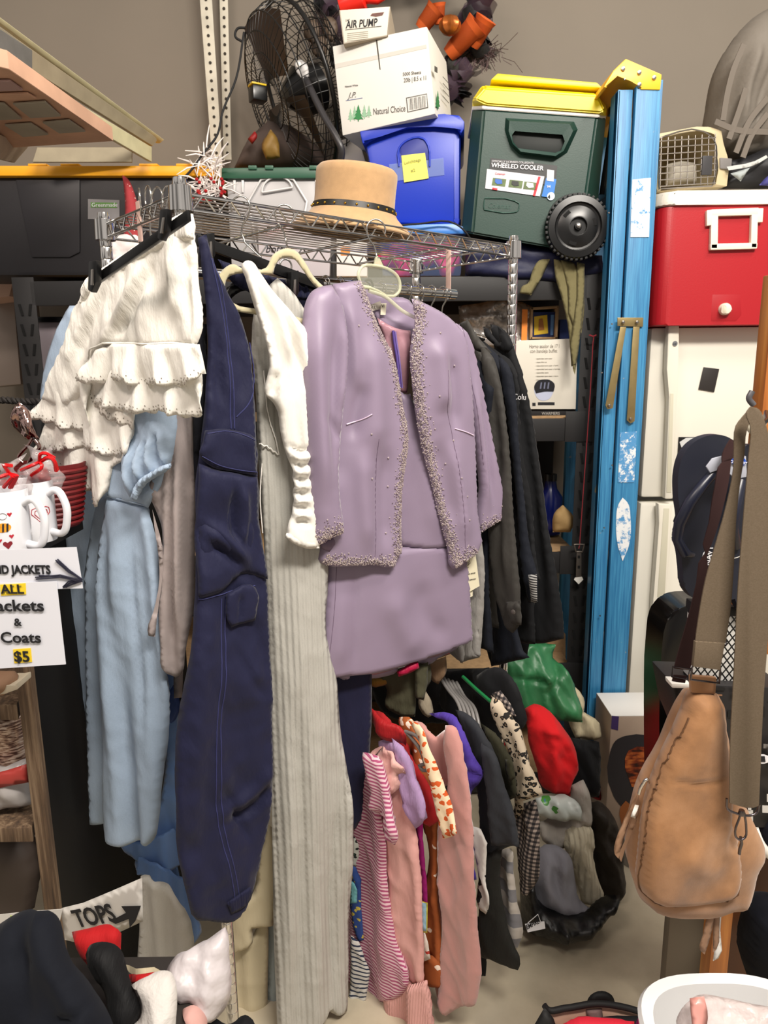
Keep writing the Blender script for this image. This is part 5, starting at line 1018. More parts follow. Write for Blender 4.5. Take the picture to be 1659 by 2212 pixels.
SL1 = sheet('left_sleeve', [(716, 615), (690, 620), (672, 630), (660, 650), (652, 690), (647, 760), (650, 850), (655, 950), (662, 1050), (669, 1120), (676, 1172), (684, 1180), (700, 1170), (722, 1158), (741, 1152), (741, 1130), (736, 1100), (731, 1040), (736, 960), (745, 870), (752, 780), (750, 700), (738, 650)], pj.off(.045), lav, JK, res=.007, th=.03, edge=.04, sm=1, seed=43, nz=[(.008, 9, 3)],
    folds=[(.02, .022, [(690, 650), (675, 760), (678, 900), (690, 1100)]), (-.012, .012, [(722, 680), (716, 780), (712, 900), (718, 1050)]), (.010, .012, [(738, 680), (742, 780), (730, 900)]), (-.006, .01, [(690, 890), (720, 930), (735, 960)])])
SR1 = sheet('right_sleeve', [(984, 698), (1000, 710), (1016, 740), (1030, 795), (1045, 868), (1060, 945), (1075, 1020), (1088, 1080), (1097, 1122), (1075, 1128), (1050, 1142), (1030, 1155), (1026, 1130), (1030, 1060), (1022, 980), (1008, 900), (998, 820), (985, 740)], pj.off(-.012), lav, JK, res=.007, th=.024, edge=.03, sm=1, seed=44, nz=[(.006, 9, 3)], folds=[(-.01, .008, [(1025, 830), (1040, 950), (1055, 1100)]), (.012, .014, [(1010, 800), (1030, 950), (1045, 1120)])])
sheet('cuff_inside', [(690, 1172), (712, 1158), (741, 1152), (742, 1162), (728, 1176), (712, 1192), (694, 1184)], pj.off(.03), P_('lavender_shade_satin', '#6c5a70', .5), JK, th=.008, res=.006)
sheet('armhole_gap', [(716, 616), (726, 640), (734, 680)], pj.off(.0), lav, JK, th=.002, res=.005)
for S, p in ((SB, [(741, 916), (765, 908), (787, 893)]), (SRt, [(975, 925), (998, 932), (1018, 940)])): seam(S, p, JK, P_('lavender_piping', '#c9b6cb', .4), .0016, .001, 'welt')
for S, p in ((SB, [(803, 945), (804, 1080), (801, 1215)]), (SRt, [(966, 930), (985, 1050), (1000, 1205)]), (SRt, [(950, 800), (948, 850), (966, 930)]), (SR1, [(990, 700), (1000, 780), (1015, 880), (1030, 1000)])): seam(S, p, JK, lvs, .0006, .0002)
def scatter(S, line, inward, dens, wpx, T_, seed, sparse=.35):
    r = random.Random(seed); bms = [bmesh.new(), bmesh.new()]; P = resamp(line, 2.5, False)
    for i, p in enumerate(P[:-1]):
        q = P[i + 1]; tx, ty = q[0] - p[0], q[1] - p[1]; L = math.hypot(tx, ty) + 1e-6; nx, ny = -ty / L * inward, tx / L * inward
        for _ in range(dens):
            d = abs(r.gauss(0, wpx * .55)) + .8
            if d > wpx * 1.15 and r.random() > sparse: d *= .5
            x, y = p[0] + nx * d + r.uniform(-2, 2), p[1] + ny * d + r.uniform(-2, 2); rad = r.uniform(.0009, .0019)
            bmesh.ops.create_icosphere(bms[1 if r.random() < .18 else 0], subdivisions=1, radius=rad, matrix=Matrix.Translation(S.at(x, y, rad * .5)))
    for bm, m, nm in zip(bms, (bead, bead2), ('crystal_beads', 'smoky_beads')): o = bm_obj(nm, bm, m, T_); o['kind'] = 'stuff'
scatter(SB, [(776, 608), (786, 628), (794, 650), (803, 674), (815, 702), (829, 730), (846, 758), (858, 800), (864, 835), (870, 880), (879, 920), (880, 960), (874, 1010), (868, 1060), (866, 1110), (866, 1160), (862, 1198), (852, 1222)], 1, 11, 17, SB.o, 1)
scatter(SB, [(852, 1224), (808, 1218), (760, 1220), (700, 1218), (688, 1210)], 1, 9, 22, SB.o, 2)
scatter(SRt, [(888, 650), (891, 690), (885, 722), (880, 765), (884, 820), (890, 870), (897, 915), (906, 960), (920, 1010), (934, 1058), (945, 1105), (958, 1150), (968, 1190), (980, 1226)], -1, 11, 17, SRt.o, 3)
scatter(SRt, [(982, 1226), (1002, 1212), (1018, 1202), (1031, 1192)], -1, 9, 26, SRt.o, 4)
scatter(SL1, [(682, 1176), (700, 1167), (722, 1155), (740, 1149)], -1, 12, 34, SL1.o, 5)
scatter(SR1, [(1030, 1150), (1050, 1138), (1075, 1125), (1095, 1119)], -1, 9, 22, SR1.o, 6)
bm = bmesh.new()
for S, L_ in ((SB, ((679, 655), (762, 705), (708, 786), (848, 872), (834, 988), (791, 1030), (835, 1050), (830, 1150), (786, 935))), (SRt, ((940, 720), (975, 790), (932, 855), (970, 950), (985, 1030), (1000, 1070), (1003, 1120), (955, 1000)))):
    for q in L_: bmesh.ops.create_icosphere(bm, subdivisions=1, radius=.0022, matrix=Matrix.Translation(S.at(*q, .001)))
bm_obj('scattered_beads', bm, bead, JK)['kind'] = 'stuff'
T = thing('shell_top', 'matching lavender sleeveless top with pink lining and purple zip, inside the jacket', 'top')
sheet('pink_lining', [(815, 686), (850, 708), (888, 714), (886, 780), (880, 850), (862, 845), (845, 780)], pj.off(-.022), lin_p, T, res=.006, th=.006, nz=[(.006, 25, 20)], folds=[(.006, .006, [(870, 720), (872, 840)])])
SS = sheet('body', [(862, 842), (880, 852), (888, 850), (905, 900), (925, 980), (945, 1060), (958, 1130), (966, 1183), (940, 1187), (905, 1186), (860, 1180), (850, 1100), (850, 1000), (860, 920)], pj.off(-.012), lav, T, res=.008, th=.016, edge=.02, sm=1, seed=50, nz=[(.006, 8, 3)], folds=[(.008, .02, [(890, 900), (915, 1040), (940, 1170)])])
tube('zipper', [pj.w(*q, -.010) for q in ((849, 714), (852, 740), (857, 770), (861, 805), (864, 838))], .003, P_('purple_zip', '#5d4b93', .4), T); tube('zip_edge', [pj.w(*q, -.008) for q in ((854, 716), (857, 740), (862, 770), (866, 805), (869, 838))], .0018, P_('purple_tape', '#7c69ab', .5), T)
T = thing('neck_labels', 'small woven size labels inside the jacket collar', 'label')
card('brand_label', [(801, 658), (822, 650), (824, 667), (804, 672)], pj, P_('grey_label', '#9c948a', .7), T, -.025); card('size_label', [(823, 655), (835, 655), (833, 680), (822, 680)], pj, P_('cream_label', '#d6cfba', .7), T, -.02)
text('label_text', 'VI', pj, 824, 664, .006, ink, T, -.018); text('label_text', 'YL', pj, 804, 666, .007, P_('pale_thread', '#d8d4cc', .7), T, -.0235)
T = thing('lavender_skirt', 'matching plain lavender satin skirt hanging below the beaded jacket', 'skirt')
SK = sheet('body', [(706, 1190), (800, 1180), (900, 1175), (1003, 1170), (1006, 1220), (1012, 1300), (1016, 1382), (1000, 1389), (960, 1405), (920, 1420), (870, 1437), (820, 1450), (760, 1458), (705, 1461), (683, 1453), (688, 1390), (696, 1310), (702, 1240)], pj.off(-.025), lav, T, res=.009, th=.022, edge=.02, sm=1, seed=52, nz=[(.014, 6, 3), (.003, 16, 5)], folds=[(-.006, .004, [(760, 1215), (758, 1330), (757, 1456)]), (.012, .03, [(830, 1260), (850, 1330), (900, 1420)]), (-.008, .025, [(900, 1240), (910, 1320), (960, 1380)]), (.008, .02, [(730, 1240), (720, 1450)])])
sheet('back_hem', [(720, 1455), (800, 1440), (860, 1430), (858, 1450), (830, 1462), (780, 1467), (740, 1468)], pj.off(-.05), lav, T, res=.008, th=.004); sheet('back_hem', [(900, 1425), (1000, 1385), (985, 1402), (950, 1420), (925, 1436), (905, 1430)], pj.off(-.05), lav, T, res=.008, th=.004); sheet('lining', [(770, 1452), (860, 1430), (990, 1385), (960, 1410), (900, 1428), (858, 1443), (790, 1458)], pj.off(-.042), lin_p, T, res=.008, th=.003)
seam(SK, [(722, 1218), (712, 1320), (698, 1452)], T, lvs, .0006, .0002)
T = thing('price_tag', 'cream paper price tags hanging at the right side of the suit', 'tag'); ptg = pj.off(-.01)
card('tag', [(1002, 1206), (1027, 1196), (1036, 1266), (1008, 1282)], ptg, P_('cream_tag', '#e0d9bd', .7), T, .001); card('tag_back', [(1008, 1270), (1021, 1264), (1021, 1288), (1009, 1292)], ptg, P_('cream_tag', '#e0d9bd', .7), T, -.004)
for i, (x, y, s) in enumerate(((1005, 1228, 'NO.  8'), (1007, 1242, 'COLOR  HEATHER'), (1008, 1255, 'DRY CLEAN ONLY'))): text('tag_text', s, ptg, x, y, .0028, ink, T, .0024, wid=.8)
tube('pen_mark', [ptg.w(*q, .003) for q in ((1008, 1207), (1015, 1203), (1014, 1212), (1010, 1222), (1016, 1216))], .0006, ink, T, 4)
TH[0] = .5; TH[1] = .0045
# ================================================================ light blue dress and neighbours
T = thing('chambray_dress', 'light blue chambray dress with elastic puff sleeve, hanging behind the white shorts', 'dress')
bl = fab('light_blue_linen', '#9fb1c6', .85, var=.05, heather=.10, weave=700, wb=.4, wr=.4, wrs=(28, 8, 1)); pb = PL(280, 1300, 1.335, -18)
sheet('rear_skirt_panel', [(150, 660), (190, 660), (240, 1040), (225, 1100), (205, 1300), (200, 1500), (196, 1600), (194, 1677), (158, 1678), (152, 1560), (146, 1440), (140, 1300), (136, 1180), (148, 1080), (150, 1000), (118, 960), (90, 900), (88, 830), (105, 760), (130, 700)], pb.off(-.085), bl, T, res=.010, th=.016, seed=60, waves=[(.11, .009, .3)])
sheet('middle_skirt_panel', [(215, 1080), (250, 1060), (250, 1500), (246, 1776), (200, 1776), (196, 1640), (190, 1480), (187, 1330), (188, 1200), (200, 1120)], pb.off(-.045), bl, T, res=.010, th=.018, seed=61, waves=[(.1, .008, .3)])
sheet('front_skirt_panel', [(232, 1068), (262, 1075), (300, 1085), (324, 1090), (340, 1160), (350, 1260), (358, 1380), (362, 1450), (358, 1600), (352, 1700), (345, 1775), (338, 1808), (318, 1822), (290, 1823), (255, 1820), (230, 1812), (225, 1795), (222, 1640), (216, 1500), (212, 1380), (214, 1240), (222, 1130)], pb, bl, T, res=.009, th=.024, edge=.03, seed=62, waves=[(.075, .017, .3), (.036, .005, .5)], fl=.4, folds=[(-.012, .008, [(288, 1095), (292, 1250), (310, 1400), (322, 1600)]), (.016, .02, [(262, 1100), (256, 1300), (262, 1600)])])
Sb = sheet('bodice', [(245, 985), (300, 890), (350, 880), (380, 890), (376, 960), (368, 1000), (340, 1070), (324, 1096), (280, 1088), (234, 1072), (238, 1030)], pb.off(.008), bl, T, res=.008, th=.018, seed=63, nz=[(.006, 20, 20)])
tube('waist_seam', [Sb.at(*q, .001) for q in ((236, 1069), (262, 1077), (295, 1086), (322, 1092))], .0014, bl, T)
for p in ([(290, 1100), (294, 1180), (300, 1300), (310, 1420), (330, 1560), (338, 1780)],): pass
sheet('puff_sleeve', [(290, 890), (330, 880), (378, 888), (380, 930), (374, 985), (368, 1010), (350, 1024), (330, 1036), (312, 1048), (300, 1066), (294, 1082), (282, 1072), (270, 1055), (263, 1035), (266, 1000), (280, 950)], pb.off(.03), bl, T, res=.006, th=.035, edge=.045, seed=64, nz=[(.010, 22, 14)], folds=[((-1) ** k * .010, .0045, [(296 + 12 * k, 1060 - 9 * k), (286 + 12 * k, 1010 - 8 * k), (300 + 10 * k, 960 - 6 * k)]) for k in range(7)])
sheet('elastic_cuff', [(372, 1000), (366, 1014), (340, 1030), (318, 1046), (306, 1062), (298, 1084), (284, 1074), (294, 1050), (306, 1034), (330, 1018), (350, 1006)], pb.off(.05), fab('blue_gathers', '#9fb1c6', .9, wr=.8, wrs=(150, 40, 1)), T, res=.004, th=.020, edge=.012, waves=[(.011, .003, 1)], fl=0)
T = thing('mauve_blouse', 'pale mauve grey satin blouse with a long gathered sleeve beside the navy trousers', 'blouse')
mv = fab('mauve_grey', '#9f9492', .6, var=.03, wr=.35, wrs=(34, 7, 1)); pm = PL(380, 1200, 1.30, 0)
sheet('sleeve', [(350, 880), (426, 870), (424, 1000), (420, 1200), (417, 1330), (408, 1380), (402, 1420), (400, 1440), (392, 1455), (378, 1466), (362, 1456), (352, 1440), (350, 1400), (346, 1330), (346, 1220), (350, 1150), (340, 1110), (325, 1060), (330, 1020)], pm, mv, T, res=.007, th=.022, edge=.028, seed=71, waves=[(.05, .011, .7)], folds=[(-.012, .006, [(380, 900), (372, 1100), (376, 1440)]), (.014, .009, [(392, 900), (392, 1100), (386, 1420)]), (.012, .01, [(362, 1000), (364, 1200), (365, 1400)]), (-.008, .005, [(408, 900), (404, 1150), (396, 1380)])])
sheet('front_tail', [(330, 1100), (352, 1180), (350, 1260), (340, 1330), (336, 1374), (322, 1372), (320, 1360), (332, 1320), (345, 1250), (340, 1180)], pm.off(.01), mv, T, res=.007, th=.01)
T = thing('black_strap_garment', 'black garment edge showing between the mauve blouse and the navy trousers', 'garment')
sheet('body', [(420, 700), (446, 700), (446, 900), (430, 1000), (424, 1080), (418, 1000)], PL(430, 850, 1.28, 20), fab('black_cotton', '#0f1018', .85), T, th=.012)
T = thing('blue_chiffon_dress', 'cornflower blue sheer chiffon dress with wavy lettuce hem behind the pale blue dress', 'dress')
ch = P_('cornflower_chiffon', '#6a90cc', .55, alpha=.92, sheen=.3, var=.06, vs=12); pc = PL(370, 1750, 1.52, 10)
sheet('body', [(350, 1440), (385, 1440), (388, 1700), (400, 1950), (432, 2010), (430, 2025), (412, 2040), (385, 2030), (388, 2000), (380, 1965), (360, 1945), (338, 1930), (320, 1905), (300, 1890), (290, 1870), (296, 1850), (270, 1830), (262, 1815), (330, 1800), (352, 1700), (358, 1560)], pc, ch, T, res=.008, th=.008, seed=73, waves=[(.06, .012, .3)], nz=[(.006, 20, 20)])
sheet('tier', [(258, 1818), (310, 1815), (375, 1790), (400, 1840), (395, 1870), (360, 1880), (330, 1870), (300, 1862), (276, 1850)], pc.off(.02), ch, T, res=.007, th=.004, waves=[(.05, .008, .5)], seed=4)
sheet('ruffle_hem', scal([(388, 1960), (372, 1948), (350, 1938), (330, 1925), (318, 1905), (298, 1892), (290, 1878)], 20, 4, 1) + [(300, 1850), (350, 1870), (400, 1900), (434, 2000), (436, 2015), (420, 2035), (400, 2048), (380, 2052), (376, 2045), (392, 2030), (395, 2000)], pc.off(.03), ch, T, res=.007, th=.004, sm=0, waves=[(.03, .006, .8)], seed=9)
sheet('upper_panel', [(360, 1480), (384, 1480), (386, 1540), (378, 1556), (364, 1566), (358, 1560)], pc.off(.01), P_('deep_blue_satin', '#26478a', .5), T, th=.006)
tag(sheet('taupe_slip', [(376, 1440), (396, 1440), (395, 1505), (376, 1508)], PL(385, 1480, 1.5, 0), mv, None, th=.008).o, 'small taupe hem showing beneath the mauve sleeve', 'garment')
tag(sheet('black_dress_sliver', [(386, 1500), (410, 1500), (400, 1640), (384, 1700)], PL(390, 1560, 1.58, 0), black_m, None, th=.008).o, 'black garment edge seen just left of the navy trouser leg', 'garment')
# lower left hanging: heather grey, cream, pale blue
hg = fab('heather_white', '#b4b0a8', .9, heather=.12, wr=.4, wrs=(40, 5, 1)); cr_ = fab('cream_knit', '#c9bd9f', .9, var=.03, wr=.35, wrs=(36, 5, 1)); pbl = fab('pale_blue_slub', '#a3aeb2', .9, heather=.08, wr=.3)
tag(sheet('heather_top', [(305, 1890), (345, 1900), (400, 1960), (420, 2060), (410, 2140), (370, 2160), (330, 2160), (306, 2120), (304, 2000)], PL(350, 2000, 1.40, 0), hg, None, th=.02, waves=[(.05, .012, .8)], seed=3, res=.009).o, 'heathered off-white garment hanging behind the blue chiffon and the plastic bag', 'garment')
tag(sheet('cream_tshirt', [(492, 1950), (545, 1930), (560, 1850), (580, 1780), (592, 1790), (590, 2000), (545, 2005), (546, 2035), (500, 2062), (492, 2010)], PL(540, 1950, 1.45, 0), cr_, None, th=.016, seed=5, res=.009).o, 'cream tee with short sleeve just below the navy trouser hem', 'shirt')
tag(sheet('cream_dress', [(500, 2040), (545, 2020), (560, 1960), (572, 1900), (580, 2000), (578, 2120), (576, 2260), (480, 2260), (495, 2150)], PL(540, 2050, 1.48, 0), cr_, None, th=.018, waves=[(.06, .012, .8)], seed=6, res=.009).o, 'long cream garment under the cream tee, left of the ribbed dress', 'garment')
tag(sheet('pale_blue_skirt', [(560, 1850), (586, 1790), (598, 1800), (600, 2000), (602, 2260), (572, 2260), (575, 2050), (566, 1950)], PL(585, 2000, 1.50, 0), pbl, None, th=.016, waves=[(.05, .008, .8)], seed=7, res=.009).o, 'narrow pale blue slub garment against the left edge of the ribbed dress', 'garment')
# ================================================================ upper rail: dark shirts
def gar(name, lab, cat, t, parts, zc=1.2, group=None, hanger=None):
    T = thing(name, lab, cat, group)
    base = PLW(G(t, 0, zc), -49)
    for nm, pts, mat, k in parts:
        k = dict(k); off = k.pop('off', 0); k.setdefault('res', .009); k.setdefault('th', .02)
        if k['th'] > .01: k.setdefault('waves', [(.09, .009, .5)]); k.setdefault('seed', len(nm) + len(name))
        sheet(nm, pts, base.off(off), mat, T, **k)
    return T, base
blk = fab('black_jersey', '#101114', .8, var=.1, wr=.4, wrs=(26, 5, 1)); chc = fab('charcoal_satin_shirt', '#363431', .6, var=.06, wr=.4, wrs=(30, 6, 1)); nvk = fab('ink_navy', '#10141e', .8, wr=.4)
gry_ = fab('heather_grey_knit', '#94918d', .9, heather=.10)
gar('grey_sweatshirt', 'heather grey sweatshirt hem showing just right of the lavender skirt', 'sweatshirt', .66, [('body', [(990, 1150), (1038, 1160), (1044, 1200), (1040, 1360), (1036, 1420), (985, 1425), (960, 1400), (985, 1300)], gry_, dict(seed=1)), ('ribbed_hem', [(960, 1395), (1036, 1358), (1036, 1418), (1000, 1430), (990, 1410)], gry_, dict(off=.006, seed=2)), ('sleeve_end', [(985, 1395), (1002, 1390), (1004, 1425), (998, 1434), (988, 1425)], gry_, dict(off=.02))])
gar('navy_long_shirt', 'dark navy long garment between the grey sweatshirt and the charcoal shirt', 'shirt', .69, [('body', [(1000, 760), (1040, 780), (1052, 1000), (1056, 1200), (1070, 1410), (1040, 1400), (1040, 1160)], nvk, dict(seed=3, waves=[(.05, .008, .6)]))])
T, b_ = gar('charcoal_shirt', 'charcoal satin button shirt with long cuffed sleeve, nearest of the dark shirts', 'shirt', .72, [('body', [(940, 700), (1000, 712), (1030, 740), (1060, 790), (1062, 900), (1060, 1100), (1068, 1300), (1075, 1360), (1030, 1340), (1000, 1200), (960, 900)], chc, dict(seed=4)), ('sleeve', [(1040, 745), (1062, 762), (1075, 800), (1086, 860), (1098, 960), (1105, 1050), (1112, 1150), (1122, 1230), (1128, 1300), (1124, 1352), (1108, 1368), (1092, 1360), (1082, 1330), (1070, 1280), (1062, 1200), (1058, 1100), (1056, 960), (1050, 840)], chc, dict(off=.025, seed=5, th=.028, edge=.035, res=.008, folds=[(-.012, .01, [(1062, 800), (1078, 950), (1085, 1100), (1095, 1240)]), (.012, .01, [(1080, 1000), (1092, 1150), (1104, 1280)])])), ('cuff', [(1092, 1300), (1126, 1298), (1128, 1350), (1102, 1352), (1098, 1330)], chc, dict(off=.04, th=.02)), ('collar', [(990, 700), (1010, 690), (1040, 730), (1062, 762), (1040, 760), (1010, 735)], chc, dict(off=.02, th=.012, edge=.01))])
lathe('cuff_button', [(.006, 0), (.006, .002), (.004, .003)], b_.w(1109, 1322, .064), P_('grey_button', '#4d4844', .35), T, axis_rot(b_.n), 14)
gar('black_blouse', 'black blouse with striped silver cuff behind the charcoal shirt', 'blouse', .765, [('body', [(1010, 735), (1060, 750), (1085, 790), (1092, 900), (1100, 1100), (1120, 1250), (1130, 1400), (1145, 1420), (1060, 1440), (1060, 1300), (1050, 900)], nvk, dict(seed=6, waves=[(.06, .008, .6)])), ('sleeve', [(1078, 765), (1100, 790), (1112, 850), (1122, 960), (1138, 1100), (1150, 1200), (1160, 1240), (1160, 1302), (1142, 1302), (1130, 1240), (1115, 1100), (1100, 950)], nvk, dict(off=.02, seed=7)), ('striped_cuff', [(1140, 1242), (1160, 1240), (1160, 1302), (1144, 1303)], stripes('silver_black_stripe', '#17171a', '#9b9a98', .006, 1, .5, .0), dict(off=.042, th=.012))])
T, b_ = gar('logo_pullover', 'black pullover with small white chest lettering, behind the striped-cuff blouse', 'pullover', .80, [('body', [(1040, 730), (1075, 760), (1100, 780), (1118, 860), (1128, 1000), (1150, 1150), (1160, 1390), (1110, 1390), (1090, 1000)], blk, dict(seed=8)), ('shoulder', [(1068, 762), (1090, 768), (1115, 800), (1125, 880), (1135, 1000), (1150, 1120), (1170, 1250), (1150, 1260), (1120, 1050), (1100, 900)], blk, dict(off=.02, seed=9))])
text('chest_lettering', 'Colu', b_, 1108, 863, .014, paper, T, .044)
gar('black_coat', 'long black coat, furthest right of the dark garments on the upper rail', 'coat', .84, [('body', [(1060, 700), (1080, 705), (1108, 742), (1122, 780), (1138, 840), (1150, 920), (1165, 1020), (1182, 1120), (1200, 1230), (1214, 1330), (1217, 1380), (1180, 1388), (1130, 1388), (1120, 1200), (1100, 900)], blk, dict(seed=10, th=.026, edge=.04, folds=[(-.012, .012, [(1120, 800), (1150, 1000), (1175, 1200), (1185, 1380)]), (.014, .014, [(1110, 860), (1135, 1050), (1155, 1250)])])), ('lapel', [(1060, 712), (1066, 722), (1080, 742), (1076, 705), (1095, 728), (1108, 752), (1090, 765), (1070, 745), (1048, 720), (1046, 706)], blk, dict(off=.03, th=.012, edge=.01)), ('rear_hem', [(1050, 1380), (1145, 1380), (1140, 1420), (1066, 1438)], blk, dict(off=-.03))])
TH[1] = .009
# ================================================================ lower rail: colourful tops
pk_st = stripes('pink_white_stripe', '#a34a70', '#d9b8c0', .0085, 1, .5, .006)
gar('striped_tshirt', 'magenta and white striped tee, nearest of the colourful tops on the lower rail', 'shirt', 0.360, [('body', [(770, 1640), (786, 1620), (806, 1660), (818, 1720), (835, 1800), (842, 1880), (850, 1960), (862, 2040), (885, 2120), (878, 2140), (840, 2160), (790, 2166), (750, 2166), (760, 1900)], pk_st, dict(seed=11, waves=[(.12, .010, .5)])), ('sleeve', [(790, 1622), (815, 1630), (835, 1680), (850, 1740), (866, 1790), (868, 1805), (860, 1822), (846, 1812), (832, 1780), (822, 1760), (806, 1745), (806, 1700)], pk_st, dict(off=.03, seed=12, th=.024, edge=.03, folds=[(-.01, .006, [(812, 1740), (840, 1770), (860, 1815)])]))])
gar('pale_pink_dress', 'pale pink ruffled dress with flared pleated hem behind the striped tee', 'dress', 0.377, [('body', [(800, 1630), (822, 1612), (845, 1620), (870, 1680), (890, 1760), (908, 1880), (915, 1980), (918, 2120), (840, 2140), (830, 1800)], fab('blush_crepe', '#d6a19b', .8, wr=.25), dict(seed=13, waves=[(.1, .010, .6)])), ('ruffle_yoke', [(806, 1640), (822, 1614), (848, 1622), (868, 1650), (880, 1662), (872, 1676), (862, 1672), (866, 1700), (850, 1716), (845, 1690), (826, 1670)], fab('blush_crepe', '#d8a8a1', .8, wr=.5), dict(off=.02, seed=14, th=.012, nz=[(.012, 40, 40)])), ('pleated_hem', [(835, 2128), (918, 2120), (924, 2150), (936, 2260), (790, 2260), (815, 2160)], fab('blush_crepe', '#d6a19b', .8, wr=.25, rib=60), dict(off=.008, seed=15, waves=[(.07, .016, .4)]))])
gar('lilac_tshirt', 'lilac short sleeved tee between the pale pink dress and the red shirt', 'shirt', 0.398, [('body', [(820, 1600), (850, 1590), (880, 1620), (905, 1700), (926, 1765), (910, 1778), (898, 1790), (905, 1960), (860, 1960), (850, 1700)], fab('lilac_cotton', '#ab91b8', .85), dict(seed=16)), ('sleeve', [(850, 1592), (875, 1612), (900, 1680), (924, 1760), (922, 1768), (898, 1790), (886, 1760), (870, 1690)], fab('lilac_cotton', '#a68ab3', .85), dict(off=.025, seed=17, th=.018))])
gar('red_shirt', 'bright red short sleeved shirt with a round collar beside the lilac tee', 'shirt', 0.414, [('body', [(800, 1530), (830, 1540), (860, 1580), (900, 1640), (920, 1680), (942, 1740), (946, 1775), (930, 1785), (918, 1775), (900, 1740), (860, 1700), (830, 1600)], fab('red_cotton', '#a01c20', .8, wr=.5), dict(seed=18, folds=[(.012, .01, [(860, 1600), (890, 1660), (920, 1750)])])), ('collar', [(800, 1522), (822, 1540), (862, 1570), (880, 1590), (876, 1612), (850, 1600), (815, 1575), (800, 1560)], fab('red_satin', '#a01c20', .5), dict(off=.025, th=.014))])
gar('magenta_shirt', 'narrow magenta garment showing below the lilac tee', 'garment', 0.408, [('body', [(898, 1740), (918, 1740), (925, 1850), (932, 1950), (905, 1956), (900, 1850)], fab('magenta_cotton', '#8f1366', .7), dict(seed=19, th=.012))])
rust = spots('rust_floral_print', '#9a4f20', '#e6d2c2', 26, .2, rnd=.8, warp=.3)
gar('rust_floral_dress', 'rust brown dress with white blossoms in front of the dusty pink cardigan', 'dress', 0.431, [('body', [(860, 1550), (885, 1548), (905, 1580), (930, 1680), (950, 1780), (948, 1900), (955, 2000), (962, 2080), (960, 2130), (945, 2135), (915, 2110), (912, 1960), (925, 1850), (900, 1700)], rust, dict(seed=20, waves=[(.06, .008, .6)])), ('hem', [(912, 2050), (940, 2060), (958, 2110), (955, 2134), (930, 2125), (910, 2105)], rust, dict(off=.012, th=.012))])
T = thing('grey_loop_hanger', 'grey velvet hanger loop at the neck of the rust floral dress', 'hanger'); b_ = PLW(G(.43, 0, .9), -49); tube('loop', [b_.w(*q, .05) for q in chaikin([(876, 1580), (900, 1590), (918, 1620), (932, 1650), (928, 1662), (914, 1664), (906, 1654), (918, 1650), (908, 1620), (890, 1596)], 1)], .004, P_('grey_velvet', '#6a625f', .9), T, closed=True)
orf = spots('orange_leaf_print', '#e8cfae', '#c9541d', 70, .44, warp=.2)
gar('orange_floral_blouse', 'cream blouse with orange floral print, short sleeve over the dusty pink cardigan', 'blouse', 0.443, [('sleeve', [(885, 1552), (915, 1570), (938, 1620), (955, 1680), (972, 1740), (991, 1798), (975, 1808), (958, 1812), (950, 1760), (938, 1690), (920, 1630)], orf, dict(off=.055, seed=22, th=.014))])
dp = fab('dusty_pink_knit', '#bb8680', .95, var=.03, weave=500, wb=.5, wr=.15, sheen=.5)
gar('dusty_pink_cardigan', 'long dusty pink wool cardigan in the middle of the lower rail', 'cardigan', 0.460, [('body', [(880, 1568), (905, 1556), (930, 1575), (950, 1640), (958, 1800), (965, 1950), (960, 2100), (965, 2180), (948, 2150), (945, 1900), (930, 1750)], dp, dict(seed=23)), ('sleeve', [(965, 1565), (978, 1566), (992, 1590), (1004, 1640), (1016, 1700), (1026, 1780), (1032, 1900), (1036, 2000), (1036, 2150), (1030, 2168), (1005, 2172), (985, 2180), (968, 2190), (962, 2184), (956, 2120), (958, 1980), (952, 1850), (955, 1760), (972, 1690), (962, 1620)], dp, dict(off=.03, seed=24, th=.03, edge=.05)), ('shoulder', [(885, 1560), (912, 1556), (945, 1590), (968, 1570), (985, 1590), (990, 1680), (960, 1700), (935, 1640)], dp, dict(off=.012, th=.014))])
gar('price_card', 'pale blue card with yellow border pinned among the pink tops', 'card', 0.427, [('card', [(900, 1945), (921, 1952), (921, 2012), (902, 2010)], P_('pale_blue_card', '#8fb4c9', .7), dict(off=.05, th=.001, edge=.001, sm=0, res=.01)), ('border', [(896, 1943), (924, 1950), (923, 2016), (898, 2012)], P_('yellow_border', '#cfc04a', .7), dict(off=.046, th=.001, edge=.001, sm=0, res=.01))])
gar('orange_print_hem', 'white and red printed hem peeking beside the rust floral dress', 'garment', 0.420, [('body', [(908, 1995), (925, 2020), (932, 2070), (918, 2075), (908, 2040)], spots('coral_print', '#d8cfc4', '#b5392f', 70, .3), dict(th=.008, off=.02))])
gar('purple_tshirt', 'violet tee with twisted sleeve behind the dusty pink cardigan', 'shirt', 0.497, [('body', [(930, 1540), (960, 1538), (1000, 1565), (1018, 1600), (1030, 1640), (1041, 1675), (1036, 1692), (1028, 1700), (1020, 1720), (1030, 1900), (990, 1900), (985, 1700), (975, 1570)], fab('violet_jersey', '#4b3794', .8, wr=.5), dict(seed=25, folds=[(-.012, .006, [(1018, 1660), (1030, 1670), (1040, 1680)])]))])
gar('cow_print_top', 'black and white print garment showing between cardigan and charcoal tee', 'garment', 0.516, [('body', [(1015, 1780), (1040, 1790), (1052, 1900), (1062, 1950), (1050, 1975), (1035, 1960), (1035, 1900), (1025, 1830)], spots('bw_blotch', '#dedad4', '#141416', 26, .45, warp=.3), dict(seed=26, th=.010, off=.01))])
chr_ = fab('slate_grey_jersey', '#2b2d32', .8, wr=.3)
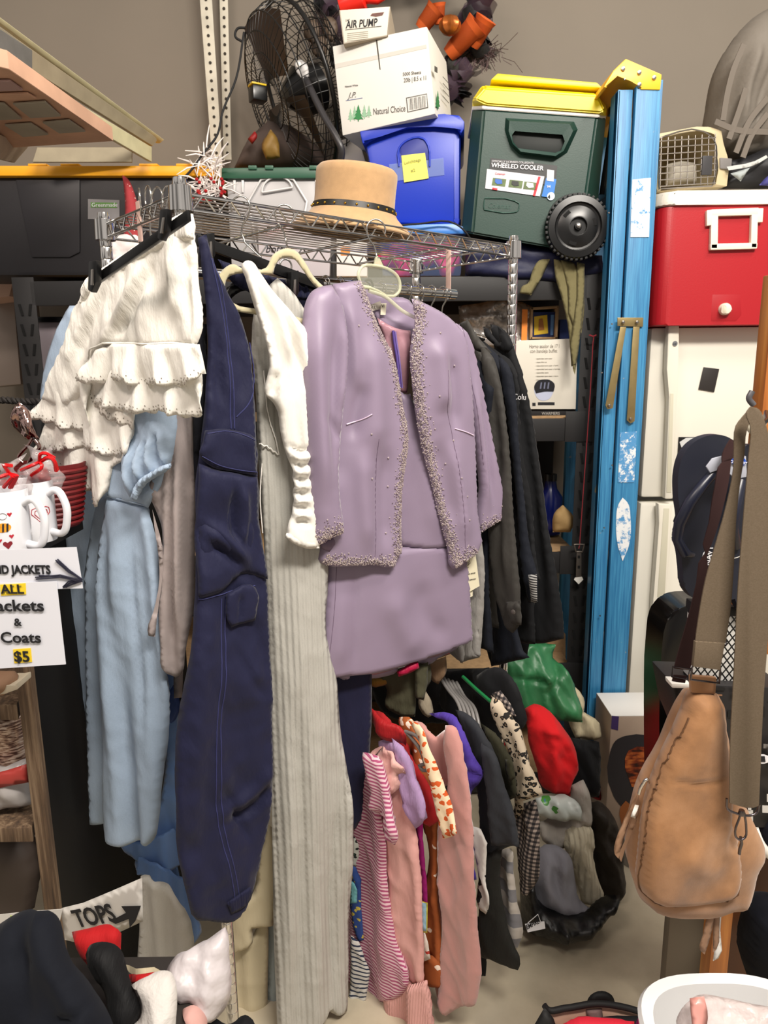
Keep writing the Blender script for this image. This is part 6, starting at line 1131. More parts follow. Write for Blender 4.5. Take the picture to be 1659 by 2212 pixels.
gar('slate_tshirt', 'slate grey tee with a wide short sleeve, right of the violet tee', 'shirt', 0.544, [('body', [(990, 1530), (1020, 1545), (1050, 1580), (1075, 1640), (1090, 1700), (1110, 1760), (1122, 1830), (1100, 1830), (1080, 1838), (1070, 1850), (1040, 1850), (1035, 1700)], chr_, dict(seed=27)), ('sleeve', [(1040, 1600), (1070, 1620), (1092, 1700), (1110, 1760), (1122, 1828), (1095, 1828), (1068, 1822), (1062, 1740)], chr_, dict(off=.03, th=.02, seed=28))])
gar('black_long_dress', 'long black dress with a curved hem near the floor', 'dress', 0.530, [('body', [(1040, 1840), (1085, 1835), (1082, 1920), (1095, 1990), (1110, 2040), (1127, 2080), (1120, 2095), (1100, 2092), (1060, 2070), (1038, 2065), (1038, 1950)], fab('faded_black', '#1e1e1b', .8), dict(seed=29, th=.03, edge=.05)), ('rear_hem', [(1030, 1980), (1052, 1980), (1050, 2108), (1036, 2108)], blk, dict(off=-.02))])
gar('olive_shirt', 'dark olive shirt with sleeve tab beside the leopard blouse', 'shirt', 0.581, [('sleeve', [(1040, 1560), (1070, 1580), (1095, 1620), (1115, 1680), (1116, 1720), (1098, 1730), (1090, 1700), (1075, 1640)], fab('dark_olive', '#2f2e20', .8), dict(off=.02, th=.018)), ('sleeve_tab', [(1090, 1640), (1106, 1640), (1114, 1680), (1100, 1690), (1092, 1665)], fab('dark_olive', '#333223', .8), dict(off=.042, th=.004))])
leo = spots('leopard_print', '#bfb09a', '#16130f', 78, .46, '#8a735a', .22, warp=.25)
gar('leopard_blouse', 'cream and black leopard print blouse near the right end of the lower rail', 'blouse', 0.623, [('sleeve', [(1060, 1500), (1085, 1510), (1100, 1535), (1120, 1570), (1140, 1620), (1160, 1670), (1173, 1716), (1150, 1722), (1128, 1730), (1118, 1740), (1112, 1690), (1092, 1600), (1078, 1560)], leo, dict(off=.02, th=.024, edge=.03, seed=30)), ('body', [(1110, 1710), (1130, 1716), (1125, 1760), (1116, 1765)], leo, dict(off=.0, th=.01))])
ging = gingham('black_gingham', '#9c8f86', '#4d4543', '#17151a', .011)
gar('gingham_dress', 'black and taupe gingham dress hanging below the leopard blouse', 'dress', 0.651, [('body', [(1112, 1740), (1160, 1725), (1166, 1780), (1168, 1860), (1162, 1900), (1150, 1920), (1140, 1935), (1128, 1930), (1122, 1900), (1120, 1830)], ging, dict(off=.01, seed=31, th=.02, edge=.03, waves=[(.04, .006, .5)])), ('shoulder', [(1068, 1495), (1085, 1490), (1105, 1520), (1118, 1545), (1108, 1550), (1090, 1535)], ging, dict(off=.02, th=.010))])
gar('striped_grey_sweater', 'grey and cream wide striped knit sleeve reaching almost to the floor', 'sweater', 0.600, [('sleeve', [(1085, 1835), (1110, 1830), (1116, 1880), (1122, 1940), (1130, 1990), (1132, 2020), (1124, 2045), (1114, 2042), (1108, 2000), (1088, 1960), (1078, 1920)], stripes('grey_cream_stripe', '#77767a', '#b3aca4', .062, 1, .5, .01), dict(th=.024, edge=.03, off=.01))])
gar('black_cardigan', 'black knitted garment at the right end of the lower rail', 'cardigan', 0.680, [('body', [(1030, 1460), (1070, 1440), (1100, 1455), (1120, 1480), (1132, 1520), (1135, 1570), (1122, 1580), (1100, 1530), (1070, 1520)], blk, dict(th=.03, edge=.04, off=.02)), ('rear', [(960, 1450), (1060, 1440), (1090, 1500), (1080, 1600), (1000, 1560), (950, 1520)], blk, dict(th=.02, off=-.03))])
# hangers in the lower rail
T = thing('green_hanger', 'green plastic hanger at the right end of the lower rail', 'hanger'); b_ = PLW(G(.86, 0, 1), -49)
tube('arm', [W(1000, 1462, 1.66), W(1030, 1490, 1.60), W(1072, 1526, 1.54)], .0045, P_('green_plastic', '#176b3a', .35), T)
for i in range(5):
    T = thing('clear_bent_hanger', 'clear grey plastic hanger arm in the bundle on the lower rail', 'hanger', 'clear hangers on the lower rail'); x = 950 + i * 9; y = 1.86 - .0 * i
    tube('arm', smooth3([W(x, 1462 + i * 3, 1.74), W(x + 18, 1490 + i * 4, 1.68), W(x + 40, 1520 + i * 3, 1.62), W(x + 52, 1560 + i * 5, 1.58)]), .0045, P_('smoky_hanger', '#8d8a88', .2, alpha=.75), T)
# olive / tan / pink tops peeking below the skirt
ol = fab('olive_cotton', '#4b4a38', .85); tn = fab('tan_suede', '#8a6f55', .9)
for nm, lab, pts, m, y in (('olive_shorts', 'olive green garment with pleated hem right below the lavender skirt', [(815, 1460), (900, 1430), (925, 1420), (930, 1470), (915, 1500), (898, 1500), (895, 1545), (862, 1545), (832, 1525), (836, 1490)], ol, 1.66), ('olive_pocket_piece', 'olive flap hanging beside the folded olive garment', [(895, 1440), (925, 1430), (922, 1480), (914, 1510), (896, 1505)], ol, 1.63), ('tan_garment', 'tan garment corner below the right of the skirt', [(920, 1430), (962, 1415), (960, 1450), (945, 1475), (932, 1468)], tn, 1.70), ('mustard_garment', 'mustard brown garment corner under the left of the skirt hem', [(790, 1465), (840, 1460), (838, 1478), (800, 1480)], fab('mustard', '#8f6a2d', .9), 1.66), ('crimson_garment', 'crimson pink satin garment poking out under the skirt hem', [(855, 1448), (888, 1430), (902, 1428), (904, 1440), (880, 1452), (860, 1458)], fab('crimson_satin', '#a30f3c', .5), 1.60), ('cream_trousers', 'cream fabric with a dark button beside the olive garment', [(905, 1500), (918, 1490), (930, 1510), (936, 1540), (924, 1548), (912, 1540)], fab('cream_cotton', '#a89c88', .9), 1.72), ('dark_garment_cluster', 'dark folded tops behind the olive garment on the lower rail', [(800, 1480), (960, 1450), (1040, 1480), (1030, 1560), (960, 1560), (880, 1560), (820, 1530)], blk, 1.98)):
    tag(sheet(nm, pts, PL(880, 1480, y - .04, 10), m, None, th=.014, res=.008, nz=[(.008, 20, 12)], seed=len(nm), folds=[(-.006, .005, [(870, 1450), (876, 1540)])] if 'shorts' in nm else ()).o, lab, 'garment')
# slivers left of the striped tee
for nm, lab, pts, m, y in (('blue_yellow_print', 'blue and yellow leaf print garment sliver beside the ribbed dress', [(762, 1860), (772, 1870), (782, 1960), (786, 2030), (774, 2035), (762, 2000)], spots('blue_yellow_leaf', '#29478a', '#c7b64c', 60, .28, warp=.3), 1.52), ('breton_stripe_top', 'white and navy wavy striped garment sliver beside the ribbed dress near the floor', [(758, 2020), (776, 2035), (776, 2260), (756, 2260)], stripes('breton_stripe', '#1c2740', '#c9c7c2', .012, 1, .35, .01), 1.50), ('taupe_tunic', 'taupe garment sliver left of the striped tee', [(765, 1760), (785, 1740), (784, 1800), (780, 1900), (770, 1900)], fab('taupe_cotton', '#8b7d70', .9), 1.58), ('animal_print_scarf', 'black, white and green print sliver just above the blue leaf print', [(762, 1800), (772, 1806), (778, 1850), (774, 1870), (763, 1862)], spots('mixed_print', '#b9bdb4', '#15201c', 80, .4, '#3b7a5c', .12), 1.54), ('aqua_top', 'small aqua garment edge beside the blue leaf print', [(756, 1900), (768, 1905), (772, 1950), (758, 1950)], fab('aqua', '#6aa9b0', .8), 1.50)):
    tag(sheet(nm, pts, PL(775, 1900, y, -20), m, None, th=.008, res=.006).o, lab, 'garment')
# ================================================================ LEFT: wooden shelf, mugs, signs, black panel
WS = thing('wooden_shelf', 'weathered brown wooden shelf with signs taped to its front, at the left edge', 'shelf')
wn = NT('weathered_wood'); v = wn.coord(False, (60, 60, 2.5)); n = wn.n('ShaderNodeTexNoise', _Scale=1.5, _Detail=8.0, _Roughness=.65); wn.l(v, n.inputs[0]); wn.l(wn.ramp(n.outputs[0], [(.35, '#3a2c20'), (.5, '#594532'), (.66, '#806b54')]), wn.b.inputs['Base Color']); wn.b.inputs['Roughness'].default_value = .8; wn.bump(n.outputs[0], .6, .002)
xr = W(66, 1450, 1.2).x; box('post', (xr - .013, 1.205, .62), (.026, .02, 1.24), wn.m, WS, .002); 
for py in (1785, 1520): z = W(60, py, 1.2).z; bm = bmesh.new(); prism(bm, [V((-1.5, 1.195, z)), V((xr - .03, 1.195, z)), V((-.745, 1.42, z)), V((-1.5, 1.42, z))], V((0, 0, -.03)), .002); bm_obj('shelf_board', bm, wn.m, WS)
zt2 = W(100, 1184, 1.15).z; box('top_board', (xr - .43, 1.26, zt2 - .016), (.92, .30, .022), P_('black_shelf_top', '#17120f', .5), WS, .002)
tag(box('plywood_panel', (-.640, 1.585, .62), (.49, .02, 1.235), P_('scuffed_black_panel', '#0b0b0c', .5, bump=.1, bs=60), None, .003, Rz(68)), 'tall plain black board standing behind the light blue dress', 'panel')
# signs
P1 = PL(100, 1230, 1.06, -6); TH[0] = 1.0; TH[1] = 0
pw = P_('sign_paper', '#dfe1ea', .75)
T = thing('arrow_sign', 'white paper sign lettered AND JACKETS with a hand drawn arrow', 'sign')
card('paper', [(-30, 1189), (165, 1182), (179, 1271), (-30, 1276)], P1, pw, T, .001); text('lettering', 'AND JACKETS', P1, -27, 1239, .0135, ink, T, .0024, bold=.045, wid=.86, rot=1)
for i, q in enumerate(([(76, 1247), (130, 1242), (176, 1254)], [(78, 1251), (130, 1247), (177, 1256)], [(84, 1243), (140, 1246), (172, 1252)], [(120, 1210), (140, 1225), (177, 1254)], [(122, 1213), (148, 1236), (175, 1250)], [(124, 1208), (150, 1232), (178, 1252)], [(176, 1254), (150, 1260), (137, 1270)], [(175, 1256), (152, 1264), (142, 1269)], [(176, 1253), (148, 1256), (136, 1268)])): tube('arrow_stroke', [P1.w(*a, .0032) for a in q], .0012, P_('navy_ink', '#15162c', .5), T, 5)
T = thing('price_sign', 'white paper sign reading Jackets & Coats $5 with yellow highlights', 'sign')
card('paper', [(-30, 1260), (122, 1256), (142, 1435), (-30, 1446)], P1, pw, T, .0035)
def serif(name, s, x, y, h, w=.8, rot=1.5, T_=None, pl_=None):
    pl_ = pl_ or P1; o = text(name, s, pl_, x, y, h, ink, T_ or T, .0058, bold=.03, wid=w, rot=rot); return o
card('highlight', [(0, 1263), (55, 1260), (56, 1284), (2, 1287)], P1, yel_hl, T, .0046); serif('lettering', 'ALL', 3, 1282, .0145, 1.1)
serif('lettering', 'Jackets', -18, 1320, .0185, 1.2); serif('lettering', '&', 31, 1352, .0125, 1.1); serif('lettering', 'Coats', 2, 1388, .0175, 1.14)
card('highlight', [(28, 1403), (66, 1400), (69, 1430), (31, 1433)], P1, yel_hl, T, .0046); serif('lettering', '$5', 31, 1429, .0175, 1.05)
bm = bmesh.new()
def bar(pl_, x0, y0, x1, y1): prism(bm, [pl_.w(x0, y0, .0062), pl_.w(x1, y0, .0062), pl_.w(x1, y1, .0062), pl_.w(x0, y1, .0062)], pl_.n * -.0004)
for x in (3, 14): bar(P1, x - 1, 1280.5, x + 7, 1282)
for x in (24, 40): bar(P1, x - 2, 1265.5, x + 6, 1267); bar(P1, x - 2, 1280, x + 6, 1281.5)
bm_obj('letter_serifs', bm, ink, T)
P3 = PL(220, 1960, 1.12, -24)
T = thing('tops_sign', 'white paper strip lettered TOPS with a thick black arrow near the floor pile', 'sign')
sheet('paper', [(131, 1962), (180, 1950), (240, 1925), (307, 1896), (309, 1990), (262, 2012), (180, 2040), (140, 2030)], P3, P_('cream_paper', '#d8d4cd', .8), T, th=.0012, edge=.002, sm=0, res=.012)
text('lettering', 'TOPS', P3, 168, 2003, .034, ink, T, .004, bold=.03, wid=.98, rot=26)
card('arrow_shape', [(238, 1990), (272, 1972), (262, 1958), (304, 1957), (292, 1990), (280, 2004), (278, 1985), (250, 1996)], P3, ink, T, .004)
T = thing('left_paper_sign', 'white paper strip with a partly hidden capital letter at the left edge', 'sign')
card('paper', [(-20, 1978), (70, 1968), (135, 1964), (120, 2030), (-20, 2040)], PL(50, 2000, 1.08, -5), P_('cream_paper', '#d8d4cd', .8), T); text('lettering', 'W', PL(50, 2000, 1.08, -5), 8, 2016, .02, ink, T, .0018, bold=.03); card('green_sprig', [(22, 1978), (38, 1985), (36, 2000), (28, 1996)], PL(50, 2000, 1.08, -5), P_('sprig_green', '#a9c24a', .6), T, .002)
# mugs
mug = P_('white_glaze', '#dedfe4', .12, coat=.4)
def mk_mug(name, lab, cx, cpy, y, r, h, hang):
    T = thing(name, lab, 'mug'); c = W(cx, cpy, y); c.z = zt2 + .0
    lathe('body', [(.001, .004), (r * .9, .003), (r * .97, .0), (r, .006), (r, h * .5), (r * 1.005, h - .002), (r * .985, h), (r * .95, h - .002), (r * .94, .01), (.001, .008)], c, mug, T, n=48)
    a = math.radians(hang); d = V((math.cos(a), math.sin(a), 0)); q = [c + d * (r * .96) + V((0, 0, h * .80)), c + d * (r * 1.35) + V((0, 0, h * .86)), c + d * (r * 1.72) + V((0, 0, h * .66)), c + d * (r * 1.74) + V((0, 0, h * .38)), c + d * (r * 1.45) + V((0, 0, h * .14)), c + d * (r * .96) + V((0, 0, h * .16))]
    tube('handle', smooth3(q), .0065, mug, T, 12); return T, c
T1, c1 = mk_mug('coffee_mug', 'white mug with a bumblebee and red hearts, at the left edge', 12, 1183, 1.12, .0415, .105, -8)
T2, c2 = mk_mug('coffee_mug', 'white mug with a red heart swirl behind the bee mug', 72, 1176, 1.21, .0415, .105, -12)
# decoration on the bee mug: small raised prints on the curved wall
def onmug(c, r, ang, z): a = math.radians(ang); return c + V((math.cos(a) * r, math.sin(a) * r, z)), V((math.cos(a), math.sin(a), 0))
def decal(T, c, r, ang, z, pts, mat, nm):
    """small flat print wrapped on the mug wall; pts in metres (u along wall, v up)"""
    bm = bmesh.new(); vs = []
    for u, v in pts: p, nrm = onmug(c, r + .0005, ang + math.degrees(u / r), z + v); vs.append(bm.verts.new(p))
    cc = bm.verts.new(onmug(c, r + .0005, ang + math.degrees(sum(p[0] for p in pts) / len(pts) / r), z + sum(p[1] for p in pts) / len(pts))[0])
    for i in range(len(vs)): bm.faces.new((vs[i], vs[(i + 1) % len(vs)], cc))
    return bm_obj(nm, bm, mat, T, False)
hr = [(0, -.006), (.006, .001), (.0055, .004), (.003, .005), (0, .003), (-.003, .005), (-.0055, .004), (-.006, .001)]
redp = P_('heart_red_print', '#b02734', .4); yb = P_('bee_orange', '#e59a22', .4)
decal(T1, c1, .0415, -56, .022, [(a * 1.15, b * 1.15) for a, b in hr], P_('dark_heart_print', '#7d1f28', .4), 'heart_print'); decal(T1, c1, .0415, -46, .07, [(a * .6, b * .6) for a, b in hr], redp, 'heart_print'); decal(T1, c1, .0415, -47, .035, [(a * .6, b * .6) for a, b in hr], redp, 'heart_print'); decal(T1, c1, .0415, -70, .03, [(a * .5, b * .5) for a, b in hr], redp, 'heart_print')
el = [(.012 * math.cos(k * PI / 8), .0075 * math.sin(k * PI / 8)) for k in range(16)]
decal(T1, c1, .0415, -62, .050, el, yb, 'bee_print')
for k in (-.5, .0, .5): decal(T1, c1, .0422, -62, .050, [(-.0016 + k * .012, -.0065), (.0012 + k * .012, -.0065), (.0026 + k * .012, .0065), (-.0002 + k * .012, .0065)], ink, 'bee_stripe')
tube('bee_trail', [onmug(c1, .042, -60 + 8 * math.cos(k * .5), .068 + .005 * math.sin(k * .5))[0] for k in range(13)], .0003, ink, T1, 4)
for k, s in enumerate((1.9, 1.3)): tube('swirl_heart', [onmug(c2, .0422, -38 + math.degrees(a * s * 1.4 / .0415), .05 + b * s * 1.4)[0] for a, b in hr], .0007, redp, T2, 5, closed=True)
# red basket, cellophane gifts
T = thing('red_wicker_basket', 'dark red woven basket behind the white mugs', 'basket'); c = W(118, 1176, 1.33); c.z = zt2
lathe('body', [(.001, .0), (.05, .0), (.062, .06), (.07, .12), (.066, .12), (.05, .01), (.001, .008)], c, NT('red_weave').m, T, n=40)
m = bpy.data.materials['red_weave']; m.node_tree.nodes['Principled BSDF'].inputs[0].default_value = lin('#6b1014'); m.node_tree.nodes['Principled BSDF'].inputs['Roughness'].default_value = .5
for i in range(11): tube('weave_hoop', [c + V((math.cos(a) * (.053 + .0016 * i), math.sin(a) * (.053 + .0016 * i), .008 + .010 * i)) for a in [2 * PI * k / 30 for k in range(30)]], .004, m, T, 6, True)
cel = P_('clear_cellophane', '#d9cfd0', .06, alpha=.33, spec=1.0, bump=.5, bs=60, bd=.01); rbn = P_('red_satin_ribbon', '#c40f14', .25)
for i, (cx, cy, y, lab) in enumerate(((20, 1055, 1.16, 'clear cellophane gift bag with red ribbon standing in the bee mug'), (85, 1030, 1.22, 'clear cellophane gift bag with red ribbon standing in the heart mug'))):
    T = thing('cellophane_gift', lab, 'gift bag'); pl = PL(cx, cy, y, 0)
    sheet('wrap', [(cx - 40, cy + 22), (cx - 46, cy - 15), (cx - 20, cy - 35), (cx - 35, cy - 70), (cx, cy - 55), (cx + 30, cy - 75), (cx + 22, cy - 35), (cx + 48, cy - 5), (cx + 42, cy + 26)], pl, cel, T, th=.022, edge=.03, res=.006, nz=[(.02, 30, 30), (.008, 80, 80)], seed=i)
    for k in range(5): a = R_.uniform(0, 6.28); tube('ribbon_curl', smooth3([pl.w(cx, cy - 32, .03), pl.w(cx + 28 * math.cos(a), cy - 38 + 14 * math.sin(a), .04), pl.w(cx + 44 * math.cos(a + .6), cy - 25 + 24 * math.sin(a + .6), .03)]), .0032, rbn, T, 5)
    sheet('sweets', [(cx - 30, cy + 18), (cx - 20, cy - 18), (cx + 15, cy - 22), (cx + 30, cy + 16)], pl.off(-.012), P_('red_sweets', '#8f2020', .4, var=.5, vs=90), T, th=.012, edge=.015)
T = thing('foil_balloon_ribbon', 'shiny rose metallic looped ribbon above the mugs at left', 'ribbon'); mtl = P_('rose_chrome', '#b0928c', .12, 1, bump=.5, bs=14, bd=.02)
pl = PL(60, 920, 1.33, 0); sheet('loop', [(30, 880), (45, 868), (60, 885), (72, 905), (80, 935), (85, 950), (70, 945), (60, 950), (40, 940), (28, 925), (26, 900)], pl, mtl, T, res=.005, th=.016, edge=.02, nz=[(.014, 35, 28)]); tube('tail', smooth3([pl.w(70, 945), pl.w(62, 960), pl.w(48, 975), pl.w(40, 990), pl.w(50, 1000)]), .003, mtl, T)
tube('twist', smooth3([pl.w(75, 950), pl.w(85, 965), pl.w(70, 985), pl.w(58, 1010)]), .004, mtl, T)
T = thing('twisted_garland_wire', 'dark twisted rope running across behind the metallic ribbon', 'rope')
for k in (0, 3.14): tube('strand', [W(-30 + i * 3, 866 - 2 * math.sin(i * .15), 1.45) + V((0, .004 * math.cos(i * .9 + k), .004 * math.sin(i * .9 + k))) for i in range(40)], .004, P_('dark_rope', '#1a1512', .8), T, 6)
# far left backdrop pieces: cartons and steel seen through the unit
tag(slab('pinkish_carton', [(-60, 420), (5, 430), (30, 600), (20, 640), (-60, 650)], PL(0, 500, 2.6, 0), .3, P_('pink_beige_carton', '#c9a592', .7), None, .003), 'pinkish carton at the far left edge behind the black tote', 'box')
tag(slab('grey_steel_cabinet', [(-60, 652), (30, 650), (45, 830), (-60, 840)], PL(0, 700, 2.75, 0), .2, P_('grey_cabinet', '#8d8077', .4, .3), None, .003), 'grey steel drawer front at the far left edge', 'cabinet')
# things on the brown shelf
T = thing('beige_shoe', 'tan slip-on shoe on the upper shelf at the left edge', 'shoe'); pl = PL(10, 1480, 1.14, 0)
sheet('upper', [(-60, 1455), (0, 1450), (30, 1455), (38, 1475), (30, 1490), (-60, 1500)], pl, P_('tan_suede_shoe', '#96745a', .8), T, th=.03, edge=.03); slab('sole', [(-60, 1492), (10, 1484), (37, 1476), (38, 1490), (10, 1500), (-60, 1510)], pl, .05, P_('cream_sole', '#c9bda6', .6), T, .003, off=.02)
T = thing('dark_folded_items', 'dark folded items on the upper wooden shelf', 'clothes'); sheet('cloth', [(-40, 1515), (10, 1510), (40, 1520), (44, 1540), (-40, 1545)], PL(10, 1530, 1.25, 0), P_('dark_maroon_cloth', '#2a1a1d', .8), T, th=.02, nz=[(.01, 30, 30)])
T = thing('gold_mesh_bag', 'bronze metallic woven bag on the middle of the wooden shelf', 'bag'); gm_ = NT('bronze_weave'); v = gm_.coord(True, (60, 260, 1), .6); n = gm_.n('ShaderNodeTexNoise', _Scale=1.0, _Detail=3.0); gm_.l(v, n.inputs[0]); gm_.l(gm_.ramp(n.outputs[0], [(.4, '#5b4038'), (.52, '#b99a86'), (.6, '#d8c5b4')]), gm_.b.inputs[0]); gm_.b.inputs['Roughness'].default_value = .35; gm_.b.inputs['Metallic'].default_value = .4
sheet('body', [(-60, 1545), (47, 1540), (52, 1600), (56, 1660), (40, 1680), (-60, 1690)], PL(0, 1600, 1.27, 0), gm_.m, T, th=.02, edge=.03)
T = thing('plastic_bag_packet', 'clear packet with red print lying on the wooden shelf', 'packet'); sheet('packet', [(-60, 1660), (20, 1650), (58, 1640), (66, 1740), (-60, 1755)], PL(0, 1700, 1.24, 0), P_('milky_packet', '#b9b4b2', .25, alpha=.85), T, th=.02, nz=[(.01, 25, 25)]); sheet('red_print', [(-60, 1680), (10, 1665), (58, 1650), (62, 1690), (10, 1700), (-60, 1720)], PL(0, 1700, 1.212, 0), P_('red_print', '#a83a34', .5), T, th=.004)
tag(sheet('brown_leather_bag', [(-60, 1800), (30, 1795), (80, 1830), (75, 1960), (20, 1985), (-60, 1990)], PL(0, 1900, 1.4, 0), P_('brown_grey_leather', '#4f443e', .6), None, th=.05, edge=.06).o, 'brown grey bag below the wooden shelf', 'bag')
TH[0] = .75; TH[1] = .012
# ================================================================ bottom left pile of clothes on a table
PT = thing('display_table', 'low table under the pile of folded clothes, bottom left', 'table')
ztb = W(200, 2212, .78).z - .10
box('top', (-.50, .83, ztb - .02), (.42, .34, .03), P_('dark_table', '#2a2522', .6), PT, .003)
for x in (-.68, -.32):
    for y in (.69, .97): box('leg', (x, y, (ztb - .035) / 2), (.04, .04, ztb - .035), P_('dark_table', '#2a2522', .6), PT, .002)
nvp = fab('ink_blue_fleece', '#0a0e18', .85, wr=.35, wrs=(14, 14, 1))
def pile(nm, lab, cat, pts, y, mat, th=.05, edge=.07, yaw=0, tilt=22, **k):
    return tag(sheet(nm, pts, PL(sum(p[0] for p in pts) / len(pts), sum(p[1] for p in pts) / len(pts), y, yaw, tilt), mat, None, th=th, edge=edge, res=k.pop('res', .009), **k).o, lab, cat)
pile('navy_garment', 'large dark navy garment heaped at the bottom left corner', 'garment', [(-60, 2030), (0, 1995), (40, 1970), (90, 1958), (125, 1962), (142, 1985), (160, 2030), (185, 2075), (215, 2120), (245, 2180), (275, 2260), (-60, 2290)], .86, nvp, seed=81, nz=[(.02, 7, 7)], folds=[(.02, .02, [(120, 1965), (150, 2060), (240, 2200)]), (-.015, .015, [(60, 2000), (90, 2100), (100, 2200)]), (-.01, .006, [(140, 2180), (190, 2160), (215, 2140)])])
pile('red_garment', 'red garment folded between the navy heap and the TOPS sign', 'garment', [(160, 2008), (200, 2000), (225, 1995), (250, 1995), (260, 2000), (266, 2040), (262, 2066), (250, 2070), (200, 2090), (175, 2060)], .97, fab('tomato_red_jersey', '#a81418', .8, wr=.4), th=.03, edge=.04, seed=82)
pile('black_trousers', 'black folded leggings lying over the red garment', 'garment', [(188, 2060), (196, 2040), (212, 2034), (240, 2036), (262, 2050), (275, 2085), (290, 2130), (308, 2165), (304, 2190), (280, 2220), (245, 2220), (225, 2140)], .90, fab('black_stretch', '#0d0d0f', .7), th=.04, edge=.05, seed=83, folds=[(-.006, .006, [(200, 2050), (240, 2120), (290, 2180)])])
bagm = P_('white_bag_film', '#cbc4c6', .3, alpha=.92, bump=.6, bs=22, bd=.012)
pile('white_plastic_bag', 'crumpled white plastic bag on the clothes pile', 'bag', [(356, 2110), (368, 2080), (384, 2060), (430, 2035), (462, 2018), (486, 2002), (496, 2020), (498, 2060), (502, 2100), (498, 2150), (485, 2180), (462, 2196), (436, 2192), (425, 2160), (388, 2148), (366, 2130)], .95, bagm, th=.05, edge=.06, seed=84, nz=[(.016, 12, 12), (.007, 36, 36)], res=.007)
pile('white_crinkled_shirt', 'white crinkled garment in front of the plastic bag', 'garment', [(282, 2130), (310, 2112), (345, 2100), (366, 2102), (380, 2120), (388, 2150), (388, 2200), (385, 2280), (270, 2280), (290, 2210), (308, 2190), (306, 2165)], .88, fab('white_crinkle', '#c9c4bf', .8, wr=.8, wrs=(30, 30, 1)), th=.035, edge=.05, seed=85, nz=[(.016, 16, 16)], res=.007)
pile('red_scarf', 'strip of red cloth between the black leggings and plastic bag', 'garment', [(278, 2104), (300, 2098), (355, 2094), (352, 2106), (320, 2122), (285, 2126)], .93, fab('tomato_red_jersey', '#a81418', .8), th=.012, edge=.02)
pile('beige_scarf', 'pale beige cloth edge above the red strip', 'garment', [(272, 2082), (300, 2085), (350, 2092), (354, 2098), (300, 2102), (280, 2098)], .95, cr_, th=.012, edge=.02)
pile('green_plush', 'lime green satin cloth next to the pink plush in the pile', 'toy', [(386, 2150), (400, 2146), (410, 2170), (404, 2195), (440, 2205), (420, 2260), (384, 2260)], .92, P_('lime_satin', '#a0ac62', .45, bump=.3, bs=40, bd=.004), th=.02, edge=.025, nz=[(.008, 30, 30)])
pile('pink_plush', 'pale pink plush paw among the lime green cloth', 'toy', [(396, 2180), (404, 2168), (422, 2164), (440, 2178), (450, 2200), (440, 2250), (405, 2240), (400, 2200)], .90, P_('pale_pink_plush', '#c79a92', .95, bump=.4, bs=200), th=.025, edge=.03)
pile('black_fabric_corner', 'black fabric between the pink plush and the floor at bottom centre-left', 'garment', [(430, 2200), (470, 2195), (500, 2205), (530, 2190), (548, 2200), (560, 2270), (430, 2280)], .96, blk, th=.03, edge=.04)
TH[0] = 1.0; TH[1] = .001
# ================================================================ RIGHT: pine shelf with bag
pine = NT('varnished_pine'); v = pine.coord(False, (26, 26, 1.6)); n = pine.n('ShaderNodeTexNoise', _Scale=1.6, _Detail=6.0); pine.l(v, n.inputs[0]); pine.l(pine.ramp(n.outputs[0], [(.35, '#8f5120'), (.5, '#b06b2c'), (.66, '#c8863f')]), pine.b.inputs['Base Color']); pine.b.inputs['Roughness'].default_value = .35
PS = thing('pine_shelf', 'varnished orange pine shelving unit at the right edge', 'shelf'); PY = 1.22
xl = W(1598, 1400, PY).x; ztop = W(1650, 590, PY).z
bm = bmesh.new(); box('', (xl + .019, PY + .02, ztop / 2 - .0), (.038, .04, ztop), None, bev=.003, bm=bm); bm_obj('post', bm, pine.m, PS)

for py in (1330, 1830): z = W(1640, py, PY).z; box('shelf_board', (xl + .43, PY + .12, z), (.80, .18, .03), pine.m, PS, .002)
zs = W(1640, 1395, PY).z; box('rail', (xl + .43, PY + .01, zs), (.76, .02, .035), pine.m, PS, .002)
box('back_panel', (xl + .45, PY + .17, .28), (.70, .012, .55), P_('dark_pine', '#5a3012', .4), PS, .001)
T = tag(box('grey_pillar', (W(1490, 2050, 1.42).x, 1.44, .375), (.10, .03, .75), P_('taupe_metal', '#6f6557', .5), None, .004), 'narrow taupe flat post behind the tan bag, beside the pine leg', 'post')
# hook & straps & bag
YB = 1.02
T = thing('wall_hook', 'black and white hook carrying the bag strap at the pine post', 'hook'); pl = PL(1620, 890, YB + .03, 0)
tube('arm', smooth3([pl.w(1652, 900, -.10), pl.w(1640, 925, -.02), pl.w(1622, 930, -.0), pl.w(1614, 905), pl.w(1622, 886)]), .0045, P_('ivory_hook', '#cfc8b4', .4), T); tube('core', smooth3([pl.w(1655, 890, -.10), pl.w(1644, 915, -.01), pl.w(1630, 918), pl.w(1624, 900), pl.w(1630, 888)]), .0035, black_pl, T)
T = thing('sling_bag', 'tan brown suede teardrop sling bag with khaki webbing strap', 'bag')
sued = NT('tan_suede_leather'); v = sued.coord(True); n = sued.n('ShaderNodeTexNoise', _Scale=11.0, _Detail=6.0, _Roughness=.6); sued.l(v, n.inputs[0]); sued.l(sued.ramp(n.outputs[0], [(.3, '#7d5736'), (.5, '#9b6e46'), (.7, '#b0825a')]), sued.b.inputs[0]); sued.b.inputs['Roughness'].default_value = .75; sued.b.inputs['Sheen Weight'].default_value = .25; n = sued.n('ShaderNodeTexNoise', _Scale=500.0, _Detail=3.0); sued.l(v, n.inputs[0]); sued.bump(n.outputs[0], .35, .0006)
sued = sued.m; pg = PL(1500, 1750, YB, 8)
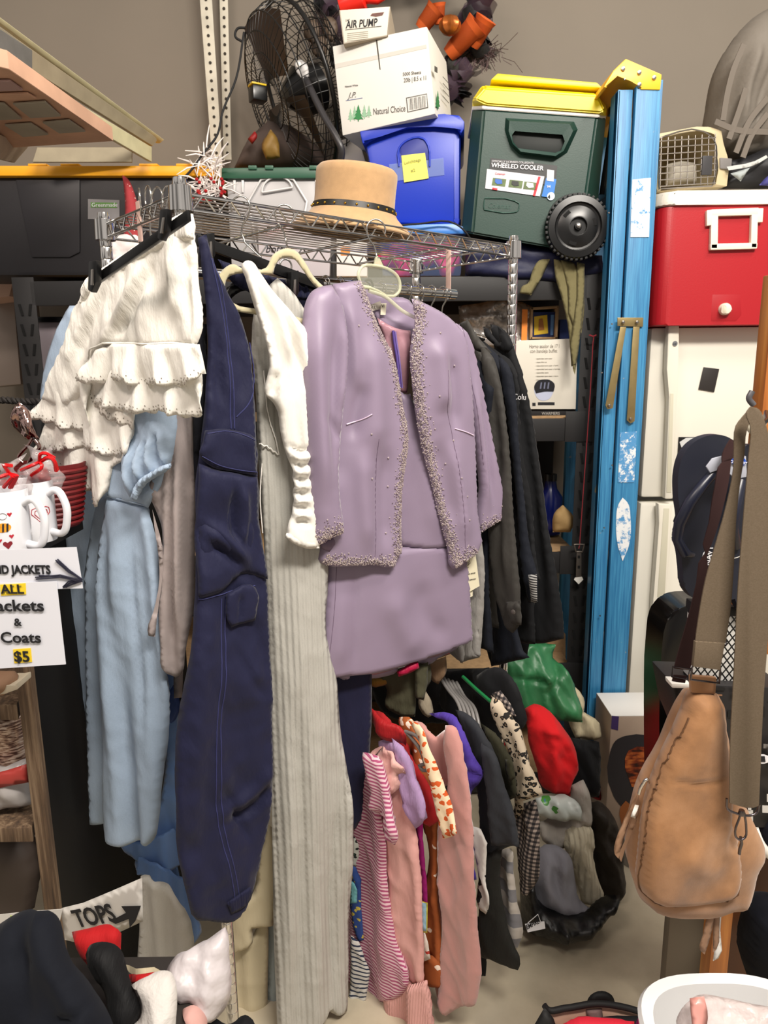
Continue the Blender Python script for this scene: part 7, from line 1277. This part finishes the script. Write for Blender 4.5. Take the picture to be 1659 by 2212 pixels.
BG = sheet('body', [(1493, 1496), (1500, 1493), (1540, 1495), (1548, 1498), (1556, 1520), (1562, 1560), (1570, 1600), (1580, 1660), (1600, 1720), (1625, 1770), (1640, 1810), (1642, 1830), (1630, 1860), (1622, 1900), (1606, 1935), (1590, 1950), (1560, 1952), (1520, 1964), (1480, 1968), (1440, 1966), (1400, 1955), (1380, 1935), (1366, 1900), (1358, 1870), (1356, 1820), (1362, 1770), (1374, 1720), (1392, 1680), (1420, 1630), (1450, 1570), (1480, 1515)], pg.off(-.03), sued, T, res=.008, th=.05, edge=.05, sm=1, seed=90, nz=[(.006, 10, 10)])
BP2 = sheet('front_panel', [(1494, 1495), (1546, 1496), (1556, 1540), (1570, 1620), (1575, 1700), (1572, 1760), (1590, 1800), (1598, 1852), (1596, 1890), (1580, 1925), (1530, 1945), (1470, 1952), (1400, 1940), (1384, 1925), (1376, 1860), (1382, 1800), (1395, 1740), (1412, 1680), (1425, 1640), (1450, 1585), (1475, 1530)], pg.off(.012), sued, T, res=.007, th=.024, edge=.02, sm=1, seed=91, bulge=.01, nz=[(.008, 9, 9)], folds=[(-.004, .004, [(1420, 1665), (1500, 1672), (1560, 1665)]), (-.005, .006, [(1570, 1760), (1560, 1800), (1590, 1830)]), (.006, .02, [(1450, 1800), (1500, 1850), (1560, 1860)])])
spp = P_('dark_tan_piping', '#5d3d22', .7)
for p in ([(1476, 1540), (1452, 1588), (1426, 1645), (1412, 1690), (1396, 1745), (1384, 1805), (1378, 1862), (1386, 1925), (1404, 1936), (1470, 1948), (1530, 1941), (1575, 1922), (1592, 1888), (1596, 1856)],): seam(BP2, p, T, spp, .0015, .0016)
slab('top_tab', [(1493, 1460), (1549, 1464), (1546, 1500), (1494, 1497)], pg, .008, sued, T, .002, off=.02)
web = NT('khaki_webbing'); v = web.coord(False, (1, 1, 1)); n = web.n('ShaderNodeTexBrick', _Scale=260.0); n.inputs['Color1'].default_value = lin('#716250'); n.inputs['Color2'].default_value = lin('#665845'); n.inputs['Mortar'].default_value = lin('#4c4032'); n.inputs['Mortar Size'].default_value = .03
cc = web.n('ShaderNodeTexCoord'); sp = web.n('ShaderNodeSeparateXYZ'); cb = web.n('ShaderNodeCombineXYZ'); web.l(cc.outputs['Object'], sp.inputs[0]); web.l(sp.outputs[0], cb.inputs[0]); web.l(sp.outputs[2], cb.inputs[1]); web.l(cb.outputs[0], n.inputs[0]); web.l(n.outputs[0], web.b.inputs[0]); web.b.inputs['Roughness'].default_value = .8; web.bump(n.outputs[1], -.5, .001)
web = web.m
def strap(nm, pts, pl_, mat, T_, off=0, th=.0018, sm=1): return slab(nm, pts, pl_, th, mat, T_, .0005, off=off, sm=sm)
strap('strap', [(1612, 892), (1622, 878), (1640, 884), (1650, 905), (1661, 940), (1672, 1010), (1665, 1300), (1650, 1500), (1640, 1740), (1628, 1745), (1576, 1735), (1578, 1600), (1586, 1450), (1594, 1280), (1608, 1100), (1618, 980), (1622, 920)], pg, web, T, .065)
strap('strap', [(1612, 892), (1622, 880), (1628, 890), (1614, 925), (1608, 985), (1598, 1050), (1590, 1130), (1586, 1210), (1580, 1300), (1568, 1390), (1502, 1386), (1510, 1330), (1525, 1250), (1545, 1180), (1570, 1090), (1585, 1010), (1586, 965), (1590, 920)], pg, web, T, .045)
strap('strap_end', [(1503, 1386), (1566, 1390), (1556, 1448), (1498, 1440)], pg, web, T, .048, .006, 0)
gun = P_('gunmetal', '#6a6468', .2, 1)
tube('buckle', [pg.w(*q, .042) for q in ((1502, 1380), (1570, 1384), (1568, 1394), (1500, 1392))], .0014, gun, T, closed=True); tube('buckle', [pg.w(*q, .034) for q in chaikin([(1496, 1436), (1556, 1444), (1554, 1476), (1492, 1468)], 1)], .0016, gun, T, closed=True)
tube('dee_ring', [pg.w(*q, .064) for q in chaikin([(1570, 1725), (1572, 1748), (1588, 1756), (1618, 1762), (1634, 1756), (1640, 1738)], 1, False)], .0019, gun, T)
tube('snap_hook', [pg.w(*q, .064) for q in chaikin([(1600, 1757), (1608, 1757), (1612, 1790), (1610, 1808), (1600, 1814), (1590, 1808), (1588, 1796), (1596, 1770)], 1)], .0018, gun, T, closed=True); lathe('swivel', [(.004, -.004), (.005, 0), (.004, .005)], pg.w(1602, 1756, .064), gun, T, n=12); tube('anchor_ring', [pg.w(*q, .06) for q in ((1600, 1808), (1602, 1822), (1598, 1835), (1597, 1845))], .0025, gun, T)
tube('zip_pull', smooth3([pg.w(1402, 1690, .012), pg.w(1396, 1684, .016), pg.w(1390, 1692, .014), pg.w(1384, 1702, .012), pg.w(1380, 1715, .01)]), .0025, chrome, T)
sv = P_('tassel_suede', '#96745a', .85)
for i, p in enumerate(([(1378, 1712), (1372, 1740), (1358, 1780), (1345, 1820), (1336, 1855), (1328, 1845), (1330, 1815), (1350, 1770)], [(1380, 1712), (1382, 1740), (1368, 1790), (1352, 1830), (1342, 1862), (1338, 1855), (1350, 1815), (1366, 1765)], [(1374, 1712), (1366, 1745), (1350, 1790), (1335, 1835), (1326, 1830), (1336, 1800), (1354, 1755)])): sheet('tassel_strand', p, pg.off(-.01 - .006 * i), sv, T, th=.0015, edge=.003, res=.006)
sheet('tassel_tag', [(1372, 1738), (1380, 1740), (1372, 1768), (1362, 1764)], pg.off(.0), wht_pl, T, th=.002, edge=.003, res=.005)
for i, p in enumerate(([(1532, 1958), (1545, 1958), (1540, 2000), (1530, 2040), (1522, 2062), (1512, 2052), (1518, 2020), (1526, 1985)], [(1544, 1958), (1556, 1956), (1554, 2000), (1548, 2050), (1540, 2058), (1540, 2010)], [(1552, 1955), (1560, 1955), (1556, 2010), (1552, 2070), (1540, 2076), (1548, 2010)])): sheet('hem_tassel', p, pg.off(.006 - .012 * i), (sv, sv, wht_pl)[i], T, th=.0015, edge=.003, res=.006)
# maroon strap bag
T = thing('maroon_bag_strap', 'dark maroon webbing bag strap with steel slider beside the khaki strap', 'strap'); mar = fab('maroon_webbing', '#341f1f', .85, weave=600, wb=.6); 
pgm = PL(1530, 1200, YB + .03, 8)
for p in ([(1578, 948), (1588, 955), (1588, 972), (1582, 992), (1560, 998), (1560, 985), (1568, 965)], [(1562, 996), (1580, 990), (1576, 1030), (1566, 1080), (1550, 1140), (1528, 1200), (1524, 1196), (1532, 1130), (1545, 1050)], [(1527, 1196), (1530, 1240), (1520, 1320), (1505, 1400), (1490, 1448), (1456, 1444), (1468, 1400), (1488, 1330), (1505, 1260), (1520, 1200)], [(1456, 1458), (1484, 1460), (1480, 1476), (1452, 1472)]): slab('webbing', p, pgm, .002, mar, T, .0004, sm=1)
tube('slider', [pgm.w(*q) for q in ((1453, 1440), (1490, 1446), (1485, 1468), (1451, 1462))], .0013, gun, T, closed=True)
# flip flops
nvf = P_('navy_foam', '#171a28', .55); pf2 = PL(1520, 1120, 1.10, 10); nvr = P_('navy_rubber_strap', '#1b1e2e', .35)
T = thing('flip_flops', 'pair of navy rubber flip flops hanging on a plastic hook', 'flip flops')
slab('sole', [(1560, 940), (1535, 940), (1500, 955), (1478, 980), (1466, 1020), (1465, 1070), (1470, 1130), (1462, 1160), (1470, 1190), (1475, 1230), (1480, 1270), (1496, 1290), (1520, 1300), (1560, 1300), (1600, 1290), (1606, 1200), (1600, 1100), (1604, 1020), (1598, 965)], pf2, .016, nvf, T, .003, sm=2)
slab('sole', [(1640, 960), (1600, 965), (1580, 1000), (1575, 1100), (1580, 1220), (1590, 1300), (1610, 1330), (1650, 1330), (1670, 1200), (1680, 1050)], pf2, .016, nvf, T, .003, sm=2, off=-.022)
tube('toe_strap', [pf2.w(*q, o) for q, o in (((1552, 1010), .02), ((1520, 1045), .028), ((1490, 1085), .03), ((1468, 1130), .02), ((1462, 1165), .012), ((1480, 1195), .02), ((1494, 1198), .004))], [.008, .008, .009, .009, .008, .008, .006], nvr, T); tube('toe_strap', [pf2.w(*q, o) for q, o in (((1600, 1040), .0), ((1590, 1090), .02), ((1584, 1140), .02), ((1590, 1180), .0))], .008, nvr, T)
slab('hanger_clip', [(1526, 1008), (1540, 990), (1560, 985), (1612, 985), (1614, 1030), (1590, 1035), (1560, 1010), (1535, 1022)], pf2, .003, P_('frosted_clip', '#b9bcc8', .25, alpha=.85), T, .001, off=.032); slab('logo_oval', [(1577, 995), (1590, 987), (1608, 990), (1613, 998), (1605, 1006), (1585, 1004)], pf2, .001, P_('logo_blue', '#1d4fb0', .4), T, 0, sm=2, off=.034)
text('logo_lettering', 'OLD NAVY', pf2, 1577, 1000, .0045, paper, T, .0352, wid=.9, rot=-8); tube('logo_ring', [pf2.w(1525 + 10 * math.cos(a), 1225 + 34 * math.sin(a), .0015) for a in [2 * PI * k / 24 for k in range(24)]], .0008, paper, T, 5, True)
text('sole_lettering', 'OLD NAVY', pf2, 1530, 1258, .010, paper, T, .002, rot=87, wid=.85, bold=.02)
tube('cord_tie', smooth3([pf2.w(1578, 1208, .002), pf2.w(1600, 1200, .01), pf2.w(1604, 1180, .01)]), .0006, wht_pl, T)
tag(tube('charm', smooth3([W(1625, 845, 1.15), W(1618, 860, 1.15), W(1628, 875, 1.15)]), .005, P_('grey_glitter', '#6d6c70', .4, .6), None), 'small grey glittery charm hanging by the pine post top', 'charm')
# black rounded chair/back and lattice, collage tote
T = thing('black_case', 'tall glossy black case with rounded corner standing behind the sling bag', 'case'); slab('shell', [(1424, 1560), (1430, 1400), (1438, 1350), (1455, 1322), (1480, 1310), (1530, 1306), (1600, 1306), (1600, 1900), (1430, 1900)], PL(1480, 1450, 1.52, 0), .10, P_('gloss_black_shell', '#070708', .25), T, .006, sm=1)
lat = NT('white_black_lattice'); v = lat.coord(False, (1, 1, 1)); o_ = []
sp = lat.n('ShaderNodeSeparateXYZ'); lat.l(v, sp.inputs[0])
for s in (1, -1):
    a = lat.n('ShaderNodeMath', operation='MULTIPLY_ADD'); lat.l(sp.outputs[2], a.inputs[0]); a.inputs[1].default_value = .75 * s; lat.l(sp.outputs[0], a.inputs[2]); d = lat.n('ShaderNodeMath', operation='DIVIDE'); lat.l(a.outputs[0], d.inputs[0]); d.inputs[1].default_value = .0125
    f = lat.n('ShaderNodeMath', operation='FRACT'); lat.l(d.outputs[0], f.inputs[0]); g = lat.n('ShaderNodeMath', operation='LESS_THAN'); lat.l(f.outputs[0], g.inputs[0]); g.inputs[1].default_value = .26; o_.append(g)
mx = lat.n('ShaderNodeMath', operation='MAXIMUM'); lat.l(o_[0].outputs[0], mx.inputs[0]); lat.l(o_[1].outputs[0], mx.inputs[1]); lat.l(lat.mix(mx.outputs[0], lin('#c9c8c4'), lin('#0b0b0c')), lat.b.inputs[0])
T = thing('lattice_pouch', 'white pouch with black diamond lattice print behind the khaki strap', 'pouch'); pl = PL(1550, 1400, 1.16, 0); slab('panel', [(1500, 1322), (1592, 1330), (1592, 1480), (1488, 1485)], pl, .03, lat.m, T, .004); slab('top_band', [(1500, 1305), (1592, 1312), (1592, 1332), (1498, 1326)], pl, .034, black_m, T, .002, off=.002)
T = thing('collage_tote', 'tote bag printed with black and white photo collage on the pine shelf', 'bag'); pl = PL(1600, 1600, 1.14, 0)
slab('body', [(1452, 1476), (1700, 1486), (1700, 1790), (1560, 1790), (1470, 1560)], pl, .10, P_('collage_dark', '#1d1b1c', .5), T, .006)
r = random.Random(3)
for i in range(46):
    x = 1462 + r.random() * 200; y = 1480 + r.random() * 290; w = 6 + r.random() * 26; h = 4 + r.random() * 22
    if x < 1470 + (y - 1480) * .4: continue
    card('collage_patch', [(x, y), (x + w, y + 1), (x + w, y + h), (x, y + h - 1)], pl, P_(*r.choice((('collage_white', '#d0cec9', .6), ('collage_white', '#d0cec9', .6), ('collage_grey', '#77736f', .6), ('collage_tan', '#8a6448', .6), ('collage_black', '#0b0b0c', .6)))), T, .001 + .0003 * i, .0003)
card('eye_white', [(1632, 1640), (1645, 1630), (1662, 1634), (1662, 1646), (1645, 1650)], pl, paper, T, .018, sm=1); card('eye_iris', [(1642, 1634), (1652, 1634), (1654, 1646), (1642, 1646)], pl, ink, T, .019, sm=2)
slab('white_tube_top', [(1450, 1476), (1494, 1478), (1494, 1488), (1452, 1487)], pl, .03, wht_pl, T, .003, off=.03)
T = thing('navy_sneaker', 'dark navy sneaker with white sole on the pine shelf', 'shoe'); sheet('upper', [(1630, 1790), (1645, 1750), (1700, 1740), (1700, 1850), (1650, 1840), (1634, 1815)], PL(1660, 1790, 1.16, 0), fab('navy_canvas', '#151824', .8), T, th=.04, edge=.04); tube('sole', smooth3([W(1628, 1790, 1.13), W(1640, 1820, 1.12), (W(1670, 1850, 1.13)), W(1720, 1870, 1.14)]), .009, wht_pl, T)
tag(sheet('black_garment_heap', [(1614, 2000), (1625, 1970), (1660, 1950), (1740, 1950), (1740, 2180), (1650, 2170), (1620, 2120)], PL(1660, 2060, 1.25, 0), nvp, None, th=.08, edge=.08, nz=[(.02, 9, 9)]).o, 'black garment heaped low at the right edge beside the pine leg', 'garment')
# bottom right: white basket and tote
T = thing('white_laundry_basket', 'white plastic basket holding a plastic bag, bottom right corner', 'basket')
c = W(1610, 2260, .90); wb_ = P_('glossy_white_plastic', '#dcdcdc', .25); c.z = W(1600, 2160, .98).z - .22
bm = bmesh.new()
def oval(rx, ry, z, k=48): return [c + V((math.copysign(abs(math.cos(a)) ** .7, math.cos(a)) * rx, math.copysign(abs(math.sin(a)) ** .7, math.sin(a)) * ry, z)) for a in [2 * PI * i / k for i in range(k)]]
rg_ = [oval(.10, .08, 0), oval(.115, .095, .10), oval(.13, .11, .205), oval(.148, .128, .205), oval(.150, .130, .22), oval(.145, .125, .228), oval(.128, .108, .224), oval(.112, .092, .10), oval(.097, .077, .006)]
rv = [[bm.verts.new(p) for p in q] for q in rg_]
for a, b in zip(rv, rv[1:]):
    for k in range(48): bm.faces.new((a[k], a[(k + 1) % 48], b[(k + 1) % 48], b[k]))
bm.faces.new(rv[0]); bm.faces.new(rv[-1]); bm_obj('shell', bm, wb_, T)
ST_ = thing('grey_stool', 'stand under the white plastic basket', 'stand'); box('seat', (c.x, c.y, c.z - .012), (.22, .18, .02), P_('dark_table', '#2a2522', .6), ST_, .003)
for dx in (-.09, .09):
    for dy in (-.07, .07): box('leg', (c.x + dx, c.y + dy, (c.z - .022) / 2), (.02, .02, c.z - .022), P_('dark_table', '#2a2522', .6), ST_, .002)
T = thing('thin_plastic_bag', 'thin white shopping bag with red oval print inside the white basket', 'bag'); pl = PL(1600, 2180, .90, 0, 45)
sheet('film', [(1475, 2170), (1500, 2150), (1550, 2152), (1620, 2168), (1700, 2180), (1700, 2290), (1470, 2290)], pl, P_('pinkish_film', '#dccfcd', .25, alpha=.7, bump=.6, bs=40, bd=.01), T, th=.03, edge=.04, nz=[(.014, 22, 22), (.006, 60, 60)], res=.006)
sheet('handle_loop', [(1490, 2156), (1520, 2152), (1530, 2200), (1520, 2240), (1498, 2240)], pl.off(.045), P_('salmon_print_film', '#c98d84', .3), T, th=.002, nz=[(.004, 30, 30)])
T = thing('open_tote_bag', 'black edged tote with peach lining standing open at the bottom', 'bag'); pl = PL(1290, 2190, 1.15, -4, 12)
tube('rim', [pl.w(*q, .0) for q in chaikin([(1176, 2172), (1182, 2180), (1220, 2178), (1290, 2168), (1350, 2176), (1420, 2198), (1470, 2210)], 2, False)], .006, black_m, T)
sheet('lining', [(1182, 2182), (1220, 2180), (1290, 2172), (1350, 2180), (1430, 2204), (1430, 2280), (1190, 2280)], pl.off(-.012), P_('peach_lining', '#b99783', .6), T, th=.006); sheet('outer_side', [(1176, 2176), (1196, 2200), (1206, 2280), (1100, 2290), (1150, 2220)], pl.off(.02), P_('black_ripstop', '#0d0d0e', .7), T, th=.008)
sheet('handle_patch', [(1266, 2180), (1300, 2178), (1306, 2222), (1268, 2216)], pl.off(-.003), P_('taupe_patch', '#7d6664', .7), T, th=.002); sheet('top_flap', [(1264, 2172), (1276, 2148), (1300, 2140), (1322, 2150), (1330, 2172), (1300, 2168)], pl.off(-.02), P_('black_ripstop', '#0d0d0e', .7), T, th=.004)
tag(sheet('coral_garment', [(1214, 2212), (1250, 2198), (1310, 2200), (1370, 2206), (1370, 2290), (1210, 2290)], pl.off(.02), fab('coral_red', '#d0263a', .7, wr=.4), None, th=.02, edge=.03).o, 'coral red garment inside the open black tote', 'garment'); tag(sheet('magenta_garment', [(1375, 2205), (1390, 2190), (1425, 2180), (1440, 2200), (1440, 2290), (1370, 2290)], PL(1400, 2230, 1.06, 0, 15), fab('magenta_jersey', '#8c1c63', .7), None, th=.03, edge=.04).o, 'magenta garment between the tote and the white basket', 'garment')
tag(sheet('black_garment_in_tote', [(1264, 2205), (1300, 2196), (1400, 2195), (1380, 2220), (1300, 2215)], pl.off(.005), blk, None, th=.01).o, 'black garment edge behind the coral one in the tote', 'garment')
TH[0] = .8; TH[1] = .028
# ================================================================ FLOOR PILE beyond the rack
def fp(nm, lab, cat, pts, y, mat, th=.06, edge=.08, tilt=20, **k):
    return pile(nm, lab, cat, pts, y, mat, th, edge, k.pop('yaw', 0), tilt, res=k.pop('res', .009), **k)
gs = P_('green_satin', '#2c6a41', .45, var=.15, vs=14, bump=.3, bs=14, bd=.02)
fp('green_satin_bundle', 'folded dark green satin bedding on top of the floor pile', 'bedding', [(1080, 1425), (1110, 1400), (1170, 1388), (1200, 1392), (1197, 1420), (1225, 1450), (1240, 1490), (1255, 1530), (1256, 1560), (1200, 1555), (1130, 1540), (1090, 1480)], 2.08, gs, tilt=25, seed=1, nz=[(.02, 8, 10)], folds=[(-.015, .008, [(1100, 1465), (1150, 1470), (1190, 1480)]), (-.015, .008, [(1197, 1400), (1190, 1480), (1170, 1510)])])
crm = fab('cream_towel', '#b3a88c', .95, wr=.5); ckn = fab('cream_cable_knit', '#cbc3ac', .95, wr=.6, rib=22, ribd=.004); gyf = fab('grey_fleece', '#83828a', .9, wr=.3); wkn = fab('white_grey_knit', '#a8a29a', .95, wr=.7)
fp('cream_towel', 'cream ruffled cloth edge hanging beside the green satin', 'towel', [(1225, 1470), (1245, 1490), (1262, 1515), (1255, 1535), (1290, 1560), (1297, 1590), (1280, 1596), (1240, 1592), (1230, 1560)], 2.10, crm, th=.03, edge=.04, nz=[(.015, 14, 14)])
fp('black_bag_behind', 'black cloth behind the red fabric in the floor pile', 'garment', [(1225, 1590), (1290, 1600), (1295, 1650), (1290, 1720), (1240, 1720)], 2.04, blk, th=.04, edge=.05)
T = thing('white_hook_piece', 'white curved plastic hook on the black cloth by the ladder foot', 'hook'); tube('hook', smooth3([W(1240, 1625, 2.08), W(1250, 1634, 2.07), W(1266, 1632, 2.07), W(1274, 1618, 2.07), W(1270, 1602, 2.08), W(1255, 1600, 2.08)]), .009, wht_pl, T)
fp('red_fleece', 'bright red fleece draped on the floor pile', 'blanket', [(1130, 1530), (1145, 1520), (1165, 1522), (1190, 1540), (1215, 1570), (1235, 1600), (1246, 1640), (1243, 1670), (1232, 1690), (1230, 1718), (1190, 1710), (1172, 1700), (1160, 1660), (1140, 1600)], 1.92, fab('bright_red_fleece', '#c5161c', .85, wr=.5, wrs=(20, 12, 1)), th=.07, edge=.09, seed=5, nz=[(.015, 10, 8)], folds=[(.02, .012, [(1165, 1570), (1200, 1580), (1232, 1620)]), (-.015, .01, [(1150, 1590), (1190, 1620), (1230, 1660)]), (.012, .01, [(1165, 1540), (1180, 1600), (1200, 1690)])])
pkt = spots('green_blue_packet', '#bcc4c0', '#4a8a3f', 22, .32, '#3a66a8', .12, warp=.3, rough=.3)
fp('wipes_packet', 'plastic wrapped packet with green and blue print under the red fleece', 'packet', [(1155, 1722), (1180, 1715), (1236, 1722), (1254, 1750), (1248, 1768), (1190, 1768), (1154, 1756)], 1.84, pkt, th=.035, edge=.03)
fp('grey_white_knit', 'grey white loose knit cloth under the packet', 'garment', [(1228, 1690), (1255, 1680), (1275, 1720), (1268, 1790), (1225, 1830), (1168, 1810), (1160, 1770), (1220, 1765)], 1.87, wkn, th=.05, nz=[(.02, 16, 16)])
fp('dark_olive_jacket', 'dark brown puffy jacket at the right of the floor pile', 'jacket', [(1262, 1730), (1285, 1725), (1310, 1745), (1332, 1800), (1340, 1860), (1345, 1920), (1330, 1945), (1300, 1950), (1280, 1920), (1266, 1850), (1262, 1790)], 1.88, fab('dark_brown_nylon', '#241e18', .6, wr=.7, wrs=(14, 14, 1)), th=.08, edge=.08, nz=[(.02, 12, 12)])
fp('cream_cable_sweater', 'cream cable knit sweater between grey fleece and brown jacket', 'sweater', [(1212, 1800), (1240, 1775), (1270, 1780), (1280, 1810), (1278, 1850), (1290, 1900), (1300, 1935), (1290, 1950), (1256, 1952), (1244, 1900), (1225, 1850)], 1.81, ckn, th=.06, edge=.06, nz=[(.012, 16, 10)])
fp('grey_fleece_garment', 'light grey fleece garment in front of the cream sweater', 'garment', [(1150, 1850), (1170, 1825), (1200, 1822), (1225, 1840), (1240, 1890), (1250, 1940), (1270, 1955), (1245, 1975), (1190, 1965), (1160, 1960), (1145, 1920)], 1.75, gyf, th=.07, edge=.08, seed=9, folds=[(-.02, .01, [(1190, 1840), (1195, 1900), (1215, 1950)]), (.015, .012, [(1170, 1850), (1172, 1910), (1185, 1955)])])
gbm = P_('black_bag_film', '#0a0a0b', .4, bump=.5, bs=14, bd=.02)
fp('black_garbage_bag', 'black bag with a white logo label under the floor pile', 'bag', [(1120, 1900), (1150, 1890), (1160, 1940), (1200, 1962), (1260, 1966), (1310, 1935), (1335, 1930), (1330, 1960), (1300, 1990), (1270, 2015), (1225, 2028), (1180, 2024), (1130, 2010)], 1.70, gbm, th=.10, edge=.09, tilt=25, seed=3, nz=[(.02, 10, 10)])
T = thing('bag_logo_label', 'white rectangular label with lettering on the black floor bag', 'label'); pl = PL(1155, 2000, 1.60, 18, 20, 0)
card('label', [(1134, 1996), (1176, 1990), (1178, 2006), (1140, 2014)], pl, paper, T, .0); text('lettering', 'EMPIRE', pl, 1138, 2008, .011, ink, T, .002, wid=.8, rot=10, bold=.02); tube('triangle_outline', [pl.w(*q, .002) for q in ((1140, 1994), (1162, 1975), (1168, 1992))], .001, paper, T, 4)
fp('white_cloth_right', 'white and olive cloth scraps on the floor behind the sling bag tassel', 'garment', [(1338, 1800), (1356, 1790), (1370, 1830), (1368, 1900), (1345, 1880)], 2.0, wkn, th=.03, edge=.04)
tag(sheet('red_scrap', [(1268, 1690), (1300, 1688), (1300, 1720), (1270, 1718)], PL(1285, 1705, 2.12, 0), fab('bright_red_fleece2', '#8f1016', .85), None, th=.03, edge=.04).o, 'dark red cloth scrap at the foot of the ladder', 'garment')
# heater box
T = thing('heater_box', 'carton of an electric stove heater with flame photo, at the fridge foot', 'box')
zf = 0; bx0, bx1 = W(1320, 1560, 2.02).x, W(1445, 1560, 2.02).x
kb = P_('photo_beige_board', '#a29080', .5, var=.08, vs=10)
pl = PL(1330, 1560, 2.02, 0); zt3 = W(1325, 1548, 2.02).z
box('carton', (bx0 + .14, 2.10, zt3 / 2), (.28, .16, zt3), kb, T, .003); box('lid_top', (bx0 + .14, 2.10, zt3 + .001), (.278, .158, .002), P_('white_board', '#d5d3cf', .6), T, .0005)
card('purple_label', [(1322, 1546), (1337, 1548), (1335, 1578), (1320, 1574)], pl, P_('purple_print', '#3c2a5e', .5), T, .001)
card('stove_print', [(1318, 1625), (1330, 1600), (1350, 1590), (1425, 1590), (1425, 1745), (1345, 1745), (1325, 1720)], pl, P_('stove_print_grey', '#27252a', .5), T, .001, sm=1)
flm = NT('flame_photo_print'); v = flm.coord(False, (1, 1, 3)); n = flm.n('ShaderNodeTexNoise', _Scale=22.0, _Detail=5.0); flm.l(v, n.inputs[0]); flm.l(flm.ramp(n.outputs[0], [(.4, '#2b0f08'), (.5, '#7a2f14'), (.62, '#b5622c')]), flm.b.inputs[0])
card('flame_print', [(1350, 1640), (1358, 1622), (1430, 1618), (1430, 1700), (1365, 1700)], pl, flm.m, T, .002, sm=1); card('log_print', [(1340, 1745), (1352, 1730), (1380, 1760), (1375, 1800), (1345, 1790)], pl, P_('print_orange', '#9c5a2a', .5), T, .002, sm=1)
card('top_print', [(1375, 1524), (1395, 1520), (1410, 1528), (1390, 1536)], PLW(pl.p(0, 0), 0), P_('print_dark', '#3a3a3f', .6), T, .0) if False else None
# ================================================================ set every thing's origin at its base
KID = {}
for q in list(COL.objects):
    if q.parent: KID.setdefault(q.parent.name, []).append(q)
bpy.context.view_layer.update()
for o in [q for q in COL.objects if q.parent is None and q.type in ('EMPTY', 'MESH')]:
    ks = KID.get(o.name, []); pts = []
    def acc(q):
        if q.type == 'MESH':
            a = np.zeros(len(q.data.vertices) * 3); q.data.vertices.foreach_get('co', a)
            if len(a): a = a.reshape(-1, 3); pts.append(a.min(0)); pts.append(a.max(0))
        for k in KID.get(q.name, []): acc(k)
    acc(o)
    if not pts: continue
    P = np.array(pts); lo, hi = P.min(0), P.max(0); b = V(((lo[0] + hi[0]) / 2, (lo[1] + hi[1]) / 2, lo[2]))
    if o.type == 'MESH': o.data.transform(Matrix.Translation(-b)); o.location = b
    else: o.location = b
    for k in ks: k.location = -b
